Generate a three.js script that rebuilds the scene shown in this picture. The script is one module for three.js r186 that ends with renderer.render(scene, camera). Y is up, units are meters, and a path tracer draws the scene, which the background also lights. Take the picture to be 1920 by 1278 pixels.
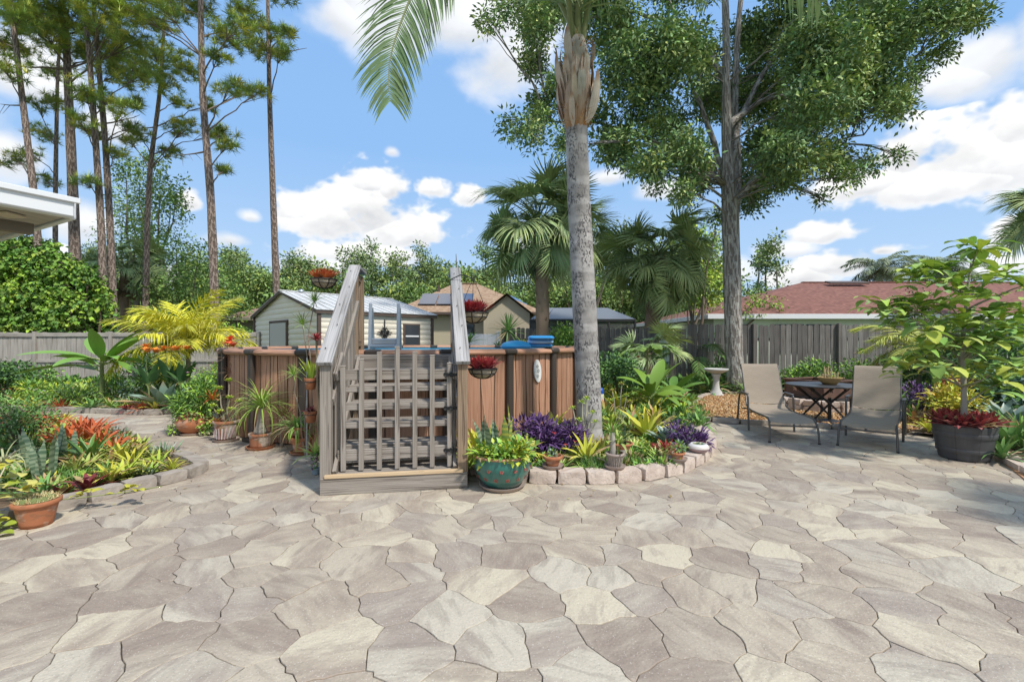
import * as THREE from 'three';
import { mergeGeometries } from 'three/addons/utils/BufferGeometryUtils.js';
import { ImprovedNoise } from 'three/addons/math/ImprovedNoise.js';

// ---------------------------------------------------------------- camera, sky, sun, exposure
const F = 853, EYE = 1.45, HZ = 639, CX = 960;
const scene = new THREE.Scene();
const camera = new THREE.PerspectiveCamera(2 * Math.atan(639 / F) * 180 / Math.PI, 1920 / 1278, 0.1, 900);
camera.position.set(0, EYE, 0);
camera.lookAt(0, EYE, -10);
const renderer = new THREE.WebGLRenderer({ antialias: true });
renderer.setSize(1024, 681);
renderer.toneMapping = THREE.LinearToneMapping;
renderer.toneMappingExposure = 1.42;
renderer.shadowMap.enabled = true;
renderer.shadowMap.type = THREE.PCFSoftShadowMap;

function mulberry(a) { return function () { a |= 0; a = a + 0x6D2B79F5 | 0; let t = Math.imul(a ^ a >>> 15, 1 | a); t = t + Math.imul(t ^ t >>> 7, 61 | t) ^ t; return ((t ^ t >>> 14) >>> 0) / 4294967296; }; }
let R = mulberry(7);
const seed = s => { R = mulberry(s); };
const rr = (a, b) => a + (b - a) * R();
const clamp = (x, a = 0, b = 1) => Math.min(b, Math.max(a, x));
const sst = (a, b, x) => { const t = clamp((x - a) / (b - a)); return t * t * (3 - 2 * t); };
const lerp = (a, b, t) => a + (b - a) * t;
const mix3 = (a, b, t) => [lerp(a[0], b[0], t), lerp(a[1], b[1], t), lerp(a[2], b[2], t)];

const SUN = new THREE.Vector3(0.43, 0.80, 0.44).normalize();
const perlin = new ImprovedNoise();
function fbm3(x, y, z, o) { let s = 0, a = 0.5, f = 1; for (let i = 0; i < o; i++) { s += a * perlin.noise(x * f + 11.3, y * f + 4.7, z * f + 7.1); a *= 0.52; f *= 2.07; } return s; }
{
  // clouds: [azimuth, elevation, half width, half height] in degrees, softness
  const W = 4096, H = 2048, clouds = [];
  const put = (px, py, hw, hh, soft = 0) => {
    const X = (px - CX) / F, q = Math.sqrt(1 + X * X), az = Math.atan(X) * 57.2958, el = Math.atan((HZ - py) / F / q) * 57.2958;
    clouds.push([az, el, hw / F / (q * q) * 57.2958, hh / F / q * 57.2958, soft]);
  };
  put(690, 400, 95, 75); put(620, 415, 110, 55); put(760, 440, 105, 45); put(560, 395, 60, 36); put(735, 360, 40, 36); put(690, 345, 50, 30); put(690, 480, 170, 28);
  put(812, 357, 40, 18); put(880, 370, 32, 24); put(735, 285, 16, 12, 1);
  put(860, 40, 230, 90, 1); put(700, 5, 160, 95, 1); put(940, 120, 110, 75, 1); put(640, 30, 80, 60, 1); put(820, -60, 300, 90, 1);
  put(1850, 300, 210, 90); put(1700, 290, 75, 62); put(1620, 350, 110, 40); put(1760, 345, 220, 48); put(1900, 250, 80, 70);
  put(1850, 110, 120, 85, 1); put(1800, 150, 120, 50, 1); put(1960, 60, 100, 120, 1);
  put(1540, 440, 78, 26); put(1480, 470, 60, 22, 1); put(1655, 470, 34, 15); put(1570, 500, 120, 34); put(1500, 520, 90, 36); put(1900, 450, 60, 40); put(1880, 500, 90, 28, 1);
  put(358, 380, 28, 24); put(430, 452, 60, 22, 1); put(470, 408, 22, 14, 1); put(600, 500, 140, 24, 1);
  put(60, 150, 130, 70, 1); put(20, 290, 90, 60, 1); put(200, 240, 70, 50, 1); put(150, 420, 80, 50, 1); put(1140, 335, 50, 22, 1); put(1230, 360, 60, 26, 1); put(1010, 440, 60, 24, 1);
  put(330, 520, 200, 30, 1); put(1100, 480, 160, 30, 1); put(1330, 520, 120, 30, 1);
  const rc = mulberry(99);
  for (let k = 0; k < 95; k++) {
    const az = -180 + 360 * rc(), el = 2 + 62 * Math.pow(rc(), 1.3), s = 0.7 + rc() * 1.2;
    if (Math.abs(az) < 54 && el < 40) continue;
    for (let j = 0; j < 3; j++) clouds.push([az + (rc() - .5) * 9 * s, el + (rc() - .5) * 3 * s, (3 + 6 * rc()) * s / Math.cos(el / 58), (1.6 + 2.4 * rc()) * s, rc() < .5 ? 1 : 0]);
  }
  const data = new Float32Array(W * H * 4), best = new Float32Array(W), soft = new Uint8Array(W), yy = new Float32Array(W);
  const zen = [0.13, 0.285, 0.59], mid = [0.215, 0.385, 0.655], hor = [0.45, 0.58, 0.71];
  for (let j = 0; j < H; j++) {
    const el = ((j + .5) / H - .5) * 180, er = el / 57.2958, sy = Math.sin(er), cy = Math.cos(er);
    const e = Math.max(el, 0), base = e < 22 ? mix3(hor, mid, Math.pow(e / 22, .75)) : mix3(mid, zen, clamp((e - 22) / 55));
    best.fill(-9);
    if (el > -1) for (const c of clouds) {      // spread each cloud along this row
      const Y = (el - c[1]) / c[3]; if (Y > 1.9 || Y < -1.9) continue; const Y2 = Y < 0 ? Y * Y * 2.2 : Y * Y;
      const c0 = Math.floor((c[0] - 1.7 * c[2] + 90) / 360 * W), c1 = Math.ceil((c[0] + 1.7 * c[2] + 90) / 360 * W);
      for (let q = c0; q <= c1; q++) { const X = ((q + .5) / W * 360 - 90 - c[0]) / c[2], s = 1 - Math.sqrt(X * X + Y2), i = ((q % W) + W) % W; if (s > best[i]) { best[i] = s; soft[i] = c[4]; yy[i] = Y; } }
    }
    for (let i = 0; i < W; i++) {
      const o = (j * W + i) * 4; let r = base[0], g = base[1], b = base[2];
      if (best[i] > -.75) {
        const ang = (i + .5) / W * 2 * Math.PI - Math.PI, X = cy * Math.cos(ang), Z = cy * Math.sin(ang), Y = sy * 1.5, q = soft[i] ? 5.5 : 9;
        const n = fbm3(X * q, Y * q, Z * q, 6), n2 = soft[i] ? .1 : Math.abs(fbm3(X * 26, Y * 26, Z * 26, 3));
        const v = best[i] + n * (soft[i] ? 1.5 : 1.25) + (soft[i] ? 0 : .16 - n2 * .7);
        const a = soft[i] ? sst(-.2, .75, v) * .9 : sst(-.06, .46, v);
        if (a > 0) {
          const under = sst(.35, -.75, yy[i] + n * .9) * sst(.1, .8, v), d = .92 + .26 * n - .10 * n2;
          r = lerp(r, lerp(.80, .47, under) * d, a); g = lerp(g, lerp(.80, .495, under) * d, a); b = lerp(b, lerp(.795, .54, under) * d, a);
        }
      }
      data[o] = r; data[o + 1] = g; data[o + 2] = b; data[o + 3] = 1;
    }
  }
  const sky = new THREE.DataTexture(data, W, H, THREE.RGBAFormat, THREE.FloatType);
  sky.mapping = THREE.EquirectangularReflectionMapping; sky.magFilter = sky.minFilter = THREE.LinearFilter; sky.needsUpdate = true;
  scene.background = sky; scene.environment = sky;
  scene.backgroundIntensity = 1; scene.environmentIntensity = 1;
}
const sun = new THREE.DirectionalLight(new THREE.Color(1, 0.945, 0.86), 2.9);
sun.position.copy(SUN).multiplyScalar(80).add(new THREE.Vector3(0, 0, -12));
sun.target.position.set(0, 0, -12);
sun.castShadow = true; sun.shadow.radius = 8; sun.shadow.mapSize.set(4096, 4096);
Object.assign(sun.shadow.camera, { left: -32, right: 32, top: 32, bottom: -32, near: 1, far: 180 });
scene.add(sun, sun.target);

// ---------------------------------------------------------------- helpers
const V = (x, y, z) => new THREE.Vector3(x, y, z);
const gp = (px, py, h = 0) => { const d = F * (EYE - h) / (py - HZ); return V((px - CX) / F * d, h, -d); };      // a spot on a level surface of height h
const at = (px, py, d) => V((px - CX) / F * d, EYE - (py - HZ) / F * d, -d);                                      // a spot at depth d
const onG = (px, d, h = 0) => V((px - CX) / F * d, h, -d);
const used = {};
function numbered(name) { if (used[name] === undefined) { used[name] = 0; return name; } used[name]++; return name + '_' + String(used[name]).padStart(3, '0'); }
function tag(o, label, category, group, kind) { if (label) o.userData.label = label; if (category) o.userData.category = category; if (group) o.userData.group = group; if (kind) o.userData.kind = kind; return o; }
function thing(name, label, category, p = V(0, 0, 0), turn = 0, group) {
  const o = new THREE.Group(); o.name = numbered(name); o.position.copy(p); o.rotation.y = turn; scene.add(o);
  return tag(o, label, category, group);
}
function mesh(name, geo, mat, parent, pos, rot) {
  const m = new THREE.Mesh(geo, mat); m.name = parent ? name : numbered(name); m.castShadow = m.receiveShadow = true;
  if (pos) m.position.copy(pos); if (rot) m.rotation.set(rot[0], rot[1], rot[2]);
  (parent || scene).add(m); return m;
}
const struct = (name, geo, mat) => tag(mesh(name, geo, mat), null, null, null, 'structure');
function stuff(m) { m.userData.kind = 'stuff'; return m; }
function inst(name, geo, mat, list, parent) {      // list: {m: Matrix4, c: [r,g,b]}
  const o = new THREE.InstancedMesh(geo, mat, list.length); o.name = parent ? name : numbered(name); o.castShadow = o.receiveShadow = true;
  const c = new THREE.Color();
  list.forEach((k, i) => { o.setMatrixAt(i, k.m); if (k.c) o.setColorAt(i, c.setRGB(k.c[0], k.c[1], k.c[2])); });
  (parent || scene).add(o); return stuff(o);
}
const _q = new THREE.Quaternion(), _e = new THREE.Euler();
const mat4 = (p, rx, ry, rz, s) => new THREE.Matrix4().compose(p, _q.setFromEuler(_e.set(rx, ry, rz, 'YXZ')), typeof s === 'number' ? V(s, s, s) : s).clone();
const hex = h => { const c = new THREE.Color(h); return [c.r, c.g, c.b]; };
const vary = (c, a = .15) => { const k = 1 + (R() - .5) * 2 * a; return [c[0] * k * (1 + (R() - .5) * a), c[1] * k, c[2] * k * (1 + (R() - .5) * a)]; };

// mesh builder: blades, tubes, lathes gathered into one geometry with vertex colours
class MB {
  constructor() { this.p = []; this.c = []; this.u = []; this.i = []; }
  v(x, y, z, c, u = 0, w = 0) { this.p.push(x, y, z); this.c.push(c[0], c[1], c[2]); this.u.push(u, w); return this.p.length / 3 - 1; }
  q(a, b, c, d) { this.i.push(a, b, c, a, c, d); }
  t(a, b, c) { this.i.push(a, b, c); }
  // strap or broad leaf: bends from elevation e0 to e1
  blade({ p = [0, 0, 0], az = 0, e0 = 1, e1 = 0, L = .5, W = .04, segs = 4, prof = 'strap', col = [.1, .2, .05], fold = .25, k = 1, roll = 0 }) {
    let [x, y, z] = p; const ca = Math.cos(az), sa = Math.sin(az); let prev = null;
    for (let s = 0; s <= segs; s++) {
      const t = s / segs, e = e0 + (e1 - e0) * Math.pow(t, k), ce = Math.cos(e), se = Math.sin(e);
      let w = W * .5;
      if (prof === 'strap') w *= Math.min(1, .55 + t * 3) * (1 - Math.pow(t, 3.2)) + .02;
      else if (prof === 'sword') w *= (.65 + .5 * Math.sin(Math.PI * Math.min(1, t * 1.1))) * (t > .75 ? (1 - t) * 4 : 1) + .02;
      else if (prof === 'broad') w *= Math.pow(Math.sin(Math.PI * (.04 + .95 * Math.pow(t, .85))), .75) + .02;
      else if (prof === 'needle') w *= 1 - t * .85;
      else if (prof === 'obov') w *= Math.pow(Math.max(0, Math.sin(Math.PI * (.02 + .97 * Math.pow(t, 1.35)))), .8) + .03;
      const c = typeof col === 'function' ? col(t) : col;
      const nx = -ca * se, ny = ce, nz = -sa * se;               // leaf normal
      const sx = -sa * Math.cos(roll) + nx * Math.sin(roll), sy = ny * Math.sin(roll), sz = ca * Math.cos(roll) + nz * Math.sin(roll), f = fold * w;
      const a = this.v(x + sx * w + nx * f, y + sy * w + ny * f, z + sz * w + nz * f, c, 0, t), b = fold ? this.v(x, y, z, c, .5, t) : -1, d = this.v(x - sx * w + nx * f, y - sy * w + ny * f, z - sz * w + nz * f, c, 1, t);
      if (prev) { if (fold) { this.q(prev[0], prev[1], b, a); this.q(prev[1], prev[2], d, b); } else this.q(prev[0], prev[2], d, a); }
      prev = [a, b, d];
      const st = L / segs; x += ca * ce * st; y += se * st; z += sa * ce * st;
    }
    return [x, y, z];
  }
  leaf(p, d, n, L, W, c, fold = .3) {                              // folded pointed leaf, two triangles a side
    const s = V(0, 0, 0).crossVectors(d, n).normalize(), w = W / 2;
    const P = (t, k, h) => this.v(p.x + d.x * L * t + s.x * k + n.x * h, p.y + d.y * L * t + s.y * k + n.y * h, p.z + d.z * L * t + s.z * k + n.z * h, c, k > 0 ? 1 : k < 0 ? 0 : .5, t);
    const b = P(0, 0, 0), t = P(1, 0, -fold * W * .6), l = P(.48, w, fold * w), r = P(.48, -w, fold * w), m = P(.5, 0, 0);
    this.t(b, m, l); this.t(l, m, t); this.t(b, r, m); this.t(r, t, m);
  }
  tube(pts, rad, n = 8, c = [1, 1, 1], cap = true, rough = 0) {
    let len = 0, prev = null, N = V(1, 0, 0); const T = V(0, 0, 0);
    for (let k = 0; k < pts.length; k++) {
      T.copy(pts[Math.min(k + 1, pts.length - 1)]).sub(pts[Math.max(k - 1, 0)]).normalize();
      if (k === 0) { N = Math.abs(T.x) > .9 ? V(0, 0, 1) : V(1, 0, 0); } else len += pts[k].distanceTo(pts[k - 1]);
      N.sub(T.clone().multiplyScalar(N.dot(T))).normalize(); const B = V(0, 0, 0).crossVectors(T, N), r0 = Array.isArray(rad) ? rad[k] : typeof rad === 'function' ? rad(k / (pts.length - 1)) : rad, row = [];
      const cc = typeof c === 'function' ? c(k / (pts.length - 1)) : c;
      for (let j = 0; j <= n; j++) {
        const a = j / n * Math.PI * 2, r = r0 * (1 + (rough ? rough * Math.sin(j % n * 2.4 + k * 1.7) : 0)), x = Math.cos(a) * r, y = Math.sin(a) * r;
        row.push(this.v(pts[k].x + N.x * x + B.x * y, pts[k].y + N.y * x + B.y * y, pts[k].z + N.z * x + B.z * y, cc, j / n * Math.max(.12, Math.round(2 * Math.PI * (Array.isArray(rad) ? rad[0] : .05) * 8) / 8), len));
      }
      if (prev) for (let j = 0; j < n; j++) this.q(prev[j], prev[j + 1], row[j + 1], row[j]);
      if (cap && (k === 0 || k === pts.length - 1)) { const m = this.v(pts[k].x, pts[k].y, pts[k].z, cc, 0, len); for (let j = 0; j < n; j++) k ? this.t(m, row[j], row[j + 1]) : this.t(m, row[j + 1], row[j]); }
      prev = row;
    }
  }
  geo() {
    const g = new THREE.BufferGeometry();
    g.setAttribute('position', new THREE.Float32BufferAttribute(this.p, 3)); g.setAttribute('color', new THREE.Float32BufferAttribute(this.c, 3)); g.setAttribute('uv', new THREE.Float32BufferAttribute(this.u, 2));
    g.setIndex(this.i); g.computeVertexNormals(); return g;
  }
}
function chamfer(w, h, d, b = .004, off = 0) {                     // box centred on its middle, grain (v) along its longest side
  b = Math.min(b, w / 3, h / 3, d / 3); const s = [w / 2, h / 2, d / 2], pos = [], uv = [];
  const long = w >= h && w >= d ? 0 : h >= d ? 1 : 2;
  const cor = (sx, sy, sz, ax) => { const p = [sx * (s[0] - b), sy * (s[1] - b), sz * (s[2] - b)]; p[ax] += [sx, sy, sz][ax] * b; return p; };
  const put = (list, ax) => { const o = ax === long ? [0, 1, 2].filter(k => k !== ax) : [3 - ax - long, long]; for (const p of list) { pos.push(...p); uv.push(p[o[0]] + off * .37, p[o[1]] + off); } };
  const quad = (a, bb, c, dd, ax, n) => { const e1 = [0, 1, 2].map(k => bb[k] - a[k]), e2 = [0, 1, 2].map(k => c[k] - a[k]); const cr = [e1[1] * e2[2] - e1[2] * e2[1], e1[2] * e2[0] - e1[0] * e2[2], e1[0] * e2[1] - e1[1] * e2[0]]; const ok = cr[0] * n[0] + cr[1] * n[1] + cr[2] * n[2] > 0; put(ok ? [a, bb, c, a, c, dd] : [a, c, bb, a, dd, c], ax); };
  for (let ax = 0; ax < 3; ax++) for (const k of [-1, 1]) { const o = [0, 1, 2].filter(q => q !== ax), S = (i, j) => { const q = [0, 0, 0]; q[ax] = k; q[o[0]] = i; q[o[1]] = j; return q; }, n = [0, 0, 0]; n[ax] = k; quad(cor(...S(-1, -1), ax), cor(...S(1, -1), ax), cor(...S(1, 1), ax), cor(...S(-1, 1), ax), ax, n); }
  for (let ax = 0; ax < 3; ax++) { const [o1, o2] = [0, 1, 2].filter(q => q !== ax); for (const i of [-1, 1]) for (const j of [-1, 1]) { const S = k => { const q = [0, 0, 0]; q[ax] = k; q[o1] = i; q[o2] = j; return q; }, n = S(0); quad(cor(...S(-1), o1), cor(...S(1), o1), cor(...S(1), o2), cor(...S(-1), o2), o1, n); } }
  for (const i of [-1, 1]) for (const j of [-1, 1]) for (const k of [-1, 1]) { const a = cor(i, j, k, 0), bb = cor(i, j, k, 1), c = cor(i, j, k, 2); put(i * j * k > 0 ? [a, bb, c] : [a, c, bb], 0); }
  const g = new THREE.BufferGeometry(); g.setAttribute('position', new THREE.Float32BufferAttribute(pos, 3)); g.setAttribute('uv', new THREE.Float32BufferAttribute(uv, 2)); g.computeVertexNormals(); return g;
}
const boxes = {};
function cb(w, h, d, b = .004, variants = 3) { const k = Math.floor(R() * variants), key = [w, h, d, b, k].map(x => x.toFixed(4)).join(); return boxes[key] || (boxes[key] = chamfer(w, h, d, b, k * 1.73)); }
function beam(name, a, b, w, t, mat, parent, side = V(1, 0, 0), bev = .004) {   // board from a to b: w across along `side`, t thick
  const L = a.distanceTo(b), y = b.clone().sub(a).normalize(), x = side.clone().sub(y.clone().multiplyScalar(side.dot(y))).normalize(), z = V(0, 0, 0).crossVectors(x, y);
  const m = mesh(name, cb(w, +L.toFixed(3), t, bev), mat, parent); m.quaternion.setFromRotationMatrix(new THREE.Matrix4().makeBasis(x, y, z)); m.position.copy(a).add(b).multiplyScalar(.5); return m;
}
function lathe(prof, n = 32) { return new THREE.LatheGeometry(prof.map(p => new THREE.Vector2(p[0], p[1])), n); }
function pipe(name, pts, r, mat, parent, closed = false, n = 8, seg) { return mesh(name, new THREE.TubeGeometry(new THREE.CatmullRomCurve3(pts, closed, 'catmullrom', .3), seg || pts.length * 4, r, n, closed), mat, parent); }
function sheet(poly, y, mat, name) {                               // level polygon [[x, depth], ...] at height y, uv in metres
  const s = new THREE.Shape(poly.map(p => new THREE.Vector2(p[0], p[1]))), g = new THREE.ShapeGeometry(s); g.rotateX(-Math.PI / 2); g.translate(0, y, 0); return struct(name, g, mat);
}
const inside = (x, y, P) => { let c = false; for (let i = 0, j = P.length - 1; i < P.length; j = i++) if ((P[i][1] > y) !== (P[j][1] > y) && x < (P[j][0] - P[i][0]) * (y - P[i][1]) / (P[j][1] - P[i][1]) + P[i][0]) c = !c; return c; };

// ---------------------------------------------------------------- textures (periodic noise)
const hash = (x, y, s) => { let h = Math.imul(x, 374761393) + Math.imul(y, 668265263) + Math.imul(s, 2147483647 ^ 69069); h = Math.imul(h ^ h >>> 13, 1274126177); return ((h ^ h >>> 16) >>> 0) / 4294967296; };
function vn(u, v, px, py, s) { const x = u * px, y = v * py, i = Math.floor(x), j = Math.floor(y), f = x - i, g = y - j, a = f * f * (3 - 2 * f), b = g * g * (3 - 2 * g), m = (k, n) => ((k % n) + n) % n; const h = (p, q) => hash(m(p, px), m(q, py), s); return lerp(lerp(h(i, j), h(i + 1, j), a), lerp(h(i, j + 1), h(i + 1, j + 1), a), b); }
function fb(u, v, px, py, s, o = 4) { let t = 0, a = .5, n = 0; for (let k = 0; k < o; k++) { t += a * vn(u, v, px << k, py << k, s + k * 17); n += a; a *= .5; } return t / n; }
function tex(n, fn, srgb = true, rep = 1, m = n) {                  // fn gives linear rgb 0..1 (colour) or a height
  const d = new Uint8Array(n * m * 4), enc = x => Math.round(255 * clamp(srgb ? (x <= .0031308 ? x * 12.92 : 1.055 * Math.pow(x, 1 / 2.4) - .055) : x));
  for (let j = 0; j < m; j++) for (let i = 0; i < n; i++) { const c = fn((i + .5) / n, (j + .5) / m), o = (j * n + i) * 4; if (typeof c === 'number') { d[o] = d[o + 1] = d[o + 2] = enc(c); } else { d[o] = enc(c[0]); d[o + 1] = enc(c[1]); d[o + 2] = enc(c[2]); } d[o + 3] = 255; }
  const t = new THREE.DataTexture(d, n, m); t.wrapS = t.wrapT = THREE.RepeatWrapping; t.magFilter = THREE.LinearFilter; t.minFilter = THREE.LinearMipmapLinearFilter; t.generateMipmaps = true; if (srgb) t.colorSpace = THREE.SRGBColorSpace; Array.isArray(rep) ? t.repeat.set(rep[0], rep[1]) : t.repeat.set(rep, rep); t.needsUpdate = true; return t;
}
const std = o => new THREE.MeshStandardMaterial({ roughness: .8, ...o });
const col = (r, g, b) => new THREE.Color().setRGB(r, g, b);
const plain = (c, rough = .7, metal = 0) => std({ color: col(...c), roughness: rough, metalness: metal });

const woodFn = (s, knots) => (u, v) => { const warp = (fb(u, v, 3, 2, s, 3) - .5) * .16; const ring = fb(u + warp, v * 1, 26, 2, s + 3, 3), fine = fb(u + warp * .6, v, 90, 4, s + 9, 2), crack = sst(.66, .74, fb(u + warp, v, 44, 3, s + 20, 2)); return { ring, fine, crack, blot: fb(u, v, 3, 3, s + 31, 3) }; };
const wA = woodFn(5), wB = woodFn(55);
const grey = (w, a, b, dark) => (u, v) => { const k = w(u, v), c = mix3(a, b, clamp(k.ring * .7 + k.fine * .5 - .1 + (k.blot - .5) * .6)); return mix3(c, dark, k.crack * .7); };
const woodBump = tex(256, (u, v) => { const k = wA(u, v); return k.ring * .5 + k.fine * .4 - k.crack * .5 + .2; }, false, [3.2, .6]);
const M = {};
M.greyWood = std({ map: tex(512, grey(wA, [.155, .13, .105], [.37, .33, .285], [.065, .05, .038]), true, [3.2, .6]), bumpMap: woodBump, bumpScale: .004, roughness: .9 });
M.greyWood2 = std({ map: tex(512, grey(wB, [.18, .155, .13], [.42, .38, .335], [.08, .062, .048]), true, [3.2, .6]), bumpMap: woodBump, bumpScale: .004, roughness: .9 });
M.capWood = std({ map: tex(512, grey(woodFn(91), [.22, .21, .205], [.49, .475, .465], [.1, .09, .08]), true, [3.2, .6]), bumpMap: woodBump, bumpScale: .004, roughness: .9 });
M.brownWood = std({ map: tex(512, grey(wB, [.15, .095, .055], [.38, .28, .19], [.06, .035, .02]), true, [3.2, .6]), bumpMap: woodBump, bumpScale: .004, roughness: .88 });
M.newWood = std({ map: tex(256, grey(wA, [.42, .28, .15], [.64, .49, .31], [.2, .11, .05]), true, [3.2, .6]), roughness: .8 });
M.fenceWood = [0, 1, 2].map(i => std({ map: tex(256, grey(woodFn(70 + i * 13), [[.10, .085, .075], [.13, .115, .105], [.08, .07, .065]][i], [[.27, .245, .22], [.33, .305, .28], [.22, .2, .185]][i], [.04, .035, .03]), true, [3.2, .6]), bumpMap: woodBump, bumpScale: .005, roughness: .95 }));
M.fencePale = [0, 1].map(i => std({ map: tex(256, grey(woodFn(170 + i * 13), [.27, .245, .215], [.53, .49, .435], [.12, .1, .08]), true, [3.2, .6]), bumpMap: woodBump, bumpScale: .005, roughness: .95 }));
M.plank = [0, 1, 2].map(i => std({ map: tex(256, grey(woodFn(31 + i * 9), [[.35, .165, .095], [.39, .19, .11], [.30, .14, .08]][i], [[.58, .335, .22], [.63, .385, .265], [.52, .295, .19]][i], [.13, .06, .03]), true, [2.2, .6]), roughness: .6 }));
const stoneBump = tex(256, (u, v) => fb(u, v, 8, 8, 400, 5), false, 2.5);
M.block = [0, 1, 2].map(i => std({ map: tex(256, (u, v) => { const n = fb(u, v, 6, 6, 300 + i, 5), s = sst(.68, .8, fb(u, v, 60, 60, 330 + i, 2)); return mix3(mix3([.44, .345, .285], [.66, .565, .48], n), [.26, .2, .165], s * .5); }, true, 2.2), bumpMap: stoneBump, bumpScale: .012, roughness: .95 }));
M.edge = [0, 1].map(i => std({ map: tex(256, (u, v) => { const n = fb(u, v, 5, 5, 360 + i, 5); return mix3([.22, .185, .155], [.47, .42, .36], n); }, true, 2), bumpMap: stoneBump, bumpScale: .01, roughness: .95 }));
M.terracotta = std({ map: tex(256, (u, v) => { const n = fb(u, v, 5, 5, 200, 4), w = sst(.6, .8, fb(u, v, 9, 7, 210, 4)); const g = sst(.58, .7, fb(u, v, 22, 18, 215, 3)); return mix3(mix3(mix3([.34, .12, .052], [.47, .185, .085], n), [.56, .42, .33], w * .6), [.2, .11, .06], g * .4); }, true, 1), roughness: .85 });
M.oldPot = std({ map: tex(256, (u, v) => { const n = fb(u, v, 5, 5, 220, 4), w = sst(.45, .62, fb(u, v, 8, 6, 230, 4)), g = sst(.6, .75, fb(u, v, 14, 10, 240, 3)); return mix3(mix3(mix3([.3, .115, .06], [.42, .19, .1], n), [.44, .4, .34], w * .8), [.15, .15, .08], g * .5); }, true, 1), roughness: .92 });
M.saucer = std({ map: tex(128, (u, v) => mix3([.3, .235, .2], [.45, .37, .32], fb(u, v, 5, 5, 250, 4)), true, 1), roughness: .9 });
M.soil = std({ map: tex(256, (u, v) => mix3([.035, .022, .014], [.14, .09, .055], fb(u, v, 20, 20, 260, 4)), true, 1), bumpMap: stoneBump, bumpScale: .02, roughness: 1 });
M.mulch = std({ map: tex(512, (u, v) => { const n = fb(u, v, 14, 14, 270, 5), s = sst(.55, .7, fb(u, v, 60, 22, 280, 2)); return mix3(mix3([.05, .032, .02], [.17, .115, .07], n), [.28, .2, .12], s * .6); }, true, .6), bumpMap: stoneBump, bumpScale: .03, roughness: 1 });
M.lawn = std({ map: tex(512, (u, v) => { const n = fb(u, v, 6, 6, 290, 5), s = fb(u, v, 70, 70, 295, 2); return mix3(mix3([.05, .08, .02], [.13, .155, .05], s), [.2, .165, .09], sst(.5, .75, n) * .7); }, true, .25), roughness: 1 });
M.joint = std({ map: tex(256, (u, v) => mix3([.05, .038, .028], [.15, .12, .09], fb(u, v, 16, 16, 310, 4)), true, 1), roughness: 1 });
const pvFn = (i) => (u, v) => {
  const w = (fb(u, v, 3, 3, 500 + i, 3) - .5) * .1, band = fb(u, v + w, 2, 6, 520 + i * 7, 4), br = fb(u, v + w, 10, 44, 540 + i * 7, 4), k = clamp((band - .5) * [1.4, 2.1, 1.0, 2.3][i] + .45 + (br - .5) * .45 + (fb(u, v, 7, 9, 555 + i, 4) - .5) * .7 + [0, .12, -.3, .22][i]);
  let c = mix3([.39, .325, .268], [.60, .54, .43], k);
  c = mix3(c, [.28, .23, .195], sst(.56, .72, fb(u, v + w * .5, 5, 22, 560 + i, 4)) * .35);
  const sp = hash(Math.floor(u * 240), Math.floor(v * 240), 580 + i); if (sp > .982) c = mix3(c, [.8, .77, .7], .6); else if (sp < .012) c = mix3(c, [.2, .17, .15], .5);
  const gr = (fb(u, v, 120, 120, 590 + i, 2) - .5) * .16; return [c[0] * (1 + gr), c[1] * (1 + gr), c[2] * (1 + gr)];
};
const pvBump = tex(512, (u, v) => fb(u, v, 5, 16, 600, 3) * .55 + fb(u, v, 70, 70, 610, 3) * .45, false, 1.1);
M.paver = [0, 1, 2, 3].flatMap(i => { const t = tex(512, pvFn(i), true, 1.1); return [[1, 1, 1], [.92, .89, .865], [1.07, 1.05, 1.0]].map(k => std({ map: t, color: col(...k.map(x => Math.min(1, x * .82))), bumpMap: pvBump, bumpScale: .006, roughness: .82 })); });
M.gravel = plain([.42, .25, .11], .9);
M.metalDark = plain([.035, .034, .034], .45, .3);
M.bronze = plain([.085, .075, .068], .4, .5);
M.galv = plain([.42, .45, .48], .4, .7);
M.white = plain([.78, .79, .8], .45);
M.black = plain([.012, .012, .013], .5);
const barkFn = (a, b, dk, px, py, s) => (u, v) => { const w = (fb(u, v, 4, 4, s, 3) - .5) * .12, n = fb(u + w, v + w, px, py, s + 5, 4), c = sst(.42, .56, fb(u + w, v, px, py >> 1 || 1, s + 9, 3)); return mix3(dk, mix3(a, b, n), .25 + .75 * c); };
const barkB = (px, py, s, rep = [2, .5]) => tex(256, (u, v) => { const w = (fb(u, v, 4, 4, s, 3) - .5) * .12; return sst(.35, .6, fb(u + w, v, px, py >> 1 || 1, s + 9, 3)); }, false, rep);
M.pineBark = std({ map: tex(256, barkFn([.20, .145, .115], [.40, .32, .27], [.085, .055, .04], 8, 10, 700), true, [2.4, 1.5]), bumpMap: barkB(8, 10, 700, [2.4, 1.5]), bumpScale: .03, roughness: 1 });
M.oakBark = std({ map: tex(512, (u, v) => { const b = barkFn([.24, .215, .185], [.46, .425, .38], [.13, .11, .095], 12, 12, 720)(u, v); return mix3(b, [.52, .51, .46], sst(.54, .66, fb(u, v, 7, 9, 740, 4)) * .6); }, true, [2, .9]), bumpMap: barkB(12, 12, 720, [2, .9]), bumpScale: .03, roughness: 1 });
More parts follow.
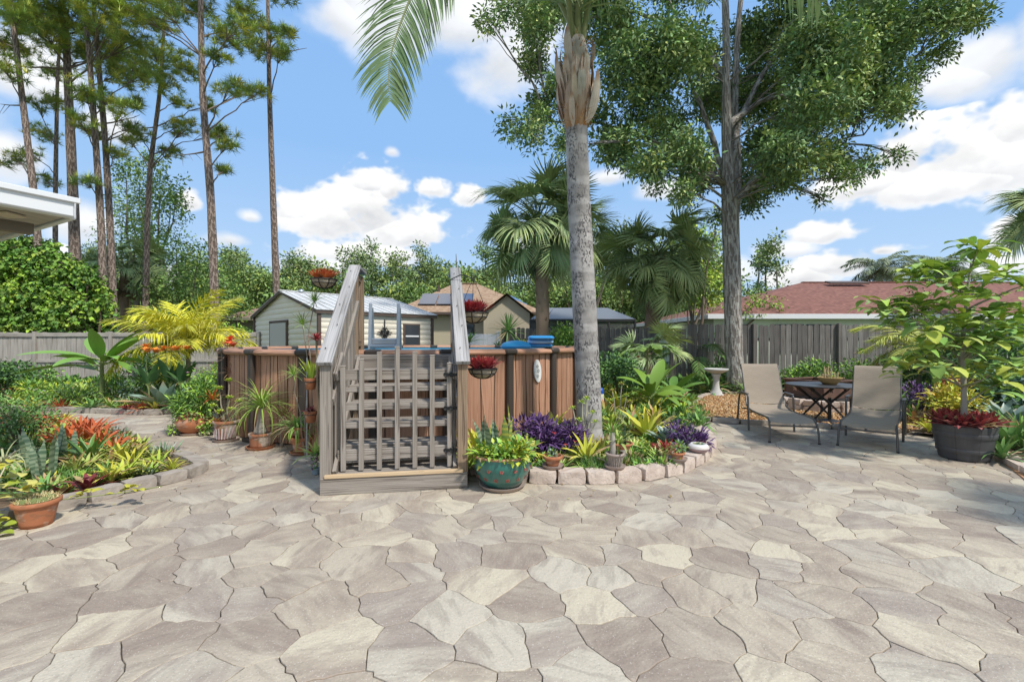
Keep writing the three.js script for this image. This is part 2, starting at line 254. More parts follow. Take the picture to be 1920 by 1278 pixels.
M.palmBark = std({ map: tex(512, (u, v) => { const ring = sst(.42, .6, fb(u, v + .02 * fb(u, v, 6, 6, 760, 2), 2, 18, 762, 3)), n = fb(u, v, 10, 22, 765, 4), lic = sst(.5, .62, fb(u, v, 56, 80, 770, 3)) * sst(.38, .6, fb(u, v, 5, 7, 775, 4)); return mix3(mix3([.22, .205, .19], [.48, .455, .43], n * .65 + ring * .4), [.075, .07, .072], lic * .9); }, true, [1, .5]), bumpMap: tex(256, (u, v) => fb(u, v, 2, 16, 762, 3) * .7 + .3 * fb(u, v, 16, 26, 770, 3), false, [1.2, .55]), bumpScale: .02, roughness: 1 });
M.stem = std({ vertexColors: true, roughness: .9 });
M.leaf = new THREE.MeshPhysicalMaterial({ vertexColors: true, roughness: .9, transmission: .22, thickness: 0, side: THREE.DoubleSide });
M.gloss = new THREE.MeshPhysicalMaterial({ vertexColors: true, roughness: .42, side: THREE.DoubleSide });
M.farLeaf = std({ vertexColors: true, roughness: .7, side: THREE.DoubleSide });
M.solid = std({ vertexColors: true, roughness: .75, side: THREE.DoubleSide });

// ---------------------------------------------------------------- the setting: ground, beds, patio
const XY = (px, py, h = 0) => { const p = gp(px, py, h); return [p.x, -p.z]; };
{ const g = new THREE.PlaneGeometry(700, 700); g.rotateX(-Math.PI / 2); g.translate(0, -.06, 0); const u = g.attributes.uv; for (let i = 0; i < u.count; i++) u.setXY(i, u.getX(i) * 700, u.getY(i) * 700); struct('ground', g, M.lawn); }
const POOL = { x: -2.05, d: 9.58, r: 3.42, h: 1.32 };
const leftBed = [[-7.2, 3.2], ...[[0, 985], [60, 965], [120, 950], [185, 936], [250, 919], [310, 906], [355, 894], [378, 880], [352, 866], [290, 846], [215, 818], [140, 798], [40, 783], [-100, 775]].map(p => XY(...p)), [-13, 9.0], [-13, 3.2]];
const backBed = [[-13, 9.35], XY(-60, 768), XY(75, 770), XY(200, 775), XY(300, 777), XY(345, 773), [-5.75, 9.7], [-5.6, 15], [-20, 15.2], [-20, 9.6]];
const centreFront = [[880, 878], [905, 893], [960, 900], [1010, 902], [1065, 904], [1120, 904], [1175, 901], [1222, 895], [1262, 886], [1298, 871], [1322, 853], [1330, 838], [1320, 822], [1296, 806], [1270, 795]];
const centreBed = [...centreFront.map(p => XY(...p)), XY(1284, 787), XY(1282, 768), [4.2, 10.4], [3.2, 12.8], [.8, 12.8], [1.2, 10.5], [1.35, 9.2], [.9, 7.6], [.2, 6.7], [-.7, 6.25], [-.75, 5.3]];
const gravelBed = [[1284, 787], [1400, 795], [1520, 801], [1690, 813], [1745, 806], [1770, 780], [1700, 752], [1560, 741], [1400, 740], [1327, 743], [1288, 769]].map(p => XY(...p));
const rightBed = [XY(1700, 814), XY(1760, 822), XY(1868, 852), XY(1900, 872), XY(1965, 905), [6.2, 3.6], [12, 3.6], [14, 14.5], [6.6, 14.5], [7.4, 10.6], XY(1772, 781), XY(1748, 807)];
const pad = (poly, y, mat, name) => sheet(poly, y, mat, name);
pad([[-14, .2], [9, .2], [9, 13.4], [-14, 13.4]], -.03, M.joint, 'patio_bedding');
pad(leftBed, .05, M.mulch, 'planting_bed'); pad(backBed, .04, M.mulch, 'planting_bed'); pad(centreBed, .07, M.mulch, 'planting_bed'); pad(rightBed, .055, M.mulch, 'planting_bed');
pad(gravelBed, .035, M.gravel, 'gravel_bed');
pad([[4.3, 10.3], XY(1288, 769), XY(1327, 743), XY(1400, 740), [9, 12.4], [9, 14.6], [2.8, 14.6], [3.2, 12.6]], .012, M.lawn, 'lawn');
pad([[1.9, 10.6], [9, 12.3], [9, 15], [-7, 15.6], [-7, 12.9], [1, 12.9]], .004, M.mulch, 'planting_bed');
{ // lawn grass blades beside the gravel
  seed(12); const b = new MB(); for (let k = 0; k < 9; k++) b.blade({ p: [rr(-.04, .04), 0, rr(-.04, .04)], az: rr(0, 6.3), e0: 1.4, e1: rr(.2, .9), L: rr(.05, .1), W: .008, segs: 2, prof: 'needle', fold: 0, col: vary([.13, .17, .05], .3) });
  const L = [], poly = [[4.1, 10.3], XY(1288, 769), XY(1327, 743), XY(1400, 740), [8, 12.6], [8, 13.6], [3, 13.8]];
  for (let k = 0; k < 5200; k++) { const x = rr(3, 8), d = rr(9, 13.8); if (inside(x, d, poly) && !inside(x, d, gravelBed)) L.push({ m: mat4(V(x, .012, -d), 0, rr(0, 6), 0, rr(.7, 1.5)), c: vary([1, 1, 1], .25) }); }
  tag(inst('grass', b.geo(), M.leaf, L), 'thin dry lawn grass left of the gravel bed', 'grass', null, 'stuff');
}
{ // irregular interlocking pavers: jittered cells whose shared edges wander the same way on both sides
  seed(21); const pts = [], STX = .365, STY = .295;
  for (let r = 0; r < 34; r++) for (let c = 0; c < 63; c++) pts.push([-11.3 + (c + (r % 2) * .5 + rr(-.38, .38)) * STX, .75 + (r + rr(-.38, .38)) * STY]);
  const patio = struct('patio', (() => { const g = new THREE.PlaneGeometry(.02, .02); g.rotateX(-Math.PI / 2); g.translate(0, -.028, -1.2); return g; })(), M.joint);
  const wob = (x, y) => [x + .05 * perlin.noise(x * 4.1, y * 4.1, 3.3) + .028 * perlin.noise(x * 12, y * 12, 8.1) + .014 * perlin.noise(x * 31, y * 31, 2.2), y + .05 * perlin.noise(x * 4.1, y * 4.1, 9.7) + .028 * perlin.noise(x * 12, y * 12, 1.7) + .014 * perlin.noise(x * 31, y * 31, 5.2)];
  const cells = [];
  for (const a of pts) {
    let P = [[a[0] - 1, a[1] - 1], [a[0] + 1, a[1] - 1], [a[0] + 1, a[1] + 1], [a[0] - 1, a[1] + 1]];
    for (const b of pts) {
      const dx = b[0] - a[0], dy = b[1] - a[1]; if ((!dx && !dy) || dx * dx + dy * dy > 2.2) continue;
      const mx = (a[0] + b[0]) / 2, my = (a[1] + b[1]) / 2, side = p => (p[0] - mx) * dx + (p[1] - my) * dy, Q = [];
      for (let i = 0; i < P.length; i++) { const p = P[i], q = P[(i + 1) % P.length], s = side(p), t = side(q); if (s <= 0) Q.push(p); if ((s < 0 && t > 0) || (s > 0 && t < 0)) { const k = s / (s - t); Q.push([lerp(p[0], q[0], k), lerp(p[1], q[1], k)]); } }
      P = Q;
    }
    const [x, d] = a; if (d > 9.3 && x > -6) continue; if (x > 8.6 || d < .85 || (d > 9.45)) continue;
    if (Math.hypot(x - POOL.x, d - POOL.d) < POOL.r - .25) continue;
    const deep = (poly) => inside(x, d, poly) && [[.35, 0], [-.35, 0], [0, .35], [0, -.35]].every(o => inside(x + o[0], d + o[1], poly));
    if ([leftBed, backBed, centreBed, gravelBed, rightBed].some(deep)) continue;
    if (Math.abs(x) > d * 1.126 + 2.2) continue;
    let ar = 0; for (let i = 0; i < P.length; i++) { const p = P[i], q = P[(i + 1) % P.length]; ar += p[0] * q[1] - q[0] * p[1]; }
    const vis = Math.abs(x) < d * 1.126 && d > 1.95 ? Math.abs(ar) / Math.pow(d, 3) : Math.abs(ar) / 1e4 / d;
    cells.push({ P, a, vis });
  }
  cells.sort((p, q) => q.vis - p.vis);
  const rest = M.paver.map(() => []);
  cells.forEach((c, n) => {
    let ring = []; const P = c.P;
    for (let i = 0; i < P.length; i++) { const p = P[i], q = P[(i + 1) % P.length], L = Math.hypot(q[0] - p[0], q[1] - p[1]); if (L < .02) continue; const k = Math.max(1, Math.min(7, Math.round(L / .055))); for (let j = 0; j < k; j++) ring.push(wob(lerp(p[0], q[0], j / k), lerp(p[1], q[1], j / k))); }
    let ar = 0; ring.forEach((p, i) => { const q = ring[(i + 1) % ring.length]; ar += p[0] * q[1] - q[0] * p[1]; }); if (ar < 0) ring.reverse();
    const N = ring.length, inset = m => ring.map((p, i) => { const a = ring[(i + N - 1) % N], b = ring[(i + 1) % N], tx = b[0] - a[0], ty = b[1] - a[1], l = Math.hypot(tx, ty) || 1; return [p[0] - ty / l * m, p[1] + tx / l * m]; });
    const o = inset(.0018), t = inset(.0065), th = rr(0, 6.28), ou = rr(0, 5), ov = rr(0, 5), up = rr(-.002, .002), tx = rr(-.004, .004), ty = rr(-.004, .004);
    const pos = [], uv = [], idx = [], add = (p, y) => { pos.push(p[0], y, -p[1]); const x = p[0] - c.a[0], z = p[1] - c.a[1]; uv.push(Math.cos(th) * x + Math.sin(th) * z + ou, -Math.sin(th) * x + Math.cos(th) * z + ov); };
    const hy = p => up + tx * (p[0] - c.a[0]) + ty * (p[1] - c.a[1]);
    const cen = t.reduce((s, p) => [s[0] + p[0] / N, s[1] + p[1] / N], [0, 0]);
    add(cen, hy(cen)); t.forEach(p => add(p, hy(p))); o.forEach(p => add(p, hy(p) - .004)); o.forEach(p => add(p, -.03));
    for (let i = 0; i < N; i++) { const j = (i + 1) % N; idx.push(0, 1 + i, 1 + j); for (const s of [0, N]) idx.push(1 + s + i, 1 + s + N + i, 1 + s + N + j, 1 + s + i, 1 + s + N + j, 1 + s + j); }
    const g = new THREE.BufferGeometry(); g.setAttribute('position', new THREE.Float32BufferAttribute(pos, 3)); g.setAttribute('uv', new THREE.Float32BufferAttribute(uv, 2)); g.setIndex(idx); g.computeVertexNormals();
    const k = Math.floor(R() * M.paver.length);
    if (n < 300) mesh('paver', g, M.paver[k], patio); else rest[k].push(g);
  });
  rest.forEach((l, k) => { if (l.length) stuff(mesh('outer_pavers', mergeGeometries(l), M.paver[k], patio)); });
}
// rough split-face block, three variants
const rocks = {};
function rock(w, h, d, k, rough = .014) {
  const key = [w, h, d, k].join(); if (rocks[key]) return rocks[key];
  const g = new THREE.BoxGeometry(w, h, d, 4, 2, 2), p = g.attributes.position, u = g.attributes.uv;
  for (let i = 0; i < p.count; i++) {
    let x = p.getX(i), y = p.getY(i), z = p.getZ(i); const ex = Math.abs(x) > w * .49, ey = Math.abs(y) > h * .49, ez = Math.abs(z) > d * .49, n = (ex + ey + ez);
    const s = n >= 3 ? .91 : n === 2 ? .955 : 1; u.setXY(i, x + k + z, y + k * .7 + z * .4);
    p.setXYZ(i, x * (ex ? s : 1) + rough * perlin.noise(x * 15, y * 15, z * 15 + k * 7), y * (ey ? (n > 1 ? s : 1) : 1) + rough * .6 * perlin.noise(x * 12 + 9, y * 15, z * 15 + k * 7), z * (ez ? s : 1) + rough * perlin.noise(x * 15, y * 15 + 5, z * 15 + k * 7));
  }
  g.computeVertexNormals(); return rocks[key] = g;
}
function kerb(name, label, poly, { L = .3, h = .15, w = .18, mats = M.block, part = 'block', y = 0, gap = .006, rough = .014, jit = .01, grp } = {}) {   // blocks laid along a line of [x, depth]
  const t = thing(name, label, 'edging', V(0, 0, 0), 0, grp), c = new THREE.CatmullRomCurve3(poly.map(p => V(p[0], 0, -p[1])), false, 'catmullrom', .5), n = Math.max(1, Math.round(c.getLength() / (L + gap)));
  const ps = c.getSpacedPoints(n);
  for (let i = 0; i < n; i++) { const a = ps[i], b = ps[i + 1], l = a.distanceTo(b) - gap; const m = mesh(part, rock(L, h, w, i % 6, rough), mats[Math.floor(R() * mats.length)], t, V((a.x + b.x) / 2, y + h / 2 + rr(-.004, .004), (a.z + b.z) / 2)); m.scale.x = l / L; m.rotation.set(rr(-.02, .02), -Math.atan2(b.z - a.z, b.x - a.x) + rr(-jit, jit) * 3, rr(-.015, .015)); }
  return t;
}
seed(31);
kerb('block_edging', 'curved row of pinkish split-face concrete blocks around the centre bed', centreFront.map(p => XY(...p)), { L: .285, h: .128, w: .19 });
kerb('stone_edging', 'low weathered edging stones along the front left bed', [[0, 982], [60, 965], [120, 950], [185, 936], [250, 919], [310, 906], [355, 894], [376, 882], [352, 868], [300, 850]].map(p => XY(...p)), { L: .27, h: .105, w: .15, mats: M.edge, part: 'stone', jit: .03 });
kerb('stone_edging', 'low edging stones along the far side of the left path', [[-60, 768], [75, 770], [200, 775], [300, 777], [345, 773]].map(p => XY(...p)), { L: .34, h: .1, w: .15, mats: M.edge, part: 'stone' });
kerb('stone_edging', 'straight row of edging stones along the front of the gravel bed', [[1284, 787], [1400, 795], [1520, 801], [1690, 813]].map(p => XY(...p)), { L: .45, h: .085, w: .13, mats: M.edge, part: 'stone' });
kerb('stone_edging', 'pale edging stones on the left and back of the gravel bed', [[1284, 785], [1290, 768], [1327, 743], [1400, 740], [1470, 740]].map(p => XY(...p)), { L: .3, h: .085, w: .13, mats: M.block, part: 'stone', jit: .04 });
kerb('stone_edging', 'edging stones at the right bed behind the barrel planter', [[1760, 824], [1868, 853], [1900, 872], [1965, 905]].map(p => XY(...p)), { L: .34, h: .085, w: .16, mats: M.block, part: 'stone', jit: .03 });
{ const t = thing('tile_strip', 'strip of orange terracotta tiles at the right edge of the patio', 'tiles'); const m = std({ map: tex(128, (u, v) => mix3([.42, .2, .09], [.56, .31, .17], fb(u, v, 5, 5, 820, 4)), true, 2), roughness: .8 });
  const c = [XY(1893, 880), XY(1990, 960)]; for (let i = 0; i < 7; i++) for (let j = 0; j < 3; j++) { const dx = (c[1][0] - c[0][0]), dy = (c[1][1] - c[0][1]), l = Math.hypot(dx, dy), ux = dx / l, uy = dy / l; mesh('tile', cb(.3, .02, .3, .004), m, t, V(c[0][0] + ux * (i - 1) * .31 + .14 * ux - uy * (j * .31 + .17), .004, -(c[0][1] + uy * (i - 1) * .31 + .14 * uy + ux * (j * .31 + .17))), [0, Math.atan2(uy, ux), 0]); } }
{ // gravel: loose pebbles
  seed(41); const g = new THREE.IcosahedronGeometry(.5, 0), p = g.attributes.position; for (let i = 0; i < p.count; i++) { const k = 1 + .25 * perlin.noise(p.getX(i) * 3, p.getY(i) * 3, p.getZ(i) * 3 + 1.3); p.setXYZ(i, p.getX(i) * k, p.getY(i) * k * .65, p.getZ(i) * k * .8); } g.computeVertexNormals();
  const L = [], tones = [[.47, .28, .12], [.56, .37, .18], [.36, .19, .08], [.6, .45, .27], [.28, .14, .06]];
  for (let k = 0; k < 15000; k++) { const x = rr(2.8, 9), d = rr(6.8, 12.2); if (!inside(x, d, gravelBed)) continue; L.push({ m: mat4(V(x, .035 + rr(0, .02), -d), rr(0, 6), rr(0, 6), rr(0, 6), rr(.022, .055)), c: vary(tones[Math.floor(R() * 5)], .2) }); }
  tag(inst('gravel', g, std({ roughness: .9 }), L), 'loose orange-brown river gravel inside the stone-edged bed', 'gravel', null, 'stuff');
}

// ---------------------------------------------------------------- fences
function picketGeo(w, h, t, ear, off) { const s = new THREE.Shape(); s.moveTo(-w / 2, 0); s.lineTo(w / 2, 0); s.lineTo(w / 2, h - ear); if (ear) { s.lineTo(w / 2 - ear * .8, h); s.lineTo(-w / 2 + ear * .8, h); } s.lineTo(-w / 2, h - ear); s.closePath(); const g = new THREE.ExtrudeGeometry(s, { depth: t, bevelEnabled: false }); const u = g.attributes.uv; for (let i = 0; i < u.count; i++) u.setXY(i, u.getX(i) + off * .31, u.getY(i) + off); g.translate(0, 0, -t / 2); return g; }
function fence(label, a, b, { h = 1.83, w = .14, gap = .012, ear = .035, mats = M.fenceWood, rails = [], front = 1, jit = .012, posts = 2.4, y0 = 0, capRail = false, topJit = .02 }) {
  const t = thing('board_fence', label, 'fence', V(a[0], 0, -a[1])), dx = b[0] - a[0], dz = -(b[1] - a[1]), L = Math.hypot(dx, dz); t.rotation.y = -Math.atan2(dz, dx);
  const n = Math.floor(L / (w + gap)), gs = [0, 1, 2, 3].map(k => picketGeo(w, h + [0, .012, -.01, .02][k], .018, ear, k * 1.37));
  for (let i = 0; i < n; i++) { const m = mesh('picket', gs[Math.floor(R() * 4)], mats[Math.floor(R() * mats.length)], t, V((i + .5) * (w + gap), y0 + rr(-topJit, topJit), rr(-.004, .004))); m.rotation.z = rr(-jit, jit); }
  for (const [y, rh] of rails) for (let x = 0; x < L - .1; x += posts) mesh('rail', cb(Math.min(posts, L - x) - .01, rh, .04), mats[Math.floor(R() * mats.length)], t, V(x + Math.min(posts, L - x) / 2, y + rr(-.012, .012), .032 * front));
  for (let x = 0; x <= L; x += posts) mesh('post', cb(.09, h + .03, .09), mats[0], t, V(x, (h + .03) / 2, front * .1 * (capRail ? .5 : -.6)));
  return t;
}
seed(51);
fence('weathered grey board fence with a top rail behind the banana plant', [-18.5, 15.2], [-8.75, 15.75], { h: 1.74, w: .15, gap: .006, ear: 0, mats: M.fencePale, rails: [[1.66, .13], [.78, .09]], posts: 2.44, capRail: true, jit: .006 });
fence('dark weathered picket fence in front of the red-roofed house', [4.75, 13.6], [11.2, 13.2], { h: 1.93, w: .14, gap: .018, mats: M.fenceWood, rails: [[.4, .09], [1.5, .09]], front: -1, jit: .01 });
fence('shaded grey picket fence behind the leaning palm trunk', [-.3, 15.6], [4.8, 14.6], { h: 1.88, w: .13, gap: .02, mats: M.fenceWood, rails: [[.4, .09], [1.5, .09]], front: -1, jit: .012 });
fence('grey picket fence behind the shrubs at the right', [11.2, 13.2], [16.5, 9.5], { h: 1.9, w: .14, gap: .018, mats: M.fenceWood, rails: [[.4, .09], [1.5, .09]], front: -1 });

// ---------------------------------------------------------------- buildings
const shingle = (a, b, s) => tex(512, (u, v) => { const row = Math.floor(v * 24), o = hash(row, 3, s) * 9, x = Math.floor(u * 26 + o), k = hash(((x % 26) + 26) % 26, row, s + 1), e = (v * 24) % 1; const c = mix3(a, b, k * .75 + .25 * fb(u, v, 60, 60, s + 5, 2)); return e < .1 ? [c[0] * .62, c[1] * .62, c[2] * .62] : c; }, true, .3);
M.redShingle = std({ map: shingle([.15, .058, .044], [.29, .135, .1], 900), roughness: .95 });
M.tanShingle = std({ map: shingle([.26, .165, .10], [.44, .31, .21], 920), roughness: .95 });
M.brownShingle = std({ map: shingle([.21, .125, .085], [.35, .225, .16], 940), roughness: .95 });
M.mint = plain([.62, .70, .56], .8); M.tan = plain([.50, .43, .31], .85); M.olive = plain([.26, .245, .19], .85); M.trimBrown = plain([.10, .07, .055], .6);
M.siding = std({ map: tex(256, (u, v) => mix3([.71, .645, .52], [.82, .765, .64], fb(u, v, 8, 40, 960, 4)), true, [.4, 1]), roughness: .7 });
M.glass = new THREE.MeshPhysicalMaterial({ color: col(.05, .06, .07), roughness: .08, metalness: 0, specularIntensity: 1 });
M.solar = new THREE.MeshPhysicalMaterial({ color: col(.03, .045, .09), roughness: .12, clearcoat: 1, clearcoatRoughness: .05 });
function poly3(name, pts, mat, parent, uAxis) {            // flat polygon in space, uv in metres
  const a = pts[0], n = V(0, 0, 0).crossVectors(pts[1].clone().sub(a), pts[2].clone().sub(a)).normalize(), U = (uAxis || (Math.abs(n.y) > .999 ? V(1, 0, 0) : V(0, 1, 0).cross(n))).clone().normalize(), W = n.clone().cross(U);
  const pos = [], uv = []; for (let i = 1; i < pts.length - 1; i++) for (const p of [a, pts[i], pts[i + 1]]) { pos.push(p.x, p.y, p.z); uv.push(p.dot(U), p.dot(W)); }
  const g = new THREE.BufferGeometry(); g.setAttribute('position', new THREE.Float32BufferAttribute(pos, 3)); g.setAttribute('uv', new THREE.Float32BufferAttribute(uv, 2)); g.computeVertexNormals(); return mesh(name, g, mat, parent);
}
function slabBox(name, x0, x1, y0, y1, d0, d1, mat, parent, b = .01) { return mesh(name, chamfer(x1 - x0, y1 - y0, d1 - d0, b), mat, parent, V((x0 + x1) / 2, (y0 + y1) / 2, -(d0 + d1) / 2)); }
function hip(parent, x0, x1, d0, d1, ye, yr, rx0, rx1, mat, ov = .5, fasciaMat = M.white, fh = .17) {
  const A = V(x0 - ov, ye, -(d0 - ov)), B = V(x1 + ov, ye, -(d0 - ov)), C = V(x1 + ov, ye, -(d1 + ov)), D = V(x0 - ov, ye, -(d1 + ov)), r0 = V(rx0, yr, -(d0 + d1) / 2), r1 = V(rx1, yr, -(d0 + d1) / 2);
  const roof = poly3('roof', [A, B, r1, r0], mat, parent); poly3('roof_slope', [B, C, r1], mat, parent); poly3('roof_slope', [C, D, r0, r1], mat, parent); poly3('roof_slope', [D, A, r0], mat, parent);
  slabBox('fascia', x0 - ov, x1 + ov, ye - fh, ye + .015, d0 - ov - .03, d0 - ov + .02, fasciaMat, parent); slabBox('fascia', x0 - ov - .03, x0 - ov + .02, ye - fh, ye + .012, d0 - ov + .03, d1 + ov, fasciaMat, parent);
  slabBox('soffit', x0 - ov + .05, x1 + ov, ye - fh + .02, ye - fh + .05, d0 - ov + .04, d0 + .1, fasciaMat, parent);
  beam('ridge_cap', r0.clone().add(V(0, .02, 0)), r1.clone().add(V(0, .02, 0)), .25, .05, mat, parent, V(0, 0, 1)); return roof;
}
function pane(parent, x, y, w, h, d, frameMat = M.white) {     // window in a wall facing the camera
  const f = mesh('window', chamfer(w, h, .06, .006), frameMat, parent, V(x, y, -d)); mesh('pane', chamfer(w - .1, h / 2 - .07, .02, .002), M.glass, f, V(0, h / 4, .03)); mesh('pane', chamfer(w - .1, h / 2 - .07, .02, .002), M.glass, f, V(0, -h / 4, .03)); return f;
}
{ // red-roofed house on the right
  const t = thing('neighbour_house', 'pale green house with a red shingle hip roof beyond the right fence', 'house');
  slabBox('wall', 9.1, 32, 0, 2.45, 20.5, 32.5, M.mint, t); hip(t, 9.1, 32, 20.5, 32.5, 2.62, 4.85, 16.9, 29, M.redShingle, .5, M.white, .2);
  for (const x of [10.1, 12.5, 13.9, 17.5, 21]) pane(t, x, 1.55, 1.3, 1.3, 20.48, plain([.06, .07, .07], .5));
  const v = slabBox('ridge_vent', 17.8, 20, 4.7, 4.79, 25.4, 25.9, M.trimBrown, t); v.rotation.x = .3;
}
{ // brown-roofed house with solar panels in the middle
  const t = thing('neighbour_house', 'tan house with a brown shingle roof and solar panels behind the pool', 'house');
  slabBox('wall', -6.5, 1.4, 0, 2.95, 26.6, 34, M.tan, t); hip(t, -6.5, 1.4, 26.6, 34, 3.1, 5.25, -3.9, -2.3, M.tanShingle, .5, M.trimBrown, .15);
  poly3('gable_wall', [V(-1.6, 0, -25.6), V(1.0, 0, -25.6), V(1.0, 3.0, -25.6), V(-.3, 4.0, -25.6), V(-1.6, 3.0, -25.6)], M.tan, t);
  poly3('gable_roof', [V(-1.95, 2.85, -25.3), V(-.3, 4.12, -25.3), V(-.3, 4.12, -29), V(-1.95, 2.85, -27.3)], M.tanShingle, t); poly3('gable_roof', [V(-.3, 4.12, -25.3), V(1.35, 2.85, -25.3), V(1.35, 2.85, -27.3), V(-.3, 4.12, -29)], M.tanShingle, t);
  const onR = (x, s) => V(x, lerp(3.1, 5.25, s), -lerp(26.1, 30.3, s)); const up = V(0, 2.15, -4.2).normalize();
  for (let i = 0; i < 3; i++) { const c = onR(-5.05 + i * 1.08, .38); const m = mesh('solar_panel', chamfer(1.02, .05, 1.7, .006), M.solar, t, c.add(V(0, .09, .04))); m.rotation.x = Math.atan2(2.15, 4.2); }
  for (let i = 0; i < 2; i++) { const m = mesh('solar_panel', chamfer(1.0, .05, 1.6, .006), M.solar, t, V(1.05 - i * .05 - .8, 3.85 + .1, -27.6 - i * .2 - .4)); m.rotation.set(.3, 0, -.42); m.position.x += i * .4 - .1; m.position.y -= i * .2; }
  pane(t, -2.8, 1.8, 1.2, 1.3, 26.57, M.trimBrown); slabBox('chimney_vent', -4.75, -4.6, 4.6, 5.0, 29, 29.15, M.trimBrown, t);
}
{ const t = thing('neighbour_house', 'low house with a brown shingle roof behind the shed', 'house');
  slabBox('wall', -17.2, -9.2, 0, 2.75, 27.5, 35, M.olive, t); hip(t, -17.2, -9.2, 27.5, 35, 2.85, 4.45, -13.8, -12.4, M.brownShingle, .5, M.olive, .18); pane(t, -15, 1.6, 1.2, 1.2, 27.47, M.trimBrown);
}
{ // dark screened pool cage
  const t = thing('screen_enclosure', 'dark grey screened pool enclosure with a sloping roof behind the palms', 'enclosure');
  const scr = new THREE.MeshPhysicalMaterial({ color: col(.075, .08, .085), roughness: .9, transparent: true, opacity: .86, side: THREE.DoubleSide }), fr = plain([.05, .052, .055], .5), roofM = plain([.17, .185, .205], .5);
  const x0 = .9, x1 = 6.1, d0 = 22.5, d1 = 28;
  for (let i = 0; i < 4; i++) { const a = lerp(x0, x1, i / 4), b = lerp(x0, x1, (i + 1) / 4); poly3('screen_panel', [V(a, 0, -d0), V(b, 0, -d0), V(b, 2.5, -d0), V(a, 2.5, -d0)], scr, t); poly3('roof_panel', [V(a, 2.52, -d0 + .1), V(b, 2.52, -d0 + .1), V(lerp(b, (x0 + x1) / 2, .35), 3.25, -d0 - 2.2), V(lerp(a, (x0 + x1) / 2, .35), 3.25, -d0 - 2.2)], roofM, t); }
  poly3('roof_panel', [V(x1, 2.52, -d0 + .1), V(x1, 2.52, -d1), V(4.8, 3.25, -d1), V(4.4, 3.25, -d0 - 2.2)], roofM, t);
  for (let i = 0; i <= 4; i++) slabBox('post', lerp(x0, x1, i / 4) - .04, lerp(x0, x1, i / 4) + .04, 0, 2.5, d0 - .05, d0 + .03, fr, t); slabBox('beam', x0, x1, 2.42, 2.54, d0 - .08, d0 + .04, fr, t); slabBox('mid_rail', x0, x1, 1.0, 1.06, d0 - .07, d0 + .02, fr, t);
}
{ const t = thing('vinyl_fence', 'short white vinyl privacy fence beside the tan house', 'fence'); for (let i = 0; i < 9; i++) slabBox('board', -2.4 + i * .19, -2.215 + i * .19, .05, 1.75, 19.98, 20.02, M.white, t, .008); slabBox('post', -2.55, -2.41, 0, 1.85, 19.93, 20.07, M.white, t); slabBox('post', -.68, -.54, 0, 1.85, 19.93, 20.07, M.white, t); }
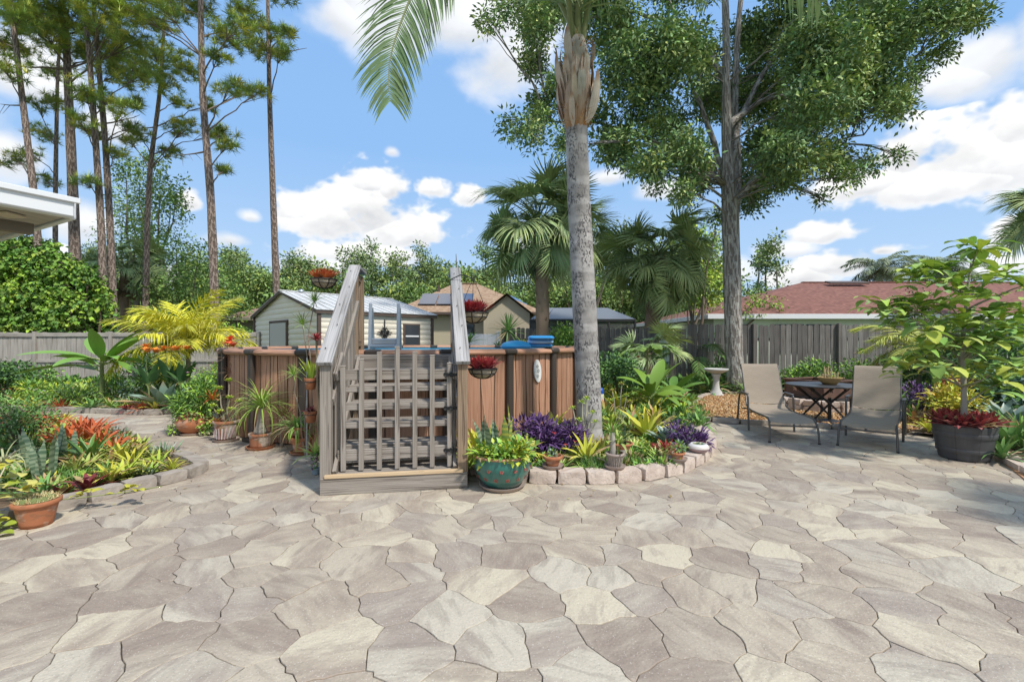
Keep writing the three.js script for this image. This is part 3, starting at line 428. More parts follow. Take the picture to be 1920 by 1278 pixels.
{ // the shed: built in its own axes, x along the long side, z along the gable
  const t = thing('garden_shed', 'cream log-sided garden shed with a grey metal roof behind the pool', 'shed', V(-5.29, 0, -12.5)); const s = [.69, .72]; t.rotation.y = Math.atan2(s[1], s[0]);
  const LX = 3.75, LZ = 5.3, HE = 2.3, HR = 2.98, n = 14, ch = HE / n;
  const prof = [[0, 0], [.012, .12], [.022, .4], [.02, .7], [.006, .93], [0, 1]];
  const course = (name, u0a, u1a, u0b, u1b, y0, y1, put) => { const b = new MB(); let pr = null; for (const [o, f] of prof) { const y = lerp(y0, y1, f), a = put(lerp(u0a, u0b, f), y, o), c = put(lerp(u1a, u1b, f), y, o), A = b.v(a.x, a.y, a.z, [1, 1, 1], lerp(u0a, u0b, f), y), C = b.v(c.x, c.y, c.z, [1, 1, 1], lerp(u1a, u1b, f), y); if (pr) b.q(pr[0], pr[1], C, A); pr = [A, C]; } mesh(name, b.geo(), M.siding, t); };
  slabBox('wall_core', .01, LX - .01, 0, HE - .02, .012, LZ - .01, M.olive, t);
  // long side faces +z in the shed's axes (towards the camera's right), gable faces -x
  for (let i = 0; i < n; i++) { course('siding_board', 0, LX, 0, LX, i * ch, (i + 1) * ch, (u, y, o) => V(u, y, .002 + o)); course('siding_board', 0, LZ, 0, LZ, i * ch, (i + 1) * ch, (u, y, o) => V(-.002 - o, y, -LZ + u)); }
  for (let i = 0; i < 5; i++) { const y0 = HE + i * ch, y1 = Math.min(HR - .02, y0 + ch), w = y => LZ / 2 * Math.max(0, 1 - (y - HE) / (HR - HE)); if (y1 <= y0) break; course('siding_board', LZ / 2 - w(y0), LZ / 2 + w(y0), LZ / 2 - w(y1), LZ / 2 + w(y1), y0, y1, (u, y, o) => V(-.002 - o, y, -LZ + u)); }
  // roof panels with raised ribs
  const roofM = plain([.56, .565, .56], .75, 0), rm = Math.atan2(HR - HE, LZ / 2), RL = Math.hypot(HR - HE, LZ / 2) + .18;
  for (const sd of [1, -1]) for (let i = 0; i < 5; i++) { const w = (LX + .3) / 5, g = [chamfer(w - .004, .02, RL, .004)]; for (let k = 0; k < 3; k++) { const r = chamfer(.035, .03, RL - .01, .008); r.translate(-w / 2 + w * (k + .5) / 3, .02, 0); g.push(r); } const m = mesh('roof_panel', mergeGeometries(g), roofM, t, V(-.15 + w * (i + .5), (HR + HE) / 2 + .03, -LZ / 2 + sd * (LZ / 4 + .05))); m.rotation.x = sd * rm; }
  const rc = mesh('ridge_cap', chamfer(LX + .3, .03, .22, .008), roofM, t, V(LX / 2, HR + .055, -LZ / 2));
  for (const sd of [1, -1]) beam('gable_trim', V(-.12, HE - .06, -LZ / 2 + sd * (LZ / 2 + .12)), V(-.12, HR + .01, -LZ / 2), .03, .09, M.trimBrown, t, V(1, 0, 0));
  mesh('eave_trim', chamfer(LX + .3, .1, .03, .006), M.trimBrown, t, V(LX / 2, HE - .05, .1)); for (const p of [[-.03, .03], [-.03, -LZ], [LX, .03]]) mesh('corner_trim', chamfer(.09, HE, .09, .006), M.trimBrown, t, V(p[0], HE / 2, p[1]));
  const dw = 1.35, dz = -LZ + 2.35; const door = mesh('door', chamfer(.05, 2.0, dw, .006), plain([.50, .48, .43], .6), t, V(-.06, 1.02, dz)); mesh('door_frame', chamfer(.06, 2.06, .07, .006), M.trimBrown, t, V(-.05, 1.03, dz - dw / 2 - .035)); mesh('door_frame', chamfer(.06, 2.06, .07, .006), M.trimBrown, t, V(-.05, 1.03, dz + dw / 2 + .035)); mesh('door_header', chamfer(.06, .07, dw + .2, .006), M.trimBrown, t, V(-.05, 2.07, dz));
  mesh('handle', chamfer(.03, .1, .03, .006), M.metalDark, door, V(-.04, 0, dw / 2 - .12));
  const win = mesh('window', chamfer(.62, .8, .06, .006), M.trimBrown, t, V(2.95, 1.6, .035)); mesh('sash', chamfer(.5, .05, .03, .004), M.white, win, V(0, 0, .04)); mesh('sash', chamfer(.5, .04, .03, .004), M.white, win, V(0, -.34, .04)); mesh('pane', chamfer(.5, .33, .02, .002), M.glass, win, V(0, .19, .03)); mesh('pane', chamfer(.5, .29, .02, .002), M.glass, win, V(0, -.17, .03));
  const vent = mesh('roof_vent', new THREE.SphereGeometry(.1, 12, 6, 0, 6.3, 0, 1.6), M.galv, t, V(.5, HR + .04, -LZ / 2 + .1));
  // iron compass rose hung on the shed's side
  const c = new THREE.Group(); c.name = numbered('wall_ornament'); c.position.set(1.97, 1.74, .06); t.updateMatrixWorld(true); scene.add(c); c.position.applyMatrix4(t.matrixWorld); c.rotation.y = t.rotation.y; tag(c, 'black iron compass rose hung on the cream shed wall', 'ornament');
  mesh('bar', chamfer(.03, .74, .02, .004), M.black, c); mesh('bar', chamfer(.5, .03, .02, .004), M.black, c, V(0, -.03, .003)); mesh('ring', new THREE.TorusGeometry(.13, .014, 6, 24), M.black, c, V(0, -.03, 0)); mesh('ring', new THREE.TorusGeometry(.07, .012, 6, 20), M.black, c, V(0, -.03, 0));
  for (let k = 0; k < 8; k++) { const a = k * Math.PI / 4 + .39; const m = mesh('ray', new THREE.ConeGeometry(.025, .14, 4), M.black, c, V(Math.cos(a) * .16, -.03 + Math.sin(a) * .16, 0)); m.rotation.z = a - Math.PI / 2; }
}
{ // corner of the porch roof that reaches in at the upper left
  const t = thing('porch_roof', 'white aluminium porch roof corner at the upper left', 'roof', V(-3.77, 0, -3.9)); t.rotation.y = Math.atan2(-.47, .88) + Math.PI;   // +x runs back along the house (-.88, -.47), +z runs towards the camera side
  const L = 4.5, W = 5, fasc = std({ color: col(.74, .76, .78), roughness: .4 }), sof = std({ map: tex(256, (u, v) => { const e = (u * 8) % 1; const n = fb(u, v, 12, 12, 980, 3); const c = mix3([.40, .375, .32], [.5, .47, .41], n); return e < .07 ? [c[0] * .55, c[1] * .55, c[2] * .55] : c; }, true, 1), roughness: .8 });
  const X = V(-.88, 0, -.47), Z = V(-.47, 0, .88);      // from the corner: X along the end, Z along the gutter
  t.rotation.y = 0; const P = (a, b, y) => V(X.x * a + Z.x * b, y, X.z * a + Z.z * b), y0 = 2.5, y1 = 2.665;
  poly3('roof_sheet', [P(0, 0, y1 - .01), P(L, 0, y1 + .05), P(L, W, y1 + .05), P(0, W, y1 - .01)], M.white, t);
  beam('gutter', P(.0, 0, (y0 + y1) / 2), P(0, W, (y0 + y1) / 2), y1 - y0, .1, fasc, t, V(0, 1, 0), .012); beam('drip_edge', P(-.06, -.03, y1 - .02), P(-.06, W, y1 - .02), .045, .03, fasc, t, V(0, 1, 0)); beam('fascia', P(.06, -.02, (y0 + y1) / 2 + .004), P(L, -.02, (y0 + y1) / 2 + .004), y1 - y0, .05, fasc, t, V(0, 1, 0), .008);
  for (let k = 0; k < 3; k++) { const a = .06 + k * .62; poly3('soffit_panel', [P(a, .02, y0 + .02 + k * .003), P(a + .6, .02, y0 + .02 + k * .003), P(a + .6, W, y0 + .02 + k * .003), P(a, W, y0 + .02 + k * .003)], sof, t); }
  beam('support_beam', P(.72, .05, y0 - .02), P(.72, W, y0 - .02), .1, .09, plain([.2, .17, .14], .7), t, V(0, 1, 0)); mesh('soffit_light', chamfer(.16, .02, .16, .004), plain([.6, .52, .4], .5), t, P(.35, .3, y0 + .005));
}

// ---------------------------------------------------------------- trees
MB.prototype.strip = function (p, dir, L, W, sag, c, segs = 3, prof = 'strap', wref = V(.1, 1, .05)) {   // hanging leaflet that bends down under its weight
  const d = dir.clone().normalize(), q = p.clone(), s = V(0, 0, 0); let prev = null;
  for (let k = 0; k <= segs; k++) {
    const t = k / segs; s.crossVectors(d, wref).normalize(); const w = W / 2 * (prof === 'needle' ? 1 - t * .9 : Math.min(1, .45 + 2.2 * t) * (1 - Math.pow(t, 2.6)) + .03), cc = typeof c === 'function' ? c(t) : c;
    const a = this.v(q.x + s.x * w, q.y + s.y * w, q.z + s.z * w, cc, 0, t), b = this.v(q.x - s.x * w, q.y - s.y * w, q.z - s.z * w, cc, 1, t);
    if (prev) this.q(prev[0], prev[1], b, a); prev = [a, b]; q.addScaledVector(d, L / segs); d.y -= sag / segs * 1.4; d.normalize();
  }
  return q;
};
function ballDir() { const u = rr(-1, 1), a = rr(0, 6.283), s = Math.sqrt(1 - u * u); return V(Math.cos(a) * s, u, Math.sin(a) * s); }
function clusterGeo(n, rad, L, W, droop = .2, tone = [1, 1, 1], va = .25, stem = true) {   // a twig with leaves: white-based colours, tinted by the copy
  const b = new MB();
  for (let k = 0; k < n; k++) { const d = ballDir(); const p = d.clone().multiplyScalar(rad * Math.pow(R(), .5)); const o = d.clone().add(ballDir().multiplyScalar(.8)); o.y -= droop; o.normalize(); const nn = V(0, 1, 0).addScaledVector(ballDir(), .7); nn.addScaledVector(o, -nn.dot(o)).normalize(); b.leaf(p, o, nn, L * rr(.7, 1.2), W * rr(.75, 1.2), vary(tone, va)); }
  return b.geo();
}
function crown(list, lobes, dens, pal, size, flat = .8) {
  for (const [c, r] of lobes) { const n = Math.max(3, Math.round(dens * r * r)); for (let k = 0; k < n; k++) { const d = ballDir(), q = Math.pow(R(), .42); list.push({ m: mat4(V(c.x + d.x * r * q, c.y + d.y * r * q * flat, c.z + d.z * r * q), rr(-.6, .6), rr(0, 6.28), rr(-.6, .6), size * rr(.75, 1.25)), c: vary(pal[Math.floor(R() * pal.length)], .2) }); } }
  return list;
}
const limb = (b, a, c, r0, r1, n = 6, sag = .12, c0 = [1, 1, 1]) => { const L = a.distanceTo(c), pts = []; for (let k = 0; k <= n; k++) { const t = k / n; pts.push(a.clone().lerp(c, t).add(V(rr(-.03, .03) * L * Math.sin(3.14 * t), Math.sin(3.14 * t) * sag * L * rr(.5, 1), rr(-.03, .03) * L * Math.sin(3.14 * t)))); } b.tube(pts, t => lerp(r0, r1, t), 6, c0); return pts; };

// --- tall slash pines
seed(61);
const needleTuft = (() => { const out = []; for (let v = 0; v < 3; v++) { const b = new MB(); for (let k = 0; k < 38; k++) { const d = ballDir(); d.y = Math.abs(d.y) * .9 - .15; d.normalize(); b.strip(V(0, 0, 0).addScaledVector(d, .02), d, rr(.17, .27), .019, .25, vary([1, 1, 1], .25), 2, 'needle'); } out.push(b.geo()); } return out; })();
const pinePal = [[.4, .48, .1], [.31, .41, .11], [.24, .35, .11], [.5, .51, .11]];
function pine(label, d, line, w, tufts, size = 1, bare = []) {   // line: [px, py] of the trunk from low to high; tufts: [px, py, r px]
  const P = ([x, y], dd = 0) => at(x, y, d + dd), t = thing('pine_tree', label, 'tree', onG(line[0][0], d));
  const off = t.position, loc = p => p.sub(off); const b = new MB();
  const pts = [V(0, 0, 0), ...line.map(q => loc(P(q)))]; const lastA = pts[pts.length - 1], lastB = pts[pts.length - 2]; const dir = lastA.clone().sub(lastB).normalize(); while (pts[pts.length - 1].y < 17.5) pts.push(pts[pts.length - 1].clone().addScaledVector(dir, 1.6).add(V(rr(-.05, .05), 0, rr(-.05, .05))));
  const cv = new THREE.CatmullRomCurve3(pts), sp = cv.getSpacedPoints(26), H = sp[26].y, R0 = w * d / F / 2 * .86; b.tube(sp, sp.map((p, k) => R0 * (1 - .62 * k / 26) * (k === 0 ? 1.18 : 1)), 10, [1, 1, 1], true, .03);
  mesh('trunk', b.geo(), M.pineBark, t);
  const lb = new MB(), lists = [[], [], []], near = y => sp.reduce((m, p) => Math.abs(p.y - y) < Math.abs(m.y - y) ? p : m);
  for (const [px, py, r] of [...tufts, ...[0, 1, 2, 3, 4, 5, 6, 7].map(k => [line[line.length - 1][0] + rr(-90, 90), -30 - k * 26, rr(34, 55)])]) {
    const dz = rr(-1.6, 1.6), c = loc(P([px, py], dz)), rad = r * d / F, st = near(c.y - rr(.3, .9) - c.distanceTo(near(c.y)) * .25), tr = limb(lb, st.clone(), c, R0 * .18, .012, 6, .05);
    const n = Math.round(12 + rad * rad * 42 * size);
    for (let k = 0; k < n; k++) { const q = ballDir().multiplyScalar(rad * Math.pow(R(), .5)); q.y *= .62; const p = c.clone().add(q); lists[k % 3].push({ m: mat4(p, rr(-.5, .5), rr(0, 6.3), rr(-.5, .5), rr(.9, 1.5)), c: vary(pinePal[Math.floor(R() * 4)], .2) }); if (k % 5 === 0) limb(lb, tr[4].clone(), p, .014, .006, 2, .03); }
  }
  for (const [px, py, dz = 0] of bare) { const c = loc(P([px, py], dz)); const s = limb(lb, near(c.y - .2).clone(), c, R0 * .22, .008, 5, -.04); for (let k = 0; k < 3; k++) limb(lb, s[2 + k].clone(), s[2 + k].clone().add(V(rr(-.5, .5), rr(-.4, .3), rr(-.3, .3))), .01, .004, 3, .05); }
  stuff(mesh('limbs', lb.geo(), std({ color: col(.2, .155, .125), roughness: 1 }), t));
  lists.forEach((l, k) => l.length && inst('needles', needleTuft[k], M.farLeaf, l, t));
  return t;
}
const G1 = 'tall pines at the left';
pine('slender leaning pine with foliage high up at the far left edge', 17, [[78, 620], [66, 400], [48, 240], [26, 60]], 17, [[30, 30, 40], [70, 20, 50], [0, 80, 45], [40, 95, 35], [25, 300, 30], [10, 130, 35]], 1, [[0, 195]]);
pine('thin pine between the leftmost pine and the thick pine', 22, [[104, 620], [103, 400], [106, 200]], 12, [[105, 190, 25], [80, 250, 30], [60, 290, 22], [95, 130, 38], [120, 60, 45], [65, 195, 20], [85, 340, 22]]);
pine('thick-trunked pine rising out of the leafy green vine mound', 19, [[143, 620], [138, 420], [128, 180], [122, 60]], 25, [[120, 30, 50], [170, 50, 55], [80, 60, 45], [215, 105, 45], [245, 85, 45], [180, 110, 45], [60, 15, 45], [225, 140, 38], [130, 90, 38], [40, 40, 40]], 1.1, [[8, 118]]);
pine('pine just right of the thick pine with a mid-height fork', 18, [[193, 640], [190, 450], [176, 230], [165, 90]], 17, [[160, 170, 32], [190, 30, 45], [225, 20, 45], [150, 230, 26], [165, 340, 22], [200, 190, 32], [180, 250, 22]], 1);
pine('lichen-streaked pine leaning left beside the forked pine', 18.5, [[214, 640], [206, 430], [196, 260], [184, 120]], 16, [[230, 200, 26], [250, 190, 22], [245, 240, 22], [185, 60, 42], [260, 140, 36], [215, 285, 18]], 1, [[262, 215], [240, 245]]);
pine('slim pine leaning right with spreading low branches', 22, [[272, 620], [280, 330], [297, 190], [303, 120]], 14, [[290, 100, 40], [330, 110, 38], [310, 150, 36], [350, 130, 34], [270, 130, 32], [335, 190, 25], [260, 250, 24], [330, 240, 24], [350, 235, 22], [400, 255, 20], [320, 285, 22], [390, 200, 20], [240, 265, 16]], 1, [[255, 240]]);
pine('tall straight pine in the middle of the left group', 17.5, [[403, 640], [395, 380], [380, 180], [376, 20]], 20, [[375, 10, 35], [340, 20, 40], [420, 60, 36], [300, 15, 38], [255, 30, 26], [440, 85, 30], [410, 105, 24], [430, 165, 26], [465, 175, 20], [490, 172, 14], [415, 250, 26], [425, 275, 18], [420, 318, 14], [300, 45, 30], [450, 45, 30]], 1, [[330, 290]]);
pine('bare-trunked pine standing alone right of the others', 21, [[521, 640], [512, 380], [505, 180], [502, 20]], 17, [[500, 105, 28], [530, 95, 22], [480, 85, 26], [535, 60, 20], [470, 40, 28], [510, 60, 20], [450, 15, 26]], 1, [[575, 90], [560, 70], [545, -20]]);

// --- live oak on the right
{
  seed(71); const d = 12.6, t = thing('oak_tree', 'tall spreading oak with a straight lichened trunk in front of the right fence', 'tree', onG(1381, d)), off = t.position, loc = (x, y, dd = 0) => at(x, y, d + dd).sub(off);
  const b = new MB(), pts = [V(0, 0, 0), V(-.02, .3, 0), loc(1376, 640), loc(1373, 520), loc(1370, 420), loc(1364, 300), loc(1362, 180), loc(1362, 60), loc(1358, -80), loc(1365, -200)];
  const sp = new THREE.CatmullRomCurve3(pts).getSpacedPoints(34); b.tube(sp, sp.map((p, k) => [.31, .265][k] || (k < 13 ? .232 - k * .001 : k < 16 ? lerp(.22, .155, (k - 12) / 4) : lerp(.14, .05, (k - 16) / 18))), 14, [1, 1, 1], true, .025); 
  const s2 = new THREE.CatmullRomCurve3([loc(1374, 430), loc(1382, 330, .4), loc(1378, 200, .7), loc(1384, 60, .9), loc(1400, -100, 1.2)]).getSpacedPoints(14); b.tube(s2, s2.map((p, k) => lerp(.15, .05, k / 14)), 9, [1, 1, 1], true, .03);
  mesh('trunk', b.geo(), M.oakBark, t);
  const L = [[1310, 300, 40], [1405, 300, 45], [1345, 330, 34], [1330, 120, 60], [1395, 200, 50], [1350, 400, 26], [1395, 360, 36], [1300, 330, 34], [1240, 335, 36], [1460, 335, 40], [1505, 300, 45], [1000, 200, 42], [1190, 320, 36], [930, 30, 45], [985, 60, 62], [1000, 125, 45], [1060, 30, 80], [1050, 150, 55], [1012, 238, 42], [962, 240, 26], [1060, 268, 40], [1100, 210, 55], [1150, 60, 85], [1180, 160, 80], [1160, 255, 62], [1230, 230, 75], [1260, 90, 95], [1220, 300, 45], [1290, 295, 55], [1262, 355, 40], [1318, 345, 40], [1340, 200, 75], [1400, 60, 95], [1450, 160, 100], [1440, 262, 80], [1420, 340, 55], [1402, 388, 30], [1480, 310, 58], [1520, 235, 88], [1550, 120, 100], [1605, 195, 78], [1640, 120, 85], [1620, 55, 92], [1665, 200, 48], [1560, 305, 50], [1600, 325, 38], [1642, 312, 26], [1682, 296, 16], [1700, 60, 72], [1780, 40, 58], [1838, 22, 34], [1722, 128, 42], [1762, 95, 32], [1500, 20, 95], [1545, 368, 16],
    [1000, -60, 85], [1150, -80, 105], [1300, -100, 120], [1450, -120, 130], [1600, -90, 110], [1750, -50, 80], [1250, -200, 105], [1400, -240, 120], [1550, -210, 100]];
  const lobes = [], lb = new MB(), frame = sp.filter(q => q.y > 4.6).map(q => q.clone());
  for (const m of [[[1366, 345, 0], [1335, 260, .5], [1300, 160, .8], [1270, 40, 1], [1220, -60, 1]], [[1368, 310, 0], [1400, 195, .6], [1450, 115, 1], [1540, 62, 1.2], [1660, 42, 1], [1770, 48, .8]], [[1369, 385, 0], [1332, 322, .4], [1240, 272, .6], [1130, 232, .7], [1030, 226, .6]], [[1370, 395, 0], [1430, 322, .5], [1520, 275, .8], [1620, 255, .8]], [[1364, 160, 0], [1300, 66, .5], [1180, 24, .8], [1040, 44, .8]], [[1364, 240, 0], [1440, 185, 1], [1560, 190, 1.6], [1660, 180, 1.6]]]) { const q = new THREE.CatmullRomCurve3(m.map(k => loc(...k))).getSpacedPoints(16).map((k, i) => k.add(V(rr(-.06, .06), rr(-.06, .06), rr(-.06, .06)).multiplyScalar(i ? 1 : 0))); lb.tube(q, u => lerp(.105, .022, Math.pow(u, .7)), 8, [1, 1, 1], true, .05); frame.push(...q.slice(3)); }
  for (const [px, py, r] of L) { const far = 1 - Math.min(1, Math.abs(px - 1375) / 520), m = r > 45 ? 3 : 2; for (let k = 0; k < m; k++) { const nearT = Math.abs(px - 1366) < r + 8, c = loc(px + rr(-.45, .45) * r, py + rr(-.45, .45) * r, nearT ? r * d / F * .8 + rr(.3, 1.9) : rr(-1.8, 1.8) * (.4 + far)), rad = r * d / F * rr(.5, .72); lobes.push([c, rad]); const st = frame.reduce((q, p) => p.distanceTo(c) + Math.max(0, p.y - c.y) * 2 < q.distanceTo(c) + Math.max(0, q.y - c.y) * 2 ? p : q); const tr = limb(lb, st.clone(), c, clamp(c.distanceTo(st) * .014, .014, .04), .01, 6, .1); for (let j = 0; j < 4; j++) limb(lb, tr[3 + (j % 3)].clone(), c.clone().add(ballDir().multiplyScalar(rad * .8)), .012, .004, 4, .06); } }
  stuff(mesh('limbs', lb.geo(), M.oakBark, t));
  const gs = [0, 1, 2].map(() => clusterGeo(24, .24, .135, .055, .15, [1, 1, 1], .3)), all = crown([], lobes, 125, [[.16, .265, .10], [.21, .32, .11], [.13, .22, .095], [.27, .37, .12], [.36, .45, .13]], 1, .85);
  gs.forEach((g, k) => inst('crown', g, M.farLeaf, all.filter((_, i) => i % 3 === k), t));
}
// --- far woodland and the trees behind the yards
{
  seed(81); const w = thing('woodland', 'distant mixed pine and oak woodland along the horizon', 'woodland'); w.userData.kind = 'stuff';
  const list = [], lb = new MB(); const tree = (px, top, d, wd, kind) => { const base = onG(px, d), h = at(px, top, d).y, lobes = []; const lean = rr(-.6, .6); const tp = V(base.x + lean, h, base.z); lb.tube([base, base.clone().lerp(tp, .5), tp.clone().add(V(0, -h * .12, 0))], [h * .016, h * .012, .03], 6, vary([.2, .16, .13], .3)); const n = kind ? 9 : 11; for (let k = 0; k < n; k++) { const f = kind ? rr(.55, 1) : rr(.22, .97), rad = wd * d / F * (kind ? rr(.22, .4) : rr(.3, .5)) * (1.15 - f * .4); lobes.push([V(base.x + lean * f + rr(-1, 1) * wd * d / F * .62 * (1.1 - f * .55), h * f - rad * .4, base.z + rr(-1, 1) * 1.5), rad]); } crown(list, lobes, kind ? 8 : 8.5, kind ? [[.2, .285, .095], [.26, .34, .1], [.165, .25, .09]] : [[.16, .27, .07], [.22, .335, .08], [.29, .38, .09], [.14, .23, .065]], 1, .8); };
  for (let px = -120; px < 1180; px += 27) tree(px + rr(-14, 14), 466 + rr(-22, 28) + (px > 690 && px < 780 ? 14 : 0), rr(44, 62), rr(56, 86), R() < .6);
  for (let px = -100; px < 1400; px += 46) tree(px + rr(-20, 20), 520 + rr(-22, 22), rr(37, 44), rr(62, 90), false);
  for (const [px, top] of [[1415, 455], [1440, 448], [1462, 462]]) tree(px, top, 46, 34, true); tree(1160, 388, 40, 46, true); tree(1080, 430, 42, 60, true); tree(1300, 395, 36, 90, false); tree(1340, 470, 34, 70, false); tree(1205, 440, 40, 90, false); for (let px = 1330; px < 2300; px += 60) tree(px, 560 + rr(-14, 10), rr(46, 60), rr(50, 80), false);
  const gs = [0, 1].map(() => clusterGeo(26, .62, .34, .16, .1, [1, 1, 1], .3)); mesh('trunks', lb.geo(), M.stem, w).userData.kind = 'stuff'; gs.forEach((g, k) => inst('foliage', g, M.farLeaf, list.filter((_, i) => i % 2 === k), w));
}
function bushTree(name, label, d, baseX, lobesPx, pal, { leaf = [.1, .05], n = 20, rad = .3, dens = 40, trunk = .12, flat = .85, gy = 0, cat = 'tree', mat = M.farLeaf, depthJ = .8 } = {}) {
  const t = thing(name, label, cat, onG(baseX, d, gy)), off = t.position, lobes = lobesPx.map(([x, y, r]) => [at(x, y, d + rr(-depthJ, depthJ)).sub(off), r * d / F]);
  const lb = new MB(); for (const [c, r] of lobes) limb(lb, V(rr(-.1, .1) * trunk * 4, 0, rr(-.1, .1) * trunk * 4), c, trunk * .6, .012, 6, .03, vary([.17, .135, .1], .2)); mesh('trunk', lb.geo(), M.stem, t);
  const gs = [0, 1].map(() => clusterGeo(n, rad, leaf[0], leaf[1], .2, [1, 1, 1], .28)), all = crown([], lobes, dens, pal, 1, flat); gs.forEach((g, k) => inst('crown', g, mat, all.filter((_, i) => i % 2 === k), t)); return t;
}
seed(91);
const midG = [[.23, .37, .085], [.3, .43, .09], [.18, .31, .08]], limeG = [[.27, .44, .05], [.34, .5, .06], [.2, .36, .05], [.42, .54, .07]], darkG = [[.04, .085, .025], [.06, .11, .03], [.05, .095, .035]];
bushTree('broadleaf_tree', 'round dark green broadleaf tree between the slim pines', 27, 270, [[262, 330, 45], [300, 350, 45], [240, 370, 45], [320, 385, 30], [285, 400, 50], [250, 420, 45], [235, 320, 25], [300, 440, 40], [225, 450, 40], [330, 365, 20], [280, 300, 25]], midG, { leaf: [.2, .09], n: 22, rad: .42, dens: 16, trunk: .25, depthJ: 1.8 });
bushTree('broadleaf_tree', 'bright green oak behind the left fence beside the yellow palm', 24, 340, [[330, 470, 45], [370, 490, 45], [310, 500, 40], [350, 530, 55], [400, 545, 45], [320, 560, 50], [380, 580, 50], [430, 530, 35], [440, 575, 35], [290, 540, 30]], midG, { leaf: [.2, .09], n: 22, rad: .42, dens: 17, trunk: .2, depthJ: 1.5 });
bushTree('broadleaf_tree', 'sunlit light green tree behind the second fan palm', 20, 1300, [[1290, 420, 40], [1325, 450, 38], [1310, 500, 40], [1335, 520, 36], [1290, 560, 40], [1330, 565, 34], [1345, 410, 24], [1420, 560, 30], [1450, 570, 24]], limeG, { leaf: [.16, .08], n: 22, rad: .36, dens: 17, trunk: .16, depthJ: 1.2 });
bushTree('broadleaf_tree', 'leafy green tree behind the first fan palm and the dark enclosure', 30, 1080, [[1060, 540, 30], [1100, 500, 35], [1130, 540, 30], [960, 555, 25], [930, 540, 25], [1150, 480, 30], [1120, 440, 25]], midG, { leaf: [.24, .1], n: 22, rad: .5, dens: 12, trunk: .25, depthJ: 1.5 });
{ // leafy vine heaped over the left fence
  const d = 17, t = thing('vine_mound', 'large mound of bright green heart-leaved vine heaped behind the left fence', 'vine', onG(60, d)), off = t.position, L = [[30, 520, 62], [95, 525, 58], [150, 548, 42], [60, 580, 62], [130, 590, 52], [172, 580, 30], [0, 482, 40], [15, 600, 62], [-50, 540, 75], [85, 478, 22], [185, 605, 18], [-110, 580, 70], [120, 560, 50], [45, 500, 40], [110, 500, 30], [165, 520, 22], [190, 570, 18], [60, 455, 18], [200, 600, 14], [30, 465, 20], [140, 515, 24], [96, 462, 14], [205, 620, 16]];
  const a = [], core = new MB(); for (const [px, py, r] of L) { const c = at(px, py, d + rr(-.6, .6)).sub(off), rad = r * d / F; const n = Math.round(150 * rad * rad); for (let k = 0; k < n; k++) { const q = ballDir(); const s = rad * (rr(.66, 1.0) + .28 * perlin.noise(q.x * 3 + px, q.y * 3, q.z * 3)); a.push({ m: mat4(V(c.x + q.x * s, Math.max(.1, c.y + q.y * s), c.z + q.z * s), rr(-.4, .4), rr(0, 6.3), rr(-.4, .4), rr(.8, 1.3)), c: vary([[.13, .26, .035], [.18, .33, .04], [.095, .2, .035], [.27, .4, .045]][Math.floor(R() * 4)], .3) }); } limb(core, V(c.x, 0, c.z), c, .06, .03, 3, 0, [.12, .09, .06]); for (let k = 0; k < 14; k++) limb(core, c.clone(), c.clone().add(ballDir().multiplyScalar(rad * .9)), .02, .008, 3, .05, [.1, .09, .05]); }
  mesh('stems', core.geo(), M.stem, t); const gs = [0, 1].map(() => clusterGeo(10, .2, .14, .12, .5, [1, 1, 1], .25)); gs.forEach((g, k) => inst('foliage', g, M.farLeaf, a.filter((_, i) => i % 2 === k), t));
}

// --- fan palms
function fanLeaf(PL, BL, n, droop, colr, dead) {   // petiole along +x, costapalmate blade
  const b = new MB(), pts = []; let e = .35, p = V(0, 0, 0); for (let k = 0; k <= 6; k++) { pts.push(p.clone()); p = p.clone().add(V(Math.cos(e), Math.sin(e), 0).multiplyScalar(PL / 6)); e -= droop * .14; } b.tube(pts, t => lerp(.022, .012, t), 5, dead ? [.3, .2, .11] : [.19, .24, .08]);
  const c = pts[6], fx = V(Math.cos(e), Math.sin(e), 0), up = V(-Math.sin(e), Math.cos(e), 0), sd = V(0, 0, 1);
  for (let k = 0; k < n; k++) { const a = lerp(-2.15, 2.15, k / (n - 1)) + rr(-.02, .02), dir = fx.clone().multiplyScalar(Math.cos(a)).addScaledVector(sd, Math.sin(a)).addScaledVector(up, .15 + .55 * Math.abs(Math.sin(a))), L = BL * (.72 + .28 * Math.cos(a * .6)) * rr(.93, 1.05), c0 = vary(colr, .18); b.strip(c.clone().addScaledVector(fx, Math.max(0, Math.cos(a)) * BL * .18), dir, L, BL * .05, rr(.6, 1.9) * (dead ? 1.6 : 1), t => t > .86 ? mix3(c0, [.3, .26, .14], .5) : c0, 4); }
  return b.geo();
}
seed(95);
const fans = [fanLeaf(1.0, .95, 44, .9, [.31, .42, .18]), fanLeaf(.85, .9, 50, 1.3, [.27, .37, .17]), fanLeaf(1.1, 1.0, 50, .6, [.39, .48, .19])], deadFan = fanLeaf(.9, .8, 18, 2.2, [.30, .23, .14], true);
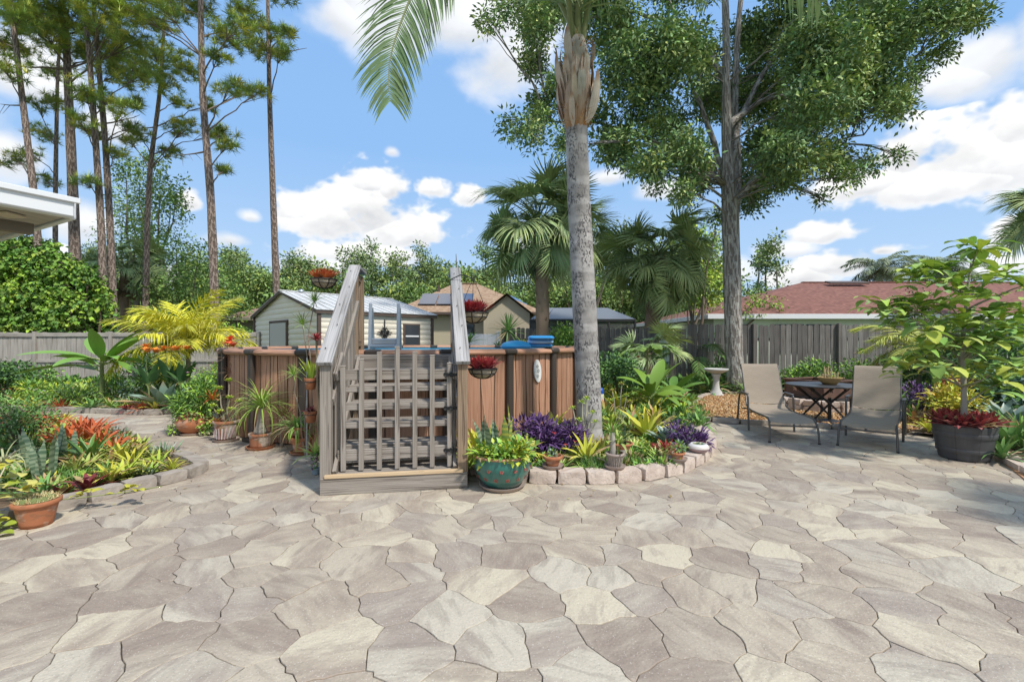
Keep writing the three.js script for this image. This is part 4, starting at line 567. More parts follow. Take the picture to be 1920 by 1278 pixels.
function sabal(label, d, pxB, pts, tw, n, scale, { dead = 5, boots = 60, up = 1.35, dn = -.75, tint } = {}) {
  const t = thing('fan_palm', label, 'palm', onG(pxB, d)), off = t.position, P = pts.map(q => at(q[0], q[1], d).sub(off)), b = new MB(), sp = new THREE.CatmullRomCurve3([V(0, 0, 0), ...P]).getSpacedPoints(16);
  b.tube(sp, sp.map((p, k) => tw * d / F / 2 * (k > 13 ? .8 : .92 + .1 * Math.sin(k * 2))), 10, [.27, .19, .13], true, .06); mesh('trunk', b.geo(), M.stem, t);
  const bb = new MB(); for (let k = 0; k < boots; k++) { const f = 1 - .62 * k / boots, i = Math.floor(f * 15.9), p = sp[i].clone().lerp(sp[Math.min(16, i + 1)], f * 16 - i), a = k * 2.4, r = tw * d / F / 2; bb.blade({ p: [p.x + Math.cos(a) * r * .6, p.y - .12, p.z + Math.sin(a) * r * .6], az: a + .3, e0: 1.15, e1: .75, L: rr(.3, .42), W: .12, segs: 2, prof: 'needle', fold: .3, col: vary(mix3([.32, .25, .18], [.2, .13, .08], R()), .25) }); } mesh('boots', bb.geo(), M.solid, t);
  const top = sp[16]; for (let k = 0; k < n; k++) { const e = lerp(up, dn, Math.pow((k + .5) / n, .9)), m = mesh('frond', fans[k % 3], M.farLeaf, t, top.clone().add(V(0, -.25 * k / n, 0))); m.rotation.set(rr(-.9, .9), k * 2.39996 + rr(-.2, .2), e - .2, 'YXZ'); m.scale.setScalar(scale * rr(.85, 1.1)); }
  for (let k = 0; k < dead; k++) { const m = mesh('dead_frond', deadFan, M.farLeaf, t, top.clone().add(V(0, -.3, 0))); m.rotation.set(0, k * 2.1 + 1.1, -1.15 + rr(-.1, .1), 'YXZ'); m.scale.setScalar(scale * rr(.85, 1)); }
  return t;
}
sabal('fan palm with a boot-covered trunk just left of the leaning palm trunk', 14, 1017, [[1017, 600], [1016, 520], [1008, 418]], 27, 62, 1.06, { dead: 4, up: 1.5, dn: -.8 });
sabal('short bushy fan palm with brown hanging leaves right of the leaning trunk', 15.5, 1222, [[1224, 590], [1228, 540], [1235, 480]], 30, 70, 1.08, { dead: 18, up: 1.3, dn: -1.1 });
sabal('small dark fan palm among the pines behind the left fence', 23, 232, [[232, 560], [232, 500]], 14, 36, 1.15, { dead: 7, boots: 24 });
sabal('fan palm cut off by the right edge of the picture', 17, 1992, [[1992, 550], [1990, 460], [1989, 395]], 20, 44, 1.1, { dead: 3, boots: 40 });
sabal('fan palm mostly hidden behind the leaning palm trunk', 19, 1082, [[1085, 560], [1090, 440]], 20, 36, 1.05, { dead: 3, boots: 30 });
sabal('low silvery fan palm clump before the shaded picket fence', 12.4, 1215, [[1215, 668], [1215, 662]], 14, 12, .62, { dead: 0, boots: 4, up: 1.3, dn: .1 });

// --- feather palms
function frondGeo(ctrl, { n = 60, len = .55, w = .03, colr, hang = .8, r0 = .03, bare = .12, plane = .35, rc = [.16, .2, .06], ref = V(0, 1, 0) }) {   // rachis along the control points
  const b = new MB(), cv = new THREE.CatmullRomCurve3(ctrl), N = 18, sp = cv.getSpacedPoints(N); b.tube(sp, t => lerp(r0, .004, t), 5, rc);
  for (let k = 0; k < n; k++) { const t = lerp(bare, 1, (k + .5) / n), p = cv.getPointAt(t), T = cv.getTangentAt(t), S = V(0, 0, 0).crossVectors(T, ref); if (S.lengthSq() < .02) S.set(0, 0, 1); S.normalize(); const U = V(0, 0, 0).crossVectors(S, T); for (const s of [-1, 1]) { const dir = S.clone().multiplyScalar(s).addScaledVector(T, .55 + t * .5 + rr(-.1, .1)).addScaledVector(U, rr(-plane, plane)), L = len * Math.pow(Math.sin(3.14 * clamp(.16 + t * .78)), .6) * rr(.85, 1.1); b.strip(p, dir, L, w, hang * rr(.7, 1.2), vary(colr, .18), 4, 'strap', ref.z ? ref.clone().add(ballDir().multiplyScalar(.5)) : undefined); } }
  return b.geo();
}
{ // the leaning palm in the centre bed
  seed(101); const d = 6.3, t = thing('leaning_palm', 'feather palm with a smooth grey ringed trunk in the centre bed', 'palm', onG(1106, d)), off = t.position, loc = (x, y, dd = 0) => at(x, y, d + dd).sub(off);
  const b = new MB(), sp = new THREE.CatmullRomCurve3([V(0, 0, 0), loc(1105, 780), loc(1102, 700), loc(1097, 600), loc(1091, 480), loc(1085, 360), loc(1081, 235)]).getSpacedPoints(40); b.tube(sp, sp.map((p, k) => (k < 2 ? .2 : lerp(.176, .152, k / 40)) * (1 + .012 * Math.sin(k * 2.7))), 20); mesh('trunk', b.geo(), M.palmBark, t);
  const husk = std({ vertexColors: true, map: tex(256, grey(woodFn(240), [.62, .58, .54], [1, .97, .93], [.42, .27, .15]), true, [5, 1.5]), roughness: .95, side: THREE.DoubleSide });
  const core = new MB(); core.tube([loc(1081, 245), loc(1081, 212), loc(1081, 150), loc(1082, 110), loc(1083, 72)], [.15, .2, .205, .17, .1], 14, t2 => mix3([.5, .3, .16], [.6, .55, .5], clamp(t2 * 1.4))); mesh('crown_shaft', core.geo(), husk, t);
  for (let k = 0; k < 34; k++) { const q = new MB(), a = k * 2.4 + .9, y = lerp(244, 130, (k % 12) / 11.2) + rr(-6, 6), c = loc(1081, y), tone = vary(mix3([.68, .63, .57], [.5, .3, .16], R() * .4), .12); q.blade({ p: [c.x + Math.cos(a) * .17, c.y, c.z + Math.sin(a) * .17], az: a, e0: rr(1.15, 1.35), e1: rr(1.35, 1.95), roll: rr(-.3, .3), L: rr(.3, .72), W: rr(.06, .17), segs: 7, prof: 'broad', fold: -.35, col: t2 => mix3(tone, [.36, .19, .09], t2 > .8 ? .7 : 0) }); mesh('leaf_base', q.geo(), husk, t); }
  const fib = new MB(); for (let k = 0; k < 170; k++) { const a = rr(0, 6.3), y = R() < .5 ? rr(75, 120) : rr(200, 245), c = loc(1081, y); fib.blade({ p: [c.x + Math.cos(a) * .17, c.y, c.z + Math.sin(a) * .17], az: a, e0: rr(-.9, 1.2), e1: rr(-1.4, .3), L: rr(.06, .2), W: .012, segs: 3, prof: 'needle', fold: 0, col: vary([.48, .24, .08], .3) }); } mesh('fibre', fib.geo(), M.solid, t);
  let F1n = 0; const gr = [.27, .38, .16]; const C = loc(1082, 78);
  const F1 = (pts, o = {}) => { const fa = (F1n++) * 2.4 + 1; pts[0].add(V(Math.cos(fa) * .07, -.05, Math.sin(fa) * .07)); const m = mesh('frond', frondGeo(pts, { n: 74, len: .92, w: .036, colr: gr, hang: 1.1, r0: .042, rc: [.3, .33, .15], ...o }), M.leaf, t); return m; };
  F1([C.clone(), loc(1000, -70), loc(880, -110), loc(800, -55, -.1), loc(752, 40, -.2), loc(728, 130, -.25), loc(731, 190, -.3)], { n: 130, len: 1.0, w: .03, hang: .75, plane: .12, colr: [.17, .26, .11], ref: V(.15, .25, 1) });
  F1([C.clone(), loc(1060, -60, -.5), loc(1045, -130, -1.2), loc(1030, -110, -2.0), loc(1025, -30, -2.5)]);
  F1([C.clone(), loc(1050, -30, .3), loc(1010, -110, 1.1), loc(985, -100, 2), loc(970, -50, 2.8)]);
  F1([C.clone(), loc(1100, -50, .2), loc(1160, -110, .8), loc(1230, -110, 1.3), loc(1300, -50, 1.9), loc(1330, 0, 2.3)]);
  F1([C.clone(), loc(1095, -60, -.3), loc(1150, -140, -.9), loc(1240, -160, -1.3), loc(1340, -110, -1.8)]);
  F1([C.clone(), loc(1120, -40, 0), loc(1250, -130), loc(1400, -110), loc(1500, -40), loc(1540, 10)], { n: 80 });
  F1([C.clone(), loc(1075, -80, 0), loc(1060, -220, 0), loc(980, -330, 0), loc(880, -330, 0)]); F1([C.clone(), loc(1090, -90, 0), loc(1110, -230, .2), loc(1190, -330, .4), loc(1300, -330, .6)]); F1([C.clone(), loc(1082, -90, .2), loc(1082, -220, .8), loc(1085, -290, 1.6), loc(1090, -270, 2.6)]);
}
function featherPalm(name, label, p, { h, n, L, len, colr, tr = .07, w = .03, hang = .8, up = 1.25, dn = -.2, tc = [.3, .26, .2], rc = [.2, .22, .06], leaflets = 44, plane = .35, bend = .24, bend0 = 0 }) {
  const t = thing(name, label, 'palm', p), b = new MB(); b.tube([V(0, 0, 0), V(.02, h * .5, .01), V(0, h, 0)], [tr * 1.15, tr, tr * .9], 10, tc, true, .03); mesh('trunk', b.geo(), M.stem, t);
  const gs = [0, 1, 2].map(k => { const a = [], e0 = .5 + bend0; let e = e0, q = V(0, 0, 0); for (let j = 0; j <= 6; j++) { a.push(q.clone()); q = q.clone().add(V(Math.cos(e), Math.sin(e), rr(-.04, .04)).multiplyScalar(L / 6)); e -= (bend + k * .06); } return frondGeo(a, { n: leaflets, len, w, colr, hang, r0: .018, rc, plane }); });
  for (let k = 0; k < n; k++) { const m = mesh('frond', gs[k % 3], M.leaf, t, V(0, h, 0)); m.rotation.set(0, k * 2.39996 + rr(-.2, .2), lerp(up, dn, (k + .5) / n) - .5, 'YXZ'); m.scale.setScalar(rr(.85, 1.08)); } return t;
}
seed(105);
featherPalm('areca_palm', 'bright yellow feather palm in front of the left fence', onG(352, 11.2), { h: 1.15, n: 24, L: 1.75, len: .55, colr: [.66, .64, .045], tr: .055, w: .028, hang: .8, rc: [.55, .5, .08], up: 1.5, dn: .25, leaflets: 56, plane: .8, bend: .2, bend0: .1 });
featherPalm('queen_palm', 'feathery palm crown rising behind the red roof', onG(1652, 31), { h: 6.2, n: 24, L: 2.7, len: .75, colr: [.25, .31, .18], tr: .14, w: .06, hang: 1.2, up: 1.3, dn: -.3 });
featherPalm('queen_palm', 'second feathery palm crown behind the red roof, nearer the right edge', onG(1768, 30), { h: 6.1, n: 24, L: 2.8, len: .75, colr: [.23, .29, .17], tr: .14, w: .06, hang: 1.2, up: 1.3, dn: -.3 });
featherPalm('areca_palm', 'yellow-green feather palm behind the right lounge chair', onG(1722, 10.6), { h: 1.15, n: 20, L: 1.45, len: .46, plane: .5, colr: [.46, .5, .08], tr: .05, w: .024, hang: .7, rc: [.34, .32, .06], up: 1.3, dn: -.1 });
featherPalm('young_palm', 'bright green young palm in front of the fence by the fan palm', onG(1305, 14), { h: .8, n: 10, L: 1.7, len: .4, colr: [.18, .33, .075], tr: .05, w: .035, hang: .6, up: 1.4, dn: .2 });

// ---------------------------------------------------------------- pool
const pd = (a, r, y = 0) => V(r * Math.sin(a), y, r * Math.cos(a));       // angle 0 faces the camera
{
  seed(111); const t = thing('above_ground_pool', 'round above-ground pool with a wood-plank printed wall and dark uprights', 'pool', V(POOL.x, 0, -POOL.d)), { r, h } = POOL, darkB = plain([.055, .042, .034], .5), tanB = M.plank[1];
  const seam = std({ color: col(.07, .04, .025), roughness: .8 }), liner = plain([.25, .55, .68], .4);
  const outer = new THREE.CylinderGeometry(r - .012, r - .012, h - .06, 96, 1, true); outer.translate(0, h / 2 - .02, 0); mesh('wall', outer, seam, t);
  const inner = new THREE.CylinderGeometry(r - .05, r - .05, h - .04, 96, 1, true); mesh('liner', inner, new THREE.MeshStandardMaterial({ color: col(.2, .5, .66), roughness: .4, side: THREE.DoubleSide }), t, V(0, h / 2, 0));
  const water = new THREE.CircleGeometry(r - .06, 64); water.rotateX(-Math.PI / 2); mesh('water', water, new THREE.MeshPhysicalMaterial({ color: col(.07, .32, .42), roughness: .05, clearcoat: 1 }), t, V(0, 1.14, 0));
  for (let a = -1.75, i = 0; a < 1.75; i++) {         // printed planks, edges wandering
    const w = rr(.043, .066), b = new MB(), s1 = rr(0, 50), s2 = s1 + 3.1; let pr = null; const pk = i * 7.31;
    for (let k = 0; k <= 8; k++) { const y = .02 + (h - .1) * k / 8, e0 = a + .0022 + .0045 * perlin.noise(i * 1.7, y * 2.2, 5), e1 = a + w - .0022 + .0045 * perlin.noise((i + 1) * 1.7, y * 2.2, 5), em = (e0 + e1) / 2; const row = [e0, em, e1].map((e, j) => { const q = pd(e, r + (j === 1 ? .004 : -.004), y); return b.v(q.x, q.y, q.z, [1, 1, 1], (e - a) * r + pk, y + s1); }); if (pr) { b.q(pr[0], pr[1], row[1], row[0]); b.q(pr[1], pr[2], row[2], row[1]); } pr = row; }
    mesh('plank', b.geo(), M.plank[Math.floor(R() * 3)], t); a += w;
  }
  const n = 22; for (let k = 0; k < n; k++) {
    const a = (k + .18) / n * 6.2832, q = pd(a, r + .045, h / 2 - .02); mesh('upright', chamfer(.115, h - .06, .07, .02), darkB, t, q, [0, a, 0]); mesh('upright_foot', chamfer(.2, .05, .14, .012), darkB, t, pd(a, r + .06, .03), [0, a, 0]); 
    const g = new MB(); let pr = null; for (let j = 0; j <= 6; j++) { const e = a + .03 + (6.2832 / n - .06) * j / 6, P = [[r - .08, h - .05], [r - .07, h - .005], [r, h + .012], [r + .075, h - .005], [r + .09, h - .05], [r + .06, h - .075]].map(([R1, y], m) => { const p = pd(e, R1, y); return g.v(p.x, p.y, p.z, [1, 1, 1], m * .05 + k, j * .15); }); if (pr) for (let m = 0; m < 5; m++) g.q(pr[m], P[m], P[m + 1], pr[m + 1]); pr = P; } mesh('top_ledge', g.geo(), k % 2 ? M.plank[2] : M.plank[0], t);
    mesh('ledge_cap', chamfer(.22, .085, .2, .025), darkB, t, pd(a, r + .01, h - .028), [0, a, 0]);
  }
  const pa = .79; const pq = new THREE.Group(); pq.name = 'plaque'; pq.position.copy(pd(pa, r + .03, .98)); pq.rotation.set(0, pa, .12); t.add(pq); const ov = new THREE.CylinderGeometry(.5, .5, .014, 28); ov.rotateX(Math.PI / 2); const o = mesh('plate', ov, plain([.74, .74, .72], .5), pq); o.scale.set(.17, .36, 1); for (const [x, y, s] of [[0, .07, .03], [.01, .0, .035], [-.01, -.08, .03]]) { for (let k = 0; k < 5; k++) { const m = mesh('petal', new THREE.SphereGeometry(s * .45, 8, 6), plain([.4, .4, .38], .6), pq, V(x + Math.cos(k * 1.257) * s * .6, y + Math.sin(k * 1.257) * s * .6, .009)); m.scale.z = .25; } }
}
{ const t = thing('pool_ladder', 'grey steel A-frame ladder standing in the pool', 'ladder', V(-2.06, 0, -7.35)); t.rotation.y = .12;
  for (const x of [-.22, .22]) { beam('upright', V(x, .95, .1), V(x, 2.06, 0), .05, .05, M.galv, t, V(1, 0, 0), .012); beam('upright', V(x, .95, -.3), V(x, 2.0, -.1), .05, .05, M.galv, t, V(1, 0, 0), .012); }
  for (const y of [1.2, 1.37]) mesh('step', chamfer(.42, .04, .12, .01), M.galv, t, V(0, y, .06)); mesh('platform', chamfer(.42, .1, .25, .012), M.galv, t, V(0, 1.44, -.1)); }
{ const blue = new THREE.MeshPhysicalMaterial({ color: col(.03, .27, .62), roughness: .35, clearcoat: .4 }), pale = new THREE.MeshPhysicalMaterial({ color: col(.3, .5, .75), roughness: .4 });
  const f = thing('pool_float', 'domed turquoise inflatable float at the pool rim', 'float', at(967, 652, 7.2)); const g = new THREE.SphereGeometry(.24, 24, 12); g.scale(1, .42, .8); mesh('shell', g, new THREE.MeshPhysicalMaterial({ color: col(.03, .33, .62), roughness: .35 }), f, V(0, .02, 0)); mesh('seam', new THREE.TorusGeometry(.235, .012, 6, 28), blue, f, V(0, .02, 0), [Math.PI / 2, 0, 0]).scale.y = .8;
  const c = thing('pool_float', 'folded bright blue inflatable lounge stacked on the pool rim', 'float', at(1013, 650, 7.4)); for (let k = 0; k < 3; k++) { const q = new THREE.CapsuleGeometry(.065, .3, 6, 14); q.rotateZ(Math.PI / 2); mesh('air_tube', q, k === 1 ? pale : blue, c, V((k - 1) * .01, .02 + k * .062, (k - 1) * .05)).scale.set(1, .62, 2.2); } mesh('valve', new THREE.CylinderGeometry(.012, .012, .03, 10), pale, c, V(.12, .13, .16), [1.2, 0, 0]); }

// ---------------------------------------------------------------- deck stairs and gate
const STAIR = { p: V(-1.12, 0, -4.37), a: .17 };
{
  seed(121); const t = thing('deck_stairs', 'weathered wooden stairs with tall sloping handrails leading up to the pool', 'stairs', STAIR.p, STAIR.a), g = M.greyWood, g2 = M.greyWood2, br = M.brownWood;
  mesh('riser_board', cb(1.38, .155, .04), g, t, V(0, .078, -.02)); for (const s of [-1, 1]) mesh('side_board', cb(.04, .155, .46), g, t, V(s * .67, .078, -.275)); mesh('step_trim', cb(1.3, .034, .045), M.newWood, t, V(.0, .174, -.012));
  for (let k = 0; k < 3; k++) mesh('tread_board', cb(1.26, .03, .138), g2, t, V(0, .166, -.11 - k * .145));
  const H = [.42, .6, .77, .94, 1.11]; H.forEach((y, i) => { for (let k = 0; k < 2; k++) mesh('tread_board', cb(1.2, .064, .138), k ? g : g2, t, V(0, y - .032, -.3 - i * .25 - k * .142)); });
  for (let k = 0; k < 4; k++) mesh('platform_board', cb(1.34, .035, .138), g2, t, V(0, 1.252, -1.62 - k * .144)); mesh('platform_fascia', cb(1.28, .19, .04), g, t, V(0, 1.14, -1.53));
  for (const s of [-1, 1]) {
    const X = s * .645, post = s < 0 ? g : br; mesh('front_post', cb(.1, 1.25, .09), post, t, V(X, .625, -.06)); mesh('top_post', cb(.09, 2.36, .09), br, t, V(X, 1.18, -1.62)); mesh('top_post', cb(.09, 2.34, .09), br, t, V(X, 1.17, -2.1));
    beam('stringer', V(s * .57, .12, -.1), V(s * .57, 1.16, -1.55), .04, .24, g, t, V(1, 0, 0)); beam('handrail_cap', V(X, 1.235, .03), V(X, 2.42, -1.66), .14, .04, M.capWood, t, V(1, 0, 0)); mesh('handrail_cap', cb(.14, .04, .56), M.capWood, t, V(X, 2.405, -1.92)); mesh('rail', cb(.038, .09, .46), br, t, V(X, 2.3, -1.86)); mesh('rail', cb(.038, .09, .46), br, t, V(X, 1.42, -1.86));
    beam('lower_rail', V(s * .6, .86, -.1), V(s * .6, 1.93, -1.58), .04, .09, g2, t, V(1, 0, 0)); beam('inner_rail', V(s * .57, 1.1, -.1), V(s * .57, 1.3, -.42), .04, .09, g2, t, V(1, 0, 0));
    for (let k = 0; k < 6; k++) { const z = -.2 - k * .235, yb = lerp(.12, 1.16, (-z - .1) / 1.45) + .05, yt = lerp(1.235, 2.42, (-z + .03) / 1.69) - .06; mesh('baluster', cb(.035, +(yt - yb).toFixed(2), .14), k % 2 ? g : g2, t, V(s * .628, (yt + yb) / 2, z)); }
    for (let k = 0; k < 5; k++) { const f = .1 + k * .2, m = mesh('screw_head', new THREE.CylinderGeometry(.007, .007, .005, 8), M.metalDark, t, V(X + (k % 2 ? .02 : -.02), lerp(1.235, 2.42, f) + .03, lerp(.03, -1.66, f) + .018)); m.rotation.x = .96; }
    mesh('under_post', cb(.09, 1.1, .09), g, t, V(s * .55, .55, -2.1));
  }
}
{
  seed(125); const t = thing('lattice_gate', 'grey wooden gate with arched-top pickets across the pool stairs', 'gate', STAIR.p, STAIR.a), g = M.greyWood2, z = -.12;
  const tops = [1.20, 1.265, 1.33, 1.385, 1.335, 1.30, 1.22];
  tops.forEach((y, i) => { mesh('picket', cb(.047, +(y - .19).toFixed(3), .036), i % 3 ? M.greyWood : g, t, V(-.503 + i * .17, (y + .19) / 2, z), [0, 0, rr(-.006, .006)]); mesh('picket_cap', chamfer(.05, .012, .04, .004), M.greyWood2, t, V(-.503 + i * .17, y + .006, z)); });
  mesh('top_rail', cb(1.12, .1, .035), M.greyWood, t, V(.0, 1.115, z - .036)); for (const [y, h] of [[.975, .05], [.805, .06], [.625, .06]]) mesh('cross_slat', cb(1.08, h, .02), M.greyWood2, t, V(.0, y, z - .03), [0, 0, rr(-.004, .004)]); mesh('bottom_rail', cb(1.12, .11, .035), g, t, V(.0, .34, z - .036), [0, 0, .012]); mesh('stile', cb(.06, .98, .035), M.greyWood, t, V(-.565, .72, z - .072)); mesh('stile', cb(.075, 1.0, .035), g, t, V(.552, .72, z - .072));
  for (const y of [1.115, .78, .36]) { const h = new THREE.Group(); h.name = 'hinge'; h.position.set(.575, y, z + .03); h.scale.setScalar(1.35); t.add(h); mesh('strap', chamfer(.13, .024, .008, .003), M.black, h, V(-.02, 0, 0)); mesh('leaf', chamfer(.03, .1, .008, .003), M.black, h, V(.06, 0, .001)); mesh('pin', new THREE.CylinderGeometry(.009, .009, .1, 8), M.black, h, V(.04, 0, .006)); for (const x of [-.07, -.03]) mesh('scroll', new THREE.TorusGeometry(.014, .005, 5, 10), M.black, h, V(x, 0, .004)); }
}

// ---------------------------------------------------------------- furniture on the right
const slingTex = tex(256, (u, v) => { const a = Math.sin(u * 256 * 1.2) * .5 + .5, b = Math.sin(v * 256 * 1.2) * .5 + .5, n = fb(u, v, 8, 40, 1000, 3), m = fb(u, v, 30, 30, 1010, 2); return mix3([.235, .19, .14], [.38, .315, .245], clamp(.35 * a + .25 * b + .45 * n + .25 * m - .1)); }, true, 3);
M.sling = std({ map: slingTex, roughness: .85, side: THREE.DoubleSide });
function chaise(label, p, ax) {              // p: middle of the foot end, ax: direction [x, depth] towards the head
  const t = thing('lounge_chair', label, 'lounge chair', p); t.rotation.y = Math.atan2(-ax[0], ax[1]); const fr = plain([.11, .105, .10], .4, .55);
  const prof = new THREE.CatmullRomCurve3([V(0, .285, -.015), V(0, .325, -.08), V(0, .335, -.3), V(0, .33, -.65), V(0, .34, -.95), V(0, .385, -1.1), V(0, .52, -1.19), V(0, .78, -1.31), V(0, 1.0, -1.41), V(0, 1.05, -1.445), V(0, 1.055, -1.475), V(0, 1.03, -1.49)]);
  const seat = (name, t0, t1) => { const b = new MB(); let pr = null, len = 0; const N = 18; for (let k = 0; k <= N; k++) { const q = prof.getPointAt(lerp(t0, t1, k / N)), row = []; if (k) len += .1; for (let j = 0; j <= 6; j++) { const x = -.285 + .57 * j / 6, sag = -.022 * (1 - Math.pow(x / .285, 2)); const wr = .007 * perlin.noise(x * 7, k * .55, t0 * 9 + p.x); row.push(b.v(x, q.y + sag * (q.y < .45 ? 1 : .2) + (q.y < .45 ? wr : 0), q.z + (q.y > .45 ? sag + wr : 0), [1, 1, 1], x, len)); } if (pr) for (let j = 0; j < 6; j++) b.q(pr[j], pr[j + 1], row[j + 1], row[j]); pr = row; } return mesh(name, b.geo(), M.sling, t); };
  seat('seat_sling', 0, .6); seat('back_sling', .605, 1);
  const all = prof.getSpacedPoints(24).map(q => q.clone());
  for (const s of [-1, 1]) {
    pipe('side_rail', all.slice(0, 15).map(q => V(s * .3, q.y, q.z)), .014, fr, t); pipe('back_rail', all.slice(14).map(q => V(s * .29, q.y - .005, q.z - .01)), .013, fr, t);
    pipe('foot_leg', [V(s * .3, .3, -.03), V(s * .31, .23, .02), V(s * .315, .1, .035), V(s * .32, 0, .045)], .014, fr, t);
    pipe('arm', [V(s * .335, 0, -.86), V(s * .335, .3, -.88), V(s * .335, .53, -.9), V(s * .335, .575, -.95), V(s * .335, .57, -1.2), V(s * .335, .53, -1.36), V(s * .335, .4, -1.42), V(s * .335, 0, -1.5)], .016, fr, t, false, 8, 48);
    mesh('arm_pad', chamfer(.05, .016, .34, .006), fr, t, V(s * .335, .588, -1.1)); mesh('foot_cap', new THREE.CylinderGeometry(.018, .018, .02, 10), M.black, t, V(s * .32, .01, .045));
  }
  for (const [y, z] of [[.24, .0], [.3, -.88], [.3, -1.3]]) { const m = mesh('cross_bar', new THREE.CylinderGeometry(.011, .011, .63, 8), fr, t, V(0, y, z)); m.rotation.z = Math.PI / 2; }
  return t;
}
chaise('tan sling lounge chair left of the round table', V(4.0, 0, -6.47), [.2, .98]);
chaise('tan sling lounge chair right of the round table, turned inward', V(4.79, 0, -6.13), [.68, .73]);
{ const t = thing('folding_table', 'round black folding table between the lounge chairs', 'table', onG(1543, 8.1)), m = M.metalDark; mesh('table_top', lathe([[0, .655], [.56, .655], [.575, .66], [.58, .67], [.575, .68], [.55, .676], [0, .676]], 48), std({ color: col(.06, .062, .066), roughness: .4 }), t);
  for (const s of [-1, 1]) for (const o of [0, .05]) { pipe('leg', [V(-.4 + o, .65, s * .2), V(0 + o * .5, .34, s * .2), V(.34 + o * .3, .0, s * .2)], .011, m, t); pipe('leg', [V(.4 - o, .65, s * .17), V(0 - o * .5, .34, s * .17), V(-.34 - o * .3, .0, s * .17)], .011, m, t); }
  for (const x of [-.35, .35]) { const c = mesh('foot_bar', new THREE.CylinderGeometry(.011, .011, .42, 8), m, t, V(x, .012, 0)); c.rotation.x = Math.PI / 2; } }
{ const t = thing('umbrella_base', 'dark umbrella stand with a short pole under the round table', 'umbrella base', onG(1556, 8.0)); mesh('base', lathe([[0, .075], [.05, .08], [.1, .065], [.24, .045], [.27, .025], [.27, 0], [0, 0]], 32), M.metalDark, t); mesh('tube', new THREE.CylinderGeometry(.026, .03, .38, 14), M.metalDark, t, V(0, .26, 0)); mesh('knob', new THREE.SphereGeometry(.02, 10, 8), M.black, t, V(.04, .38, 0)); }
{ // fire pit
  seed(131); const c = onG(1545, 9.7), ring = []; for (let k = 0; k <= 24; k++) ring.push([c.x + .82 * Math.cos(k / 24 * 6.2832), -c.z + .82 * Math.sin(k / 24 * 6.2832)]);
  for (const y of [0, .115]) kerb('fire_pit_ring', y ? 'upper course of rough stones around the fire pit' : 'lower course of rough stones around the fire pit', ring, { L: .3, h: .112, w: .2, mats: M.block, part: 'stone', y: y + .03, rough: .03 });
  const disc = thing('ash_tray', 'round black metal tray under the fire box', 'tray', V(c.x, .24, c.z)); mesh('plate', lathe([[0, .03], [.62, .03], [.66, .045], [.66, .03], [.6, .005], [0, 0]], 40), M.metalDark, disc);
  const t = thing('fire_box', 'rusty brown square metal fire box with star cut-outs', 'fire pit', V(c.x - .12, .275, c.z), .35), rust = std({ map: tex(256, (u, v) => mix3([.075, .045, .035], [.19, .095, .06], fb(u, v, 6, 6, 1100, 5)), true, 1), roughness: .85 });
  for (let k = 0; k < 4; k++) { const s = new THREE.Shape([[-.42, 0], [.42, 0], [.42, .33], [-.42, .33]].map(q => new THREE.Vector2(...q))); for (const x of [-.2, .2]) { const h = new THREE.Path(); for (let j = 0; j < 10; j++) { const a = j / 10 * 6.2832 + 1.57, q = j % 2 ? .032 : .075; j ? h.lineTo(x + Math.cos(a) * q, .17 + Math.sin(a) * q) : h.moveTo(x + Math.cos(a) * q, .17 + Math.sin(a) * q); } s.holes.push(h); } const g = new THREE.ExtrudeGeometry(s, { depth: .006, bevelEnabled: false }); g.translate(0, 0, .42); const m = mesh('side_panel', g, rust, t); m.rotation.y = k * Math.PI / 2; mesh('lid_frame', chamfer(.94, .035, .07, .008), rust, t, V(Math.sin(k * 1.5708) * .435, .35, Math.cos(k * 1.5708) * .435), [0, k * Math.PI / 2, 0]).scale.x = k % 2 ? 1 : .85; mesh('corner_leg', chamfer(.03, .36, .03, .004), rust, t, V((k < 2 ? 1 : -1) * .425, .17, (k % 2 ? 1 : -1) * .425)); }
}
{ const t = thing('bird_bath', 'pale concrete bird bath at the back of the gravel bed', 'bird bath', onG(1343, 11.9)), m = std({ map: tex(128, (u, v) => mix3([.42, .41, .38], [.62, .61, .58], fb(u, v, 6, 6, 1200, 4)), true, 1), roughness: .95 }); mesh('pedestal', lathe([[0, 0], [.2, 0], [.2, .05], [.15, .08], [.14, .13], [.09, .2], [.075, .35], [.085, .5], [.12, .58], [.1, .6], [0, .6]], 24), m, t); mesh('basin', lathe([[0, .6], [.14, .61], [.26, .66], [.3, .7], [.3, .73], [.27, .73], [.22, .69], [0, .66]], 32), m, t); const wt = new THREE.CircleGeometry(.24, 24); wt.rotateX(-1.5708); mesh('water', wt, new THREE.MeshPhysicalMaterial({ color: col(.1, .13, .12), roughness: .05 }), t, V(0, .7, 0)); }

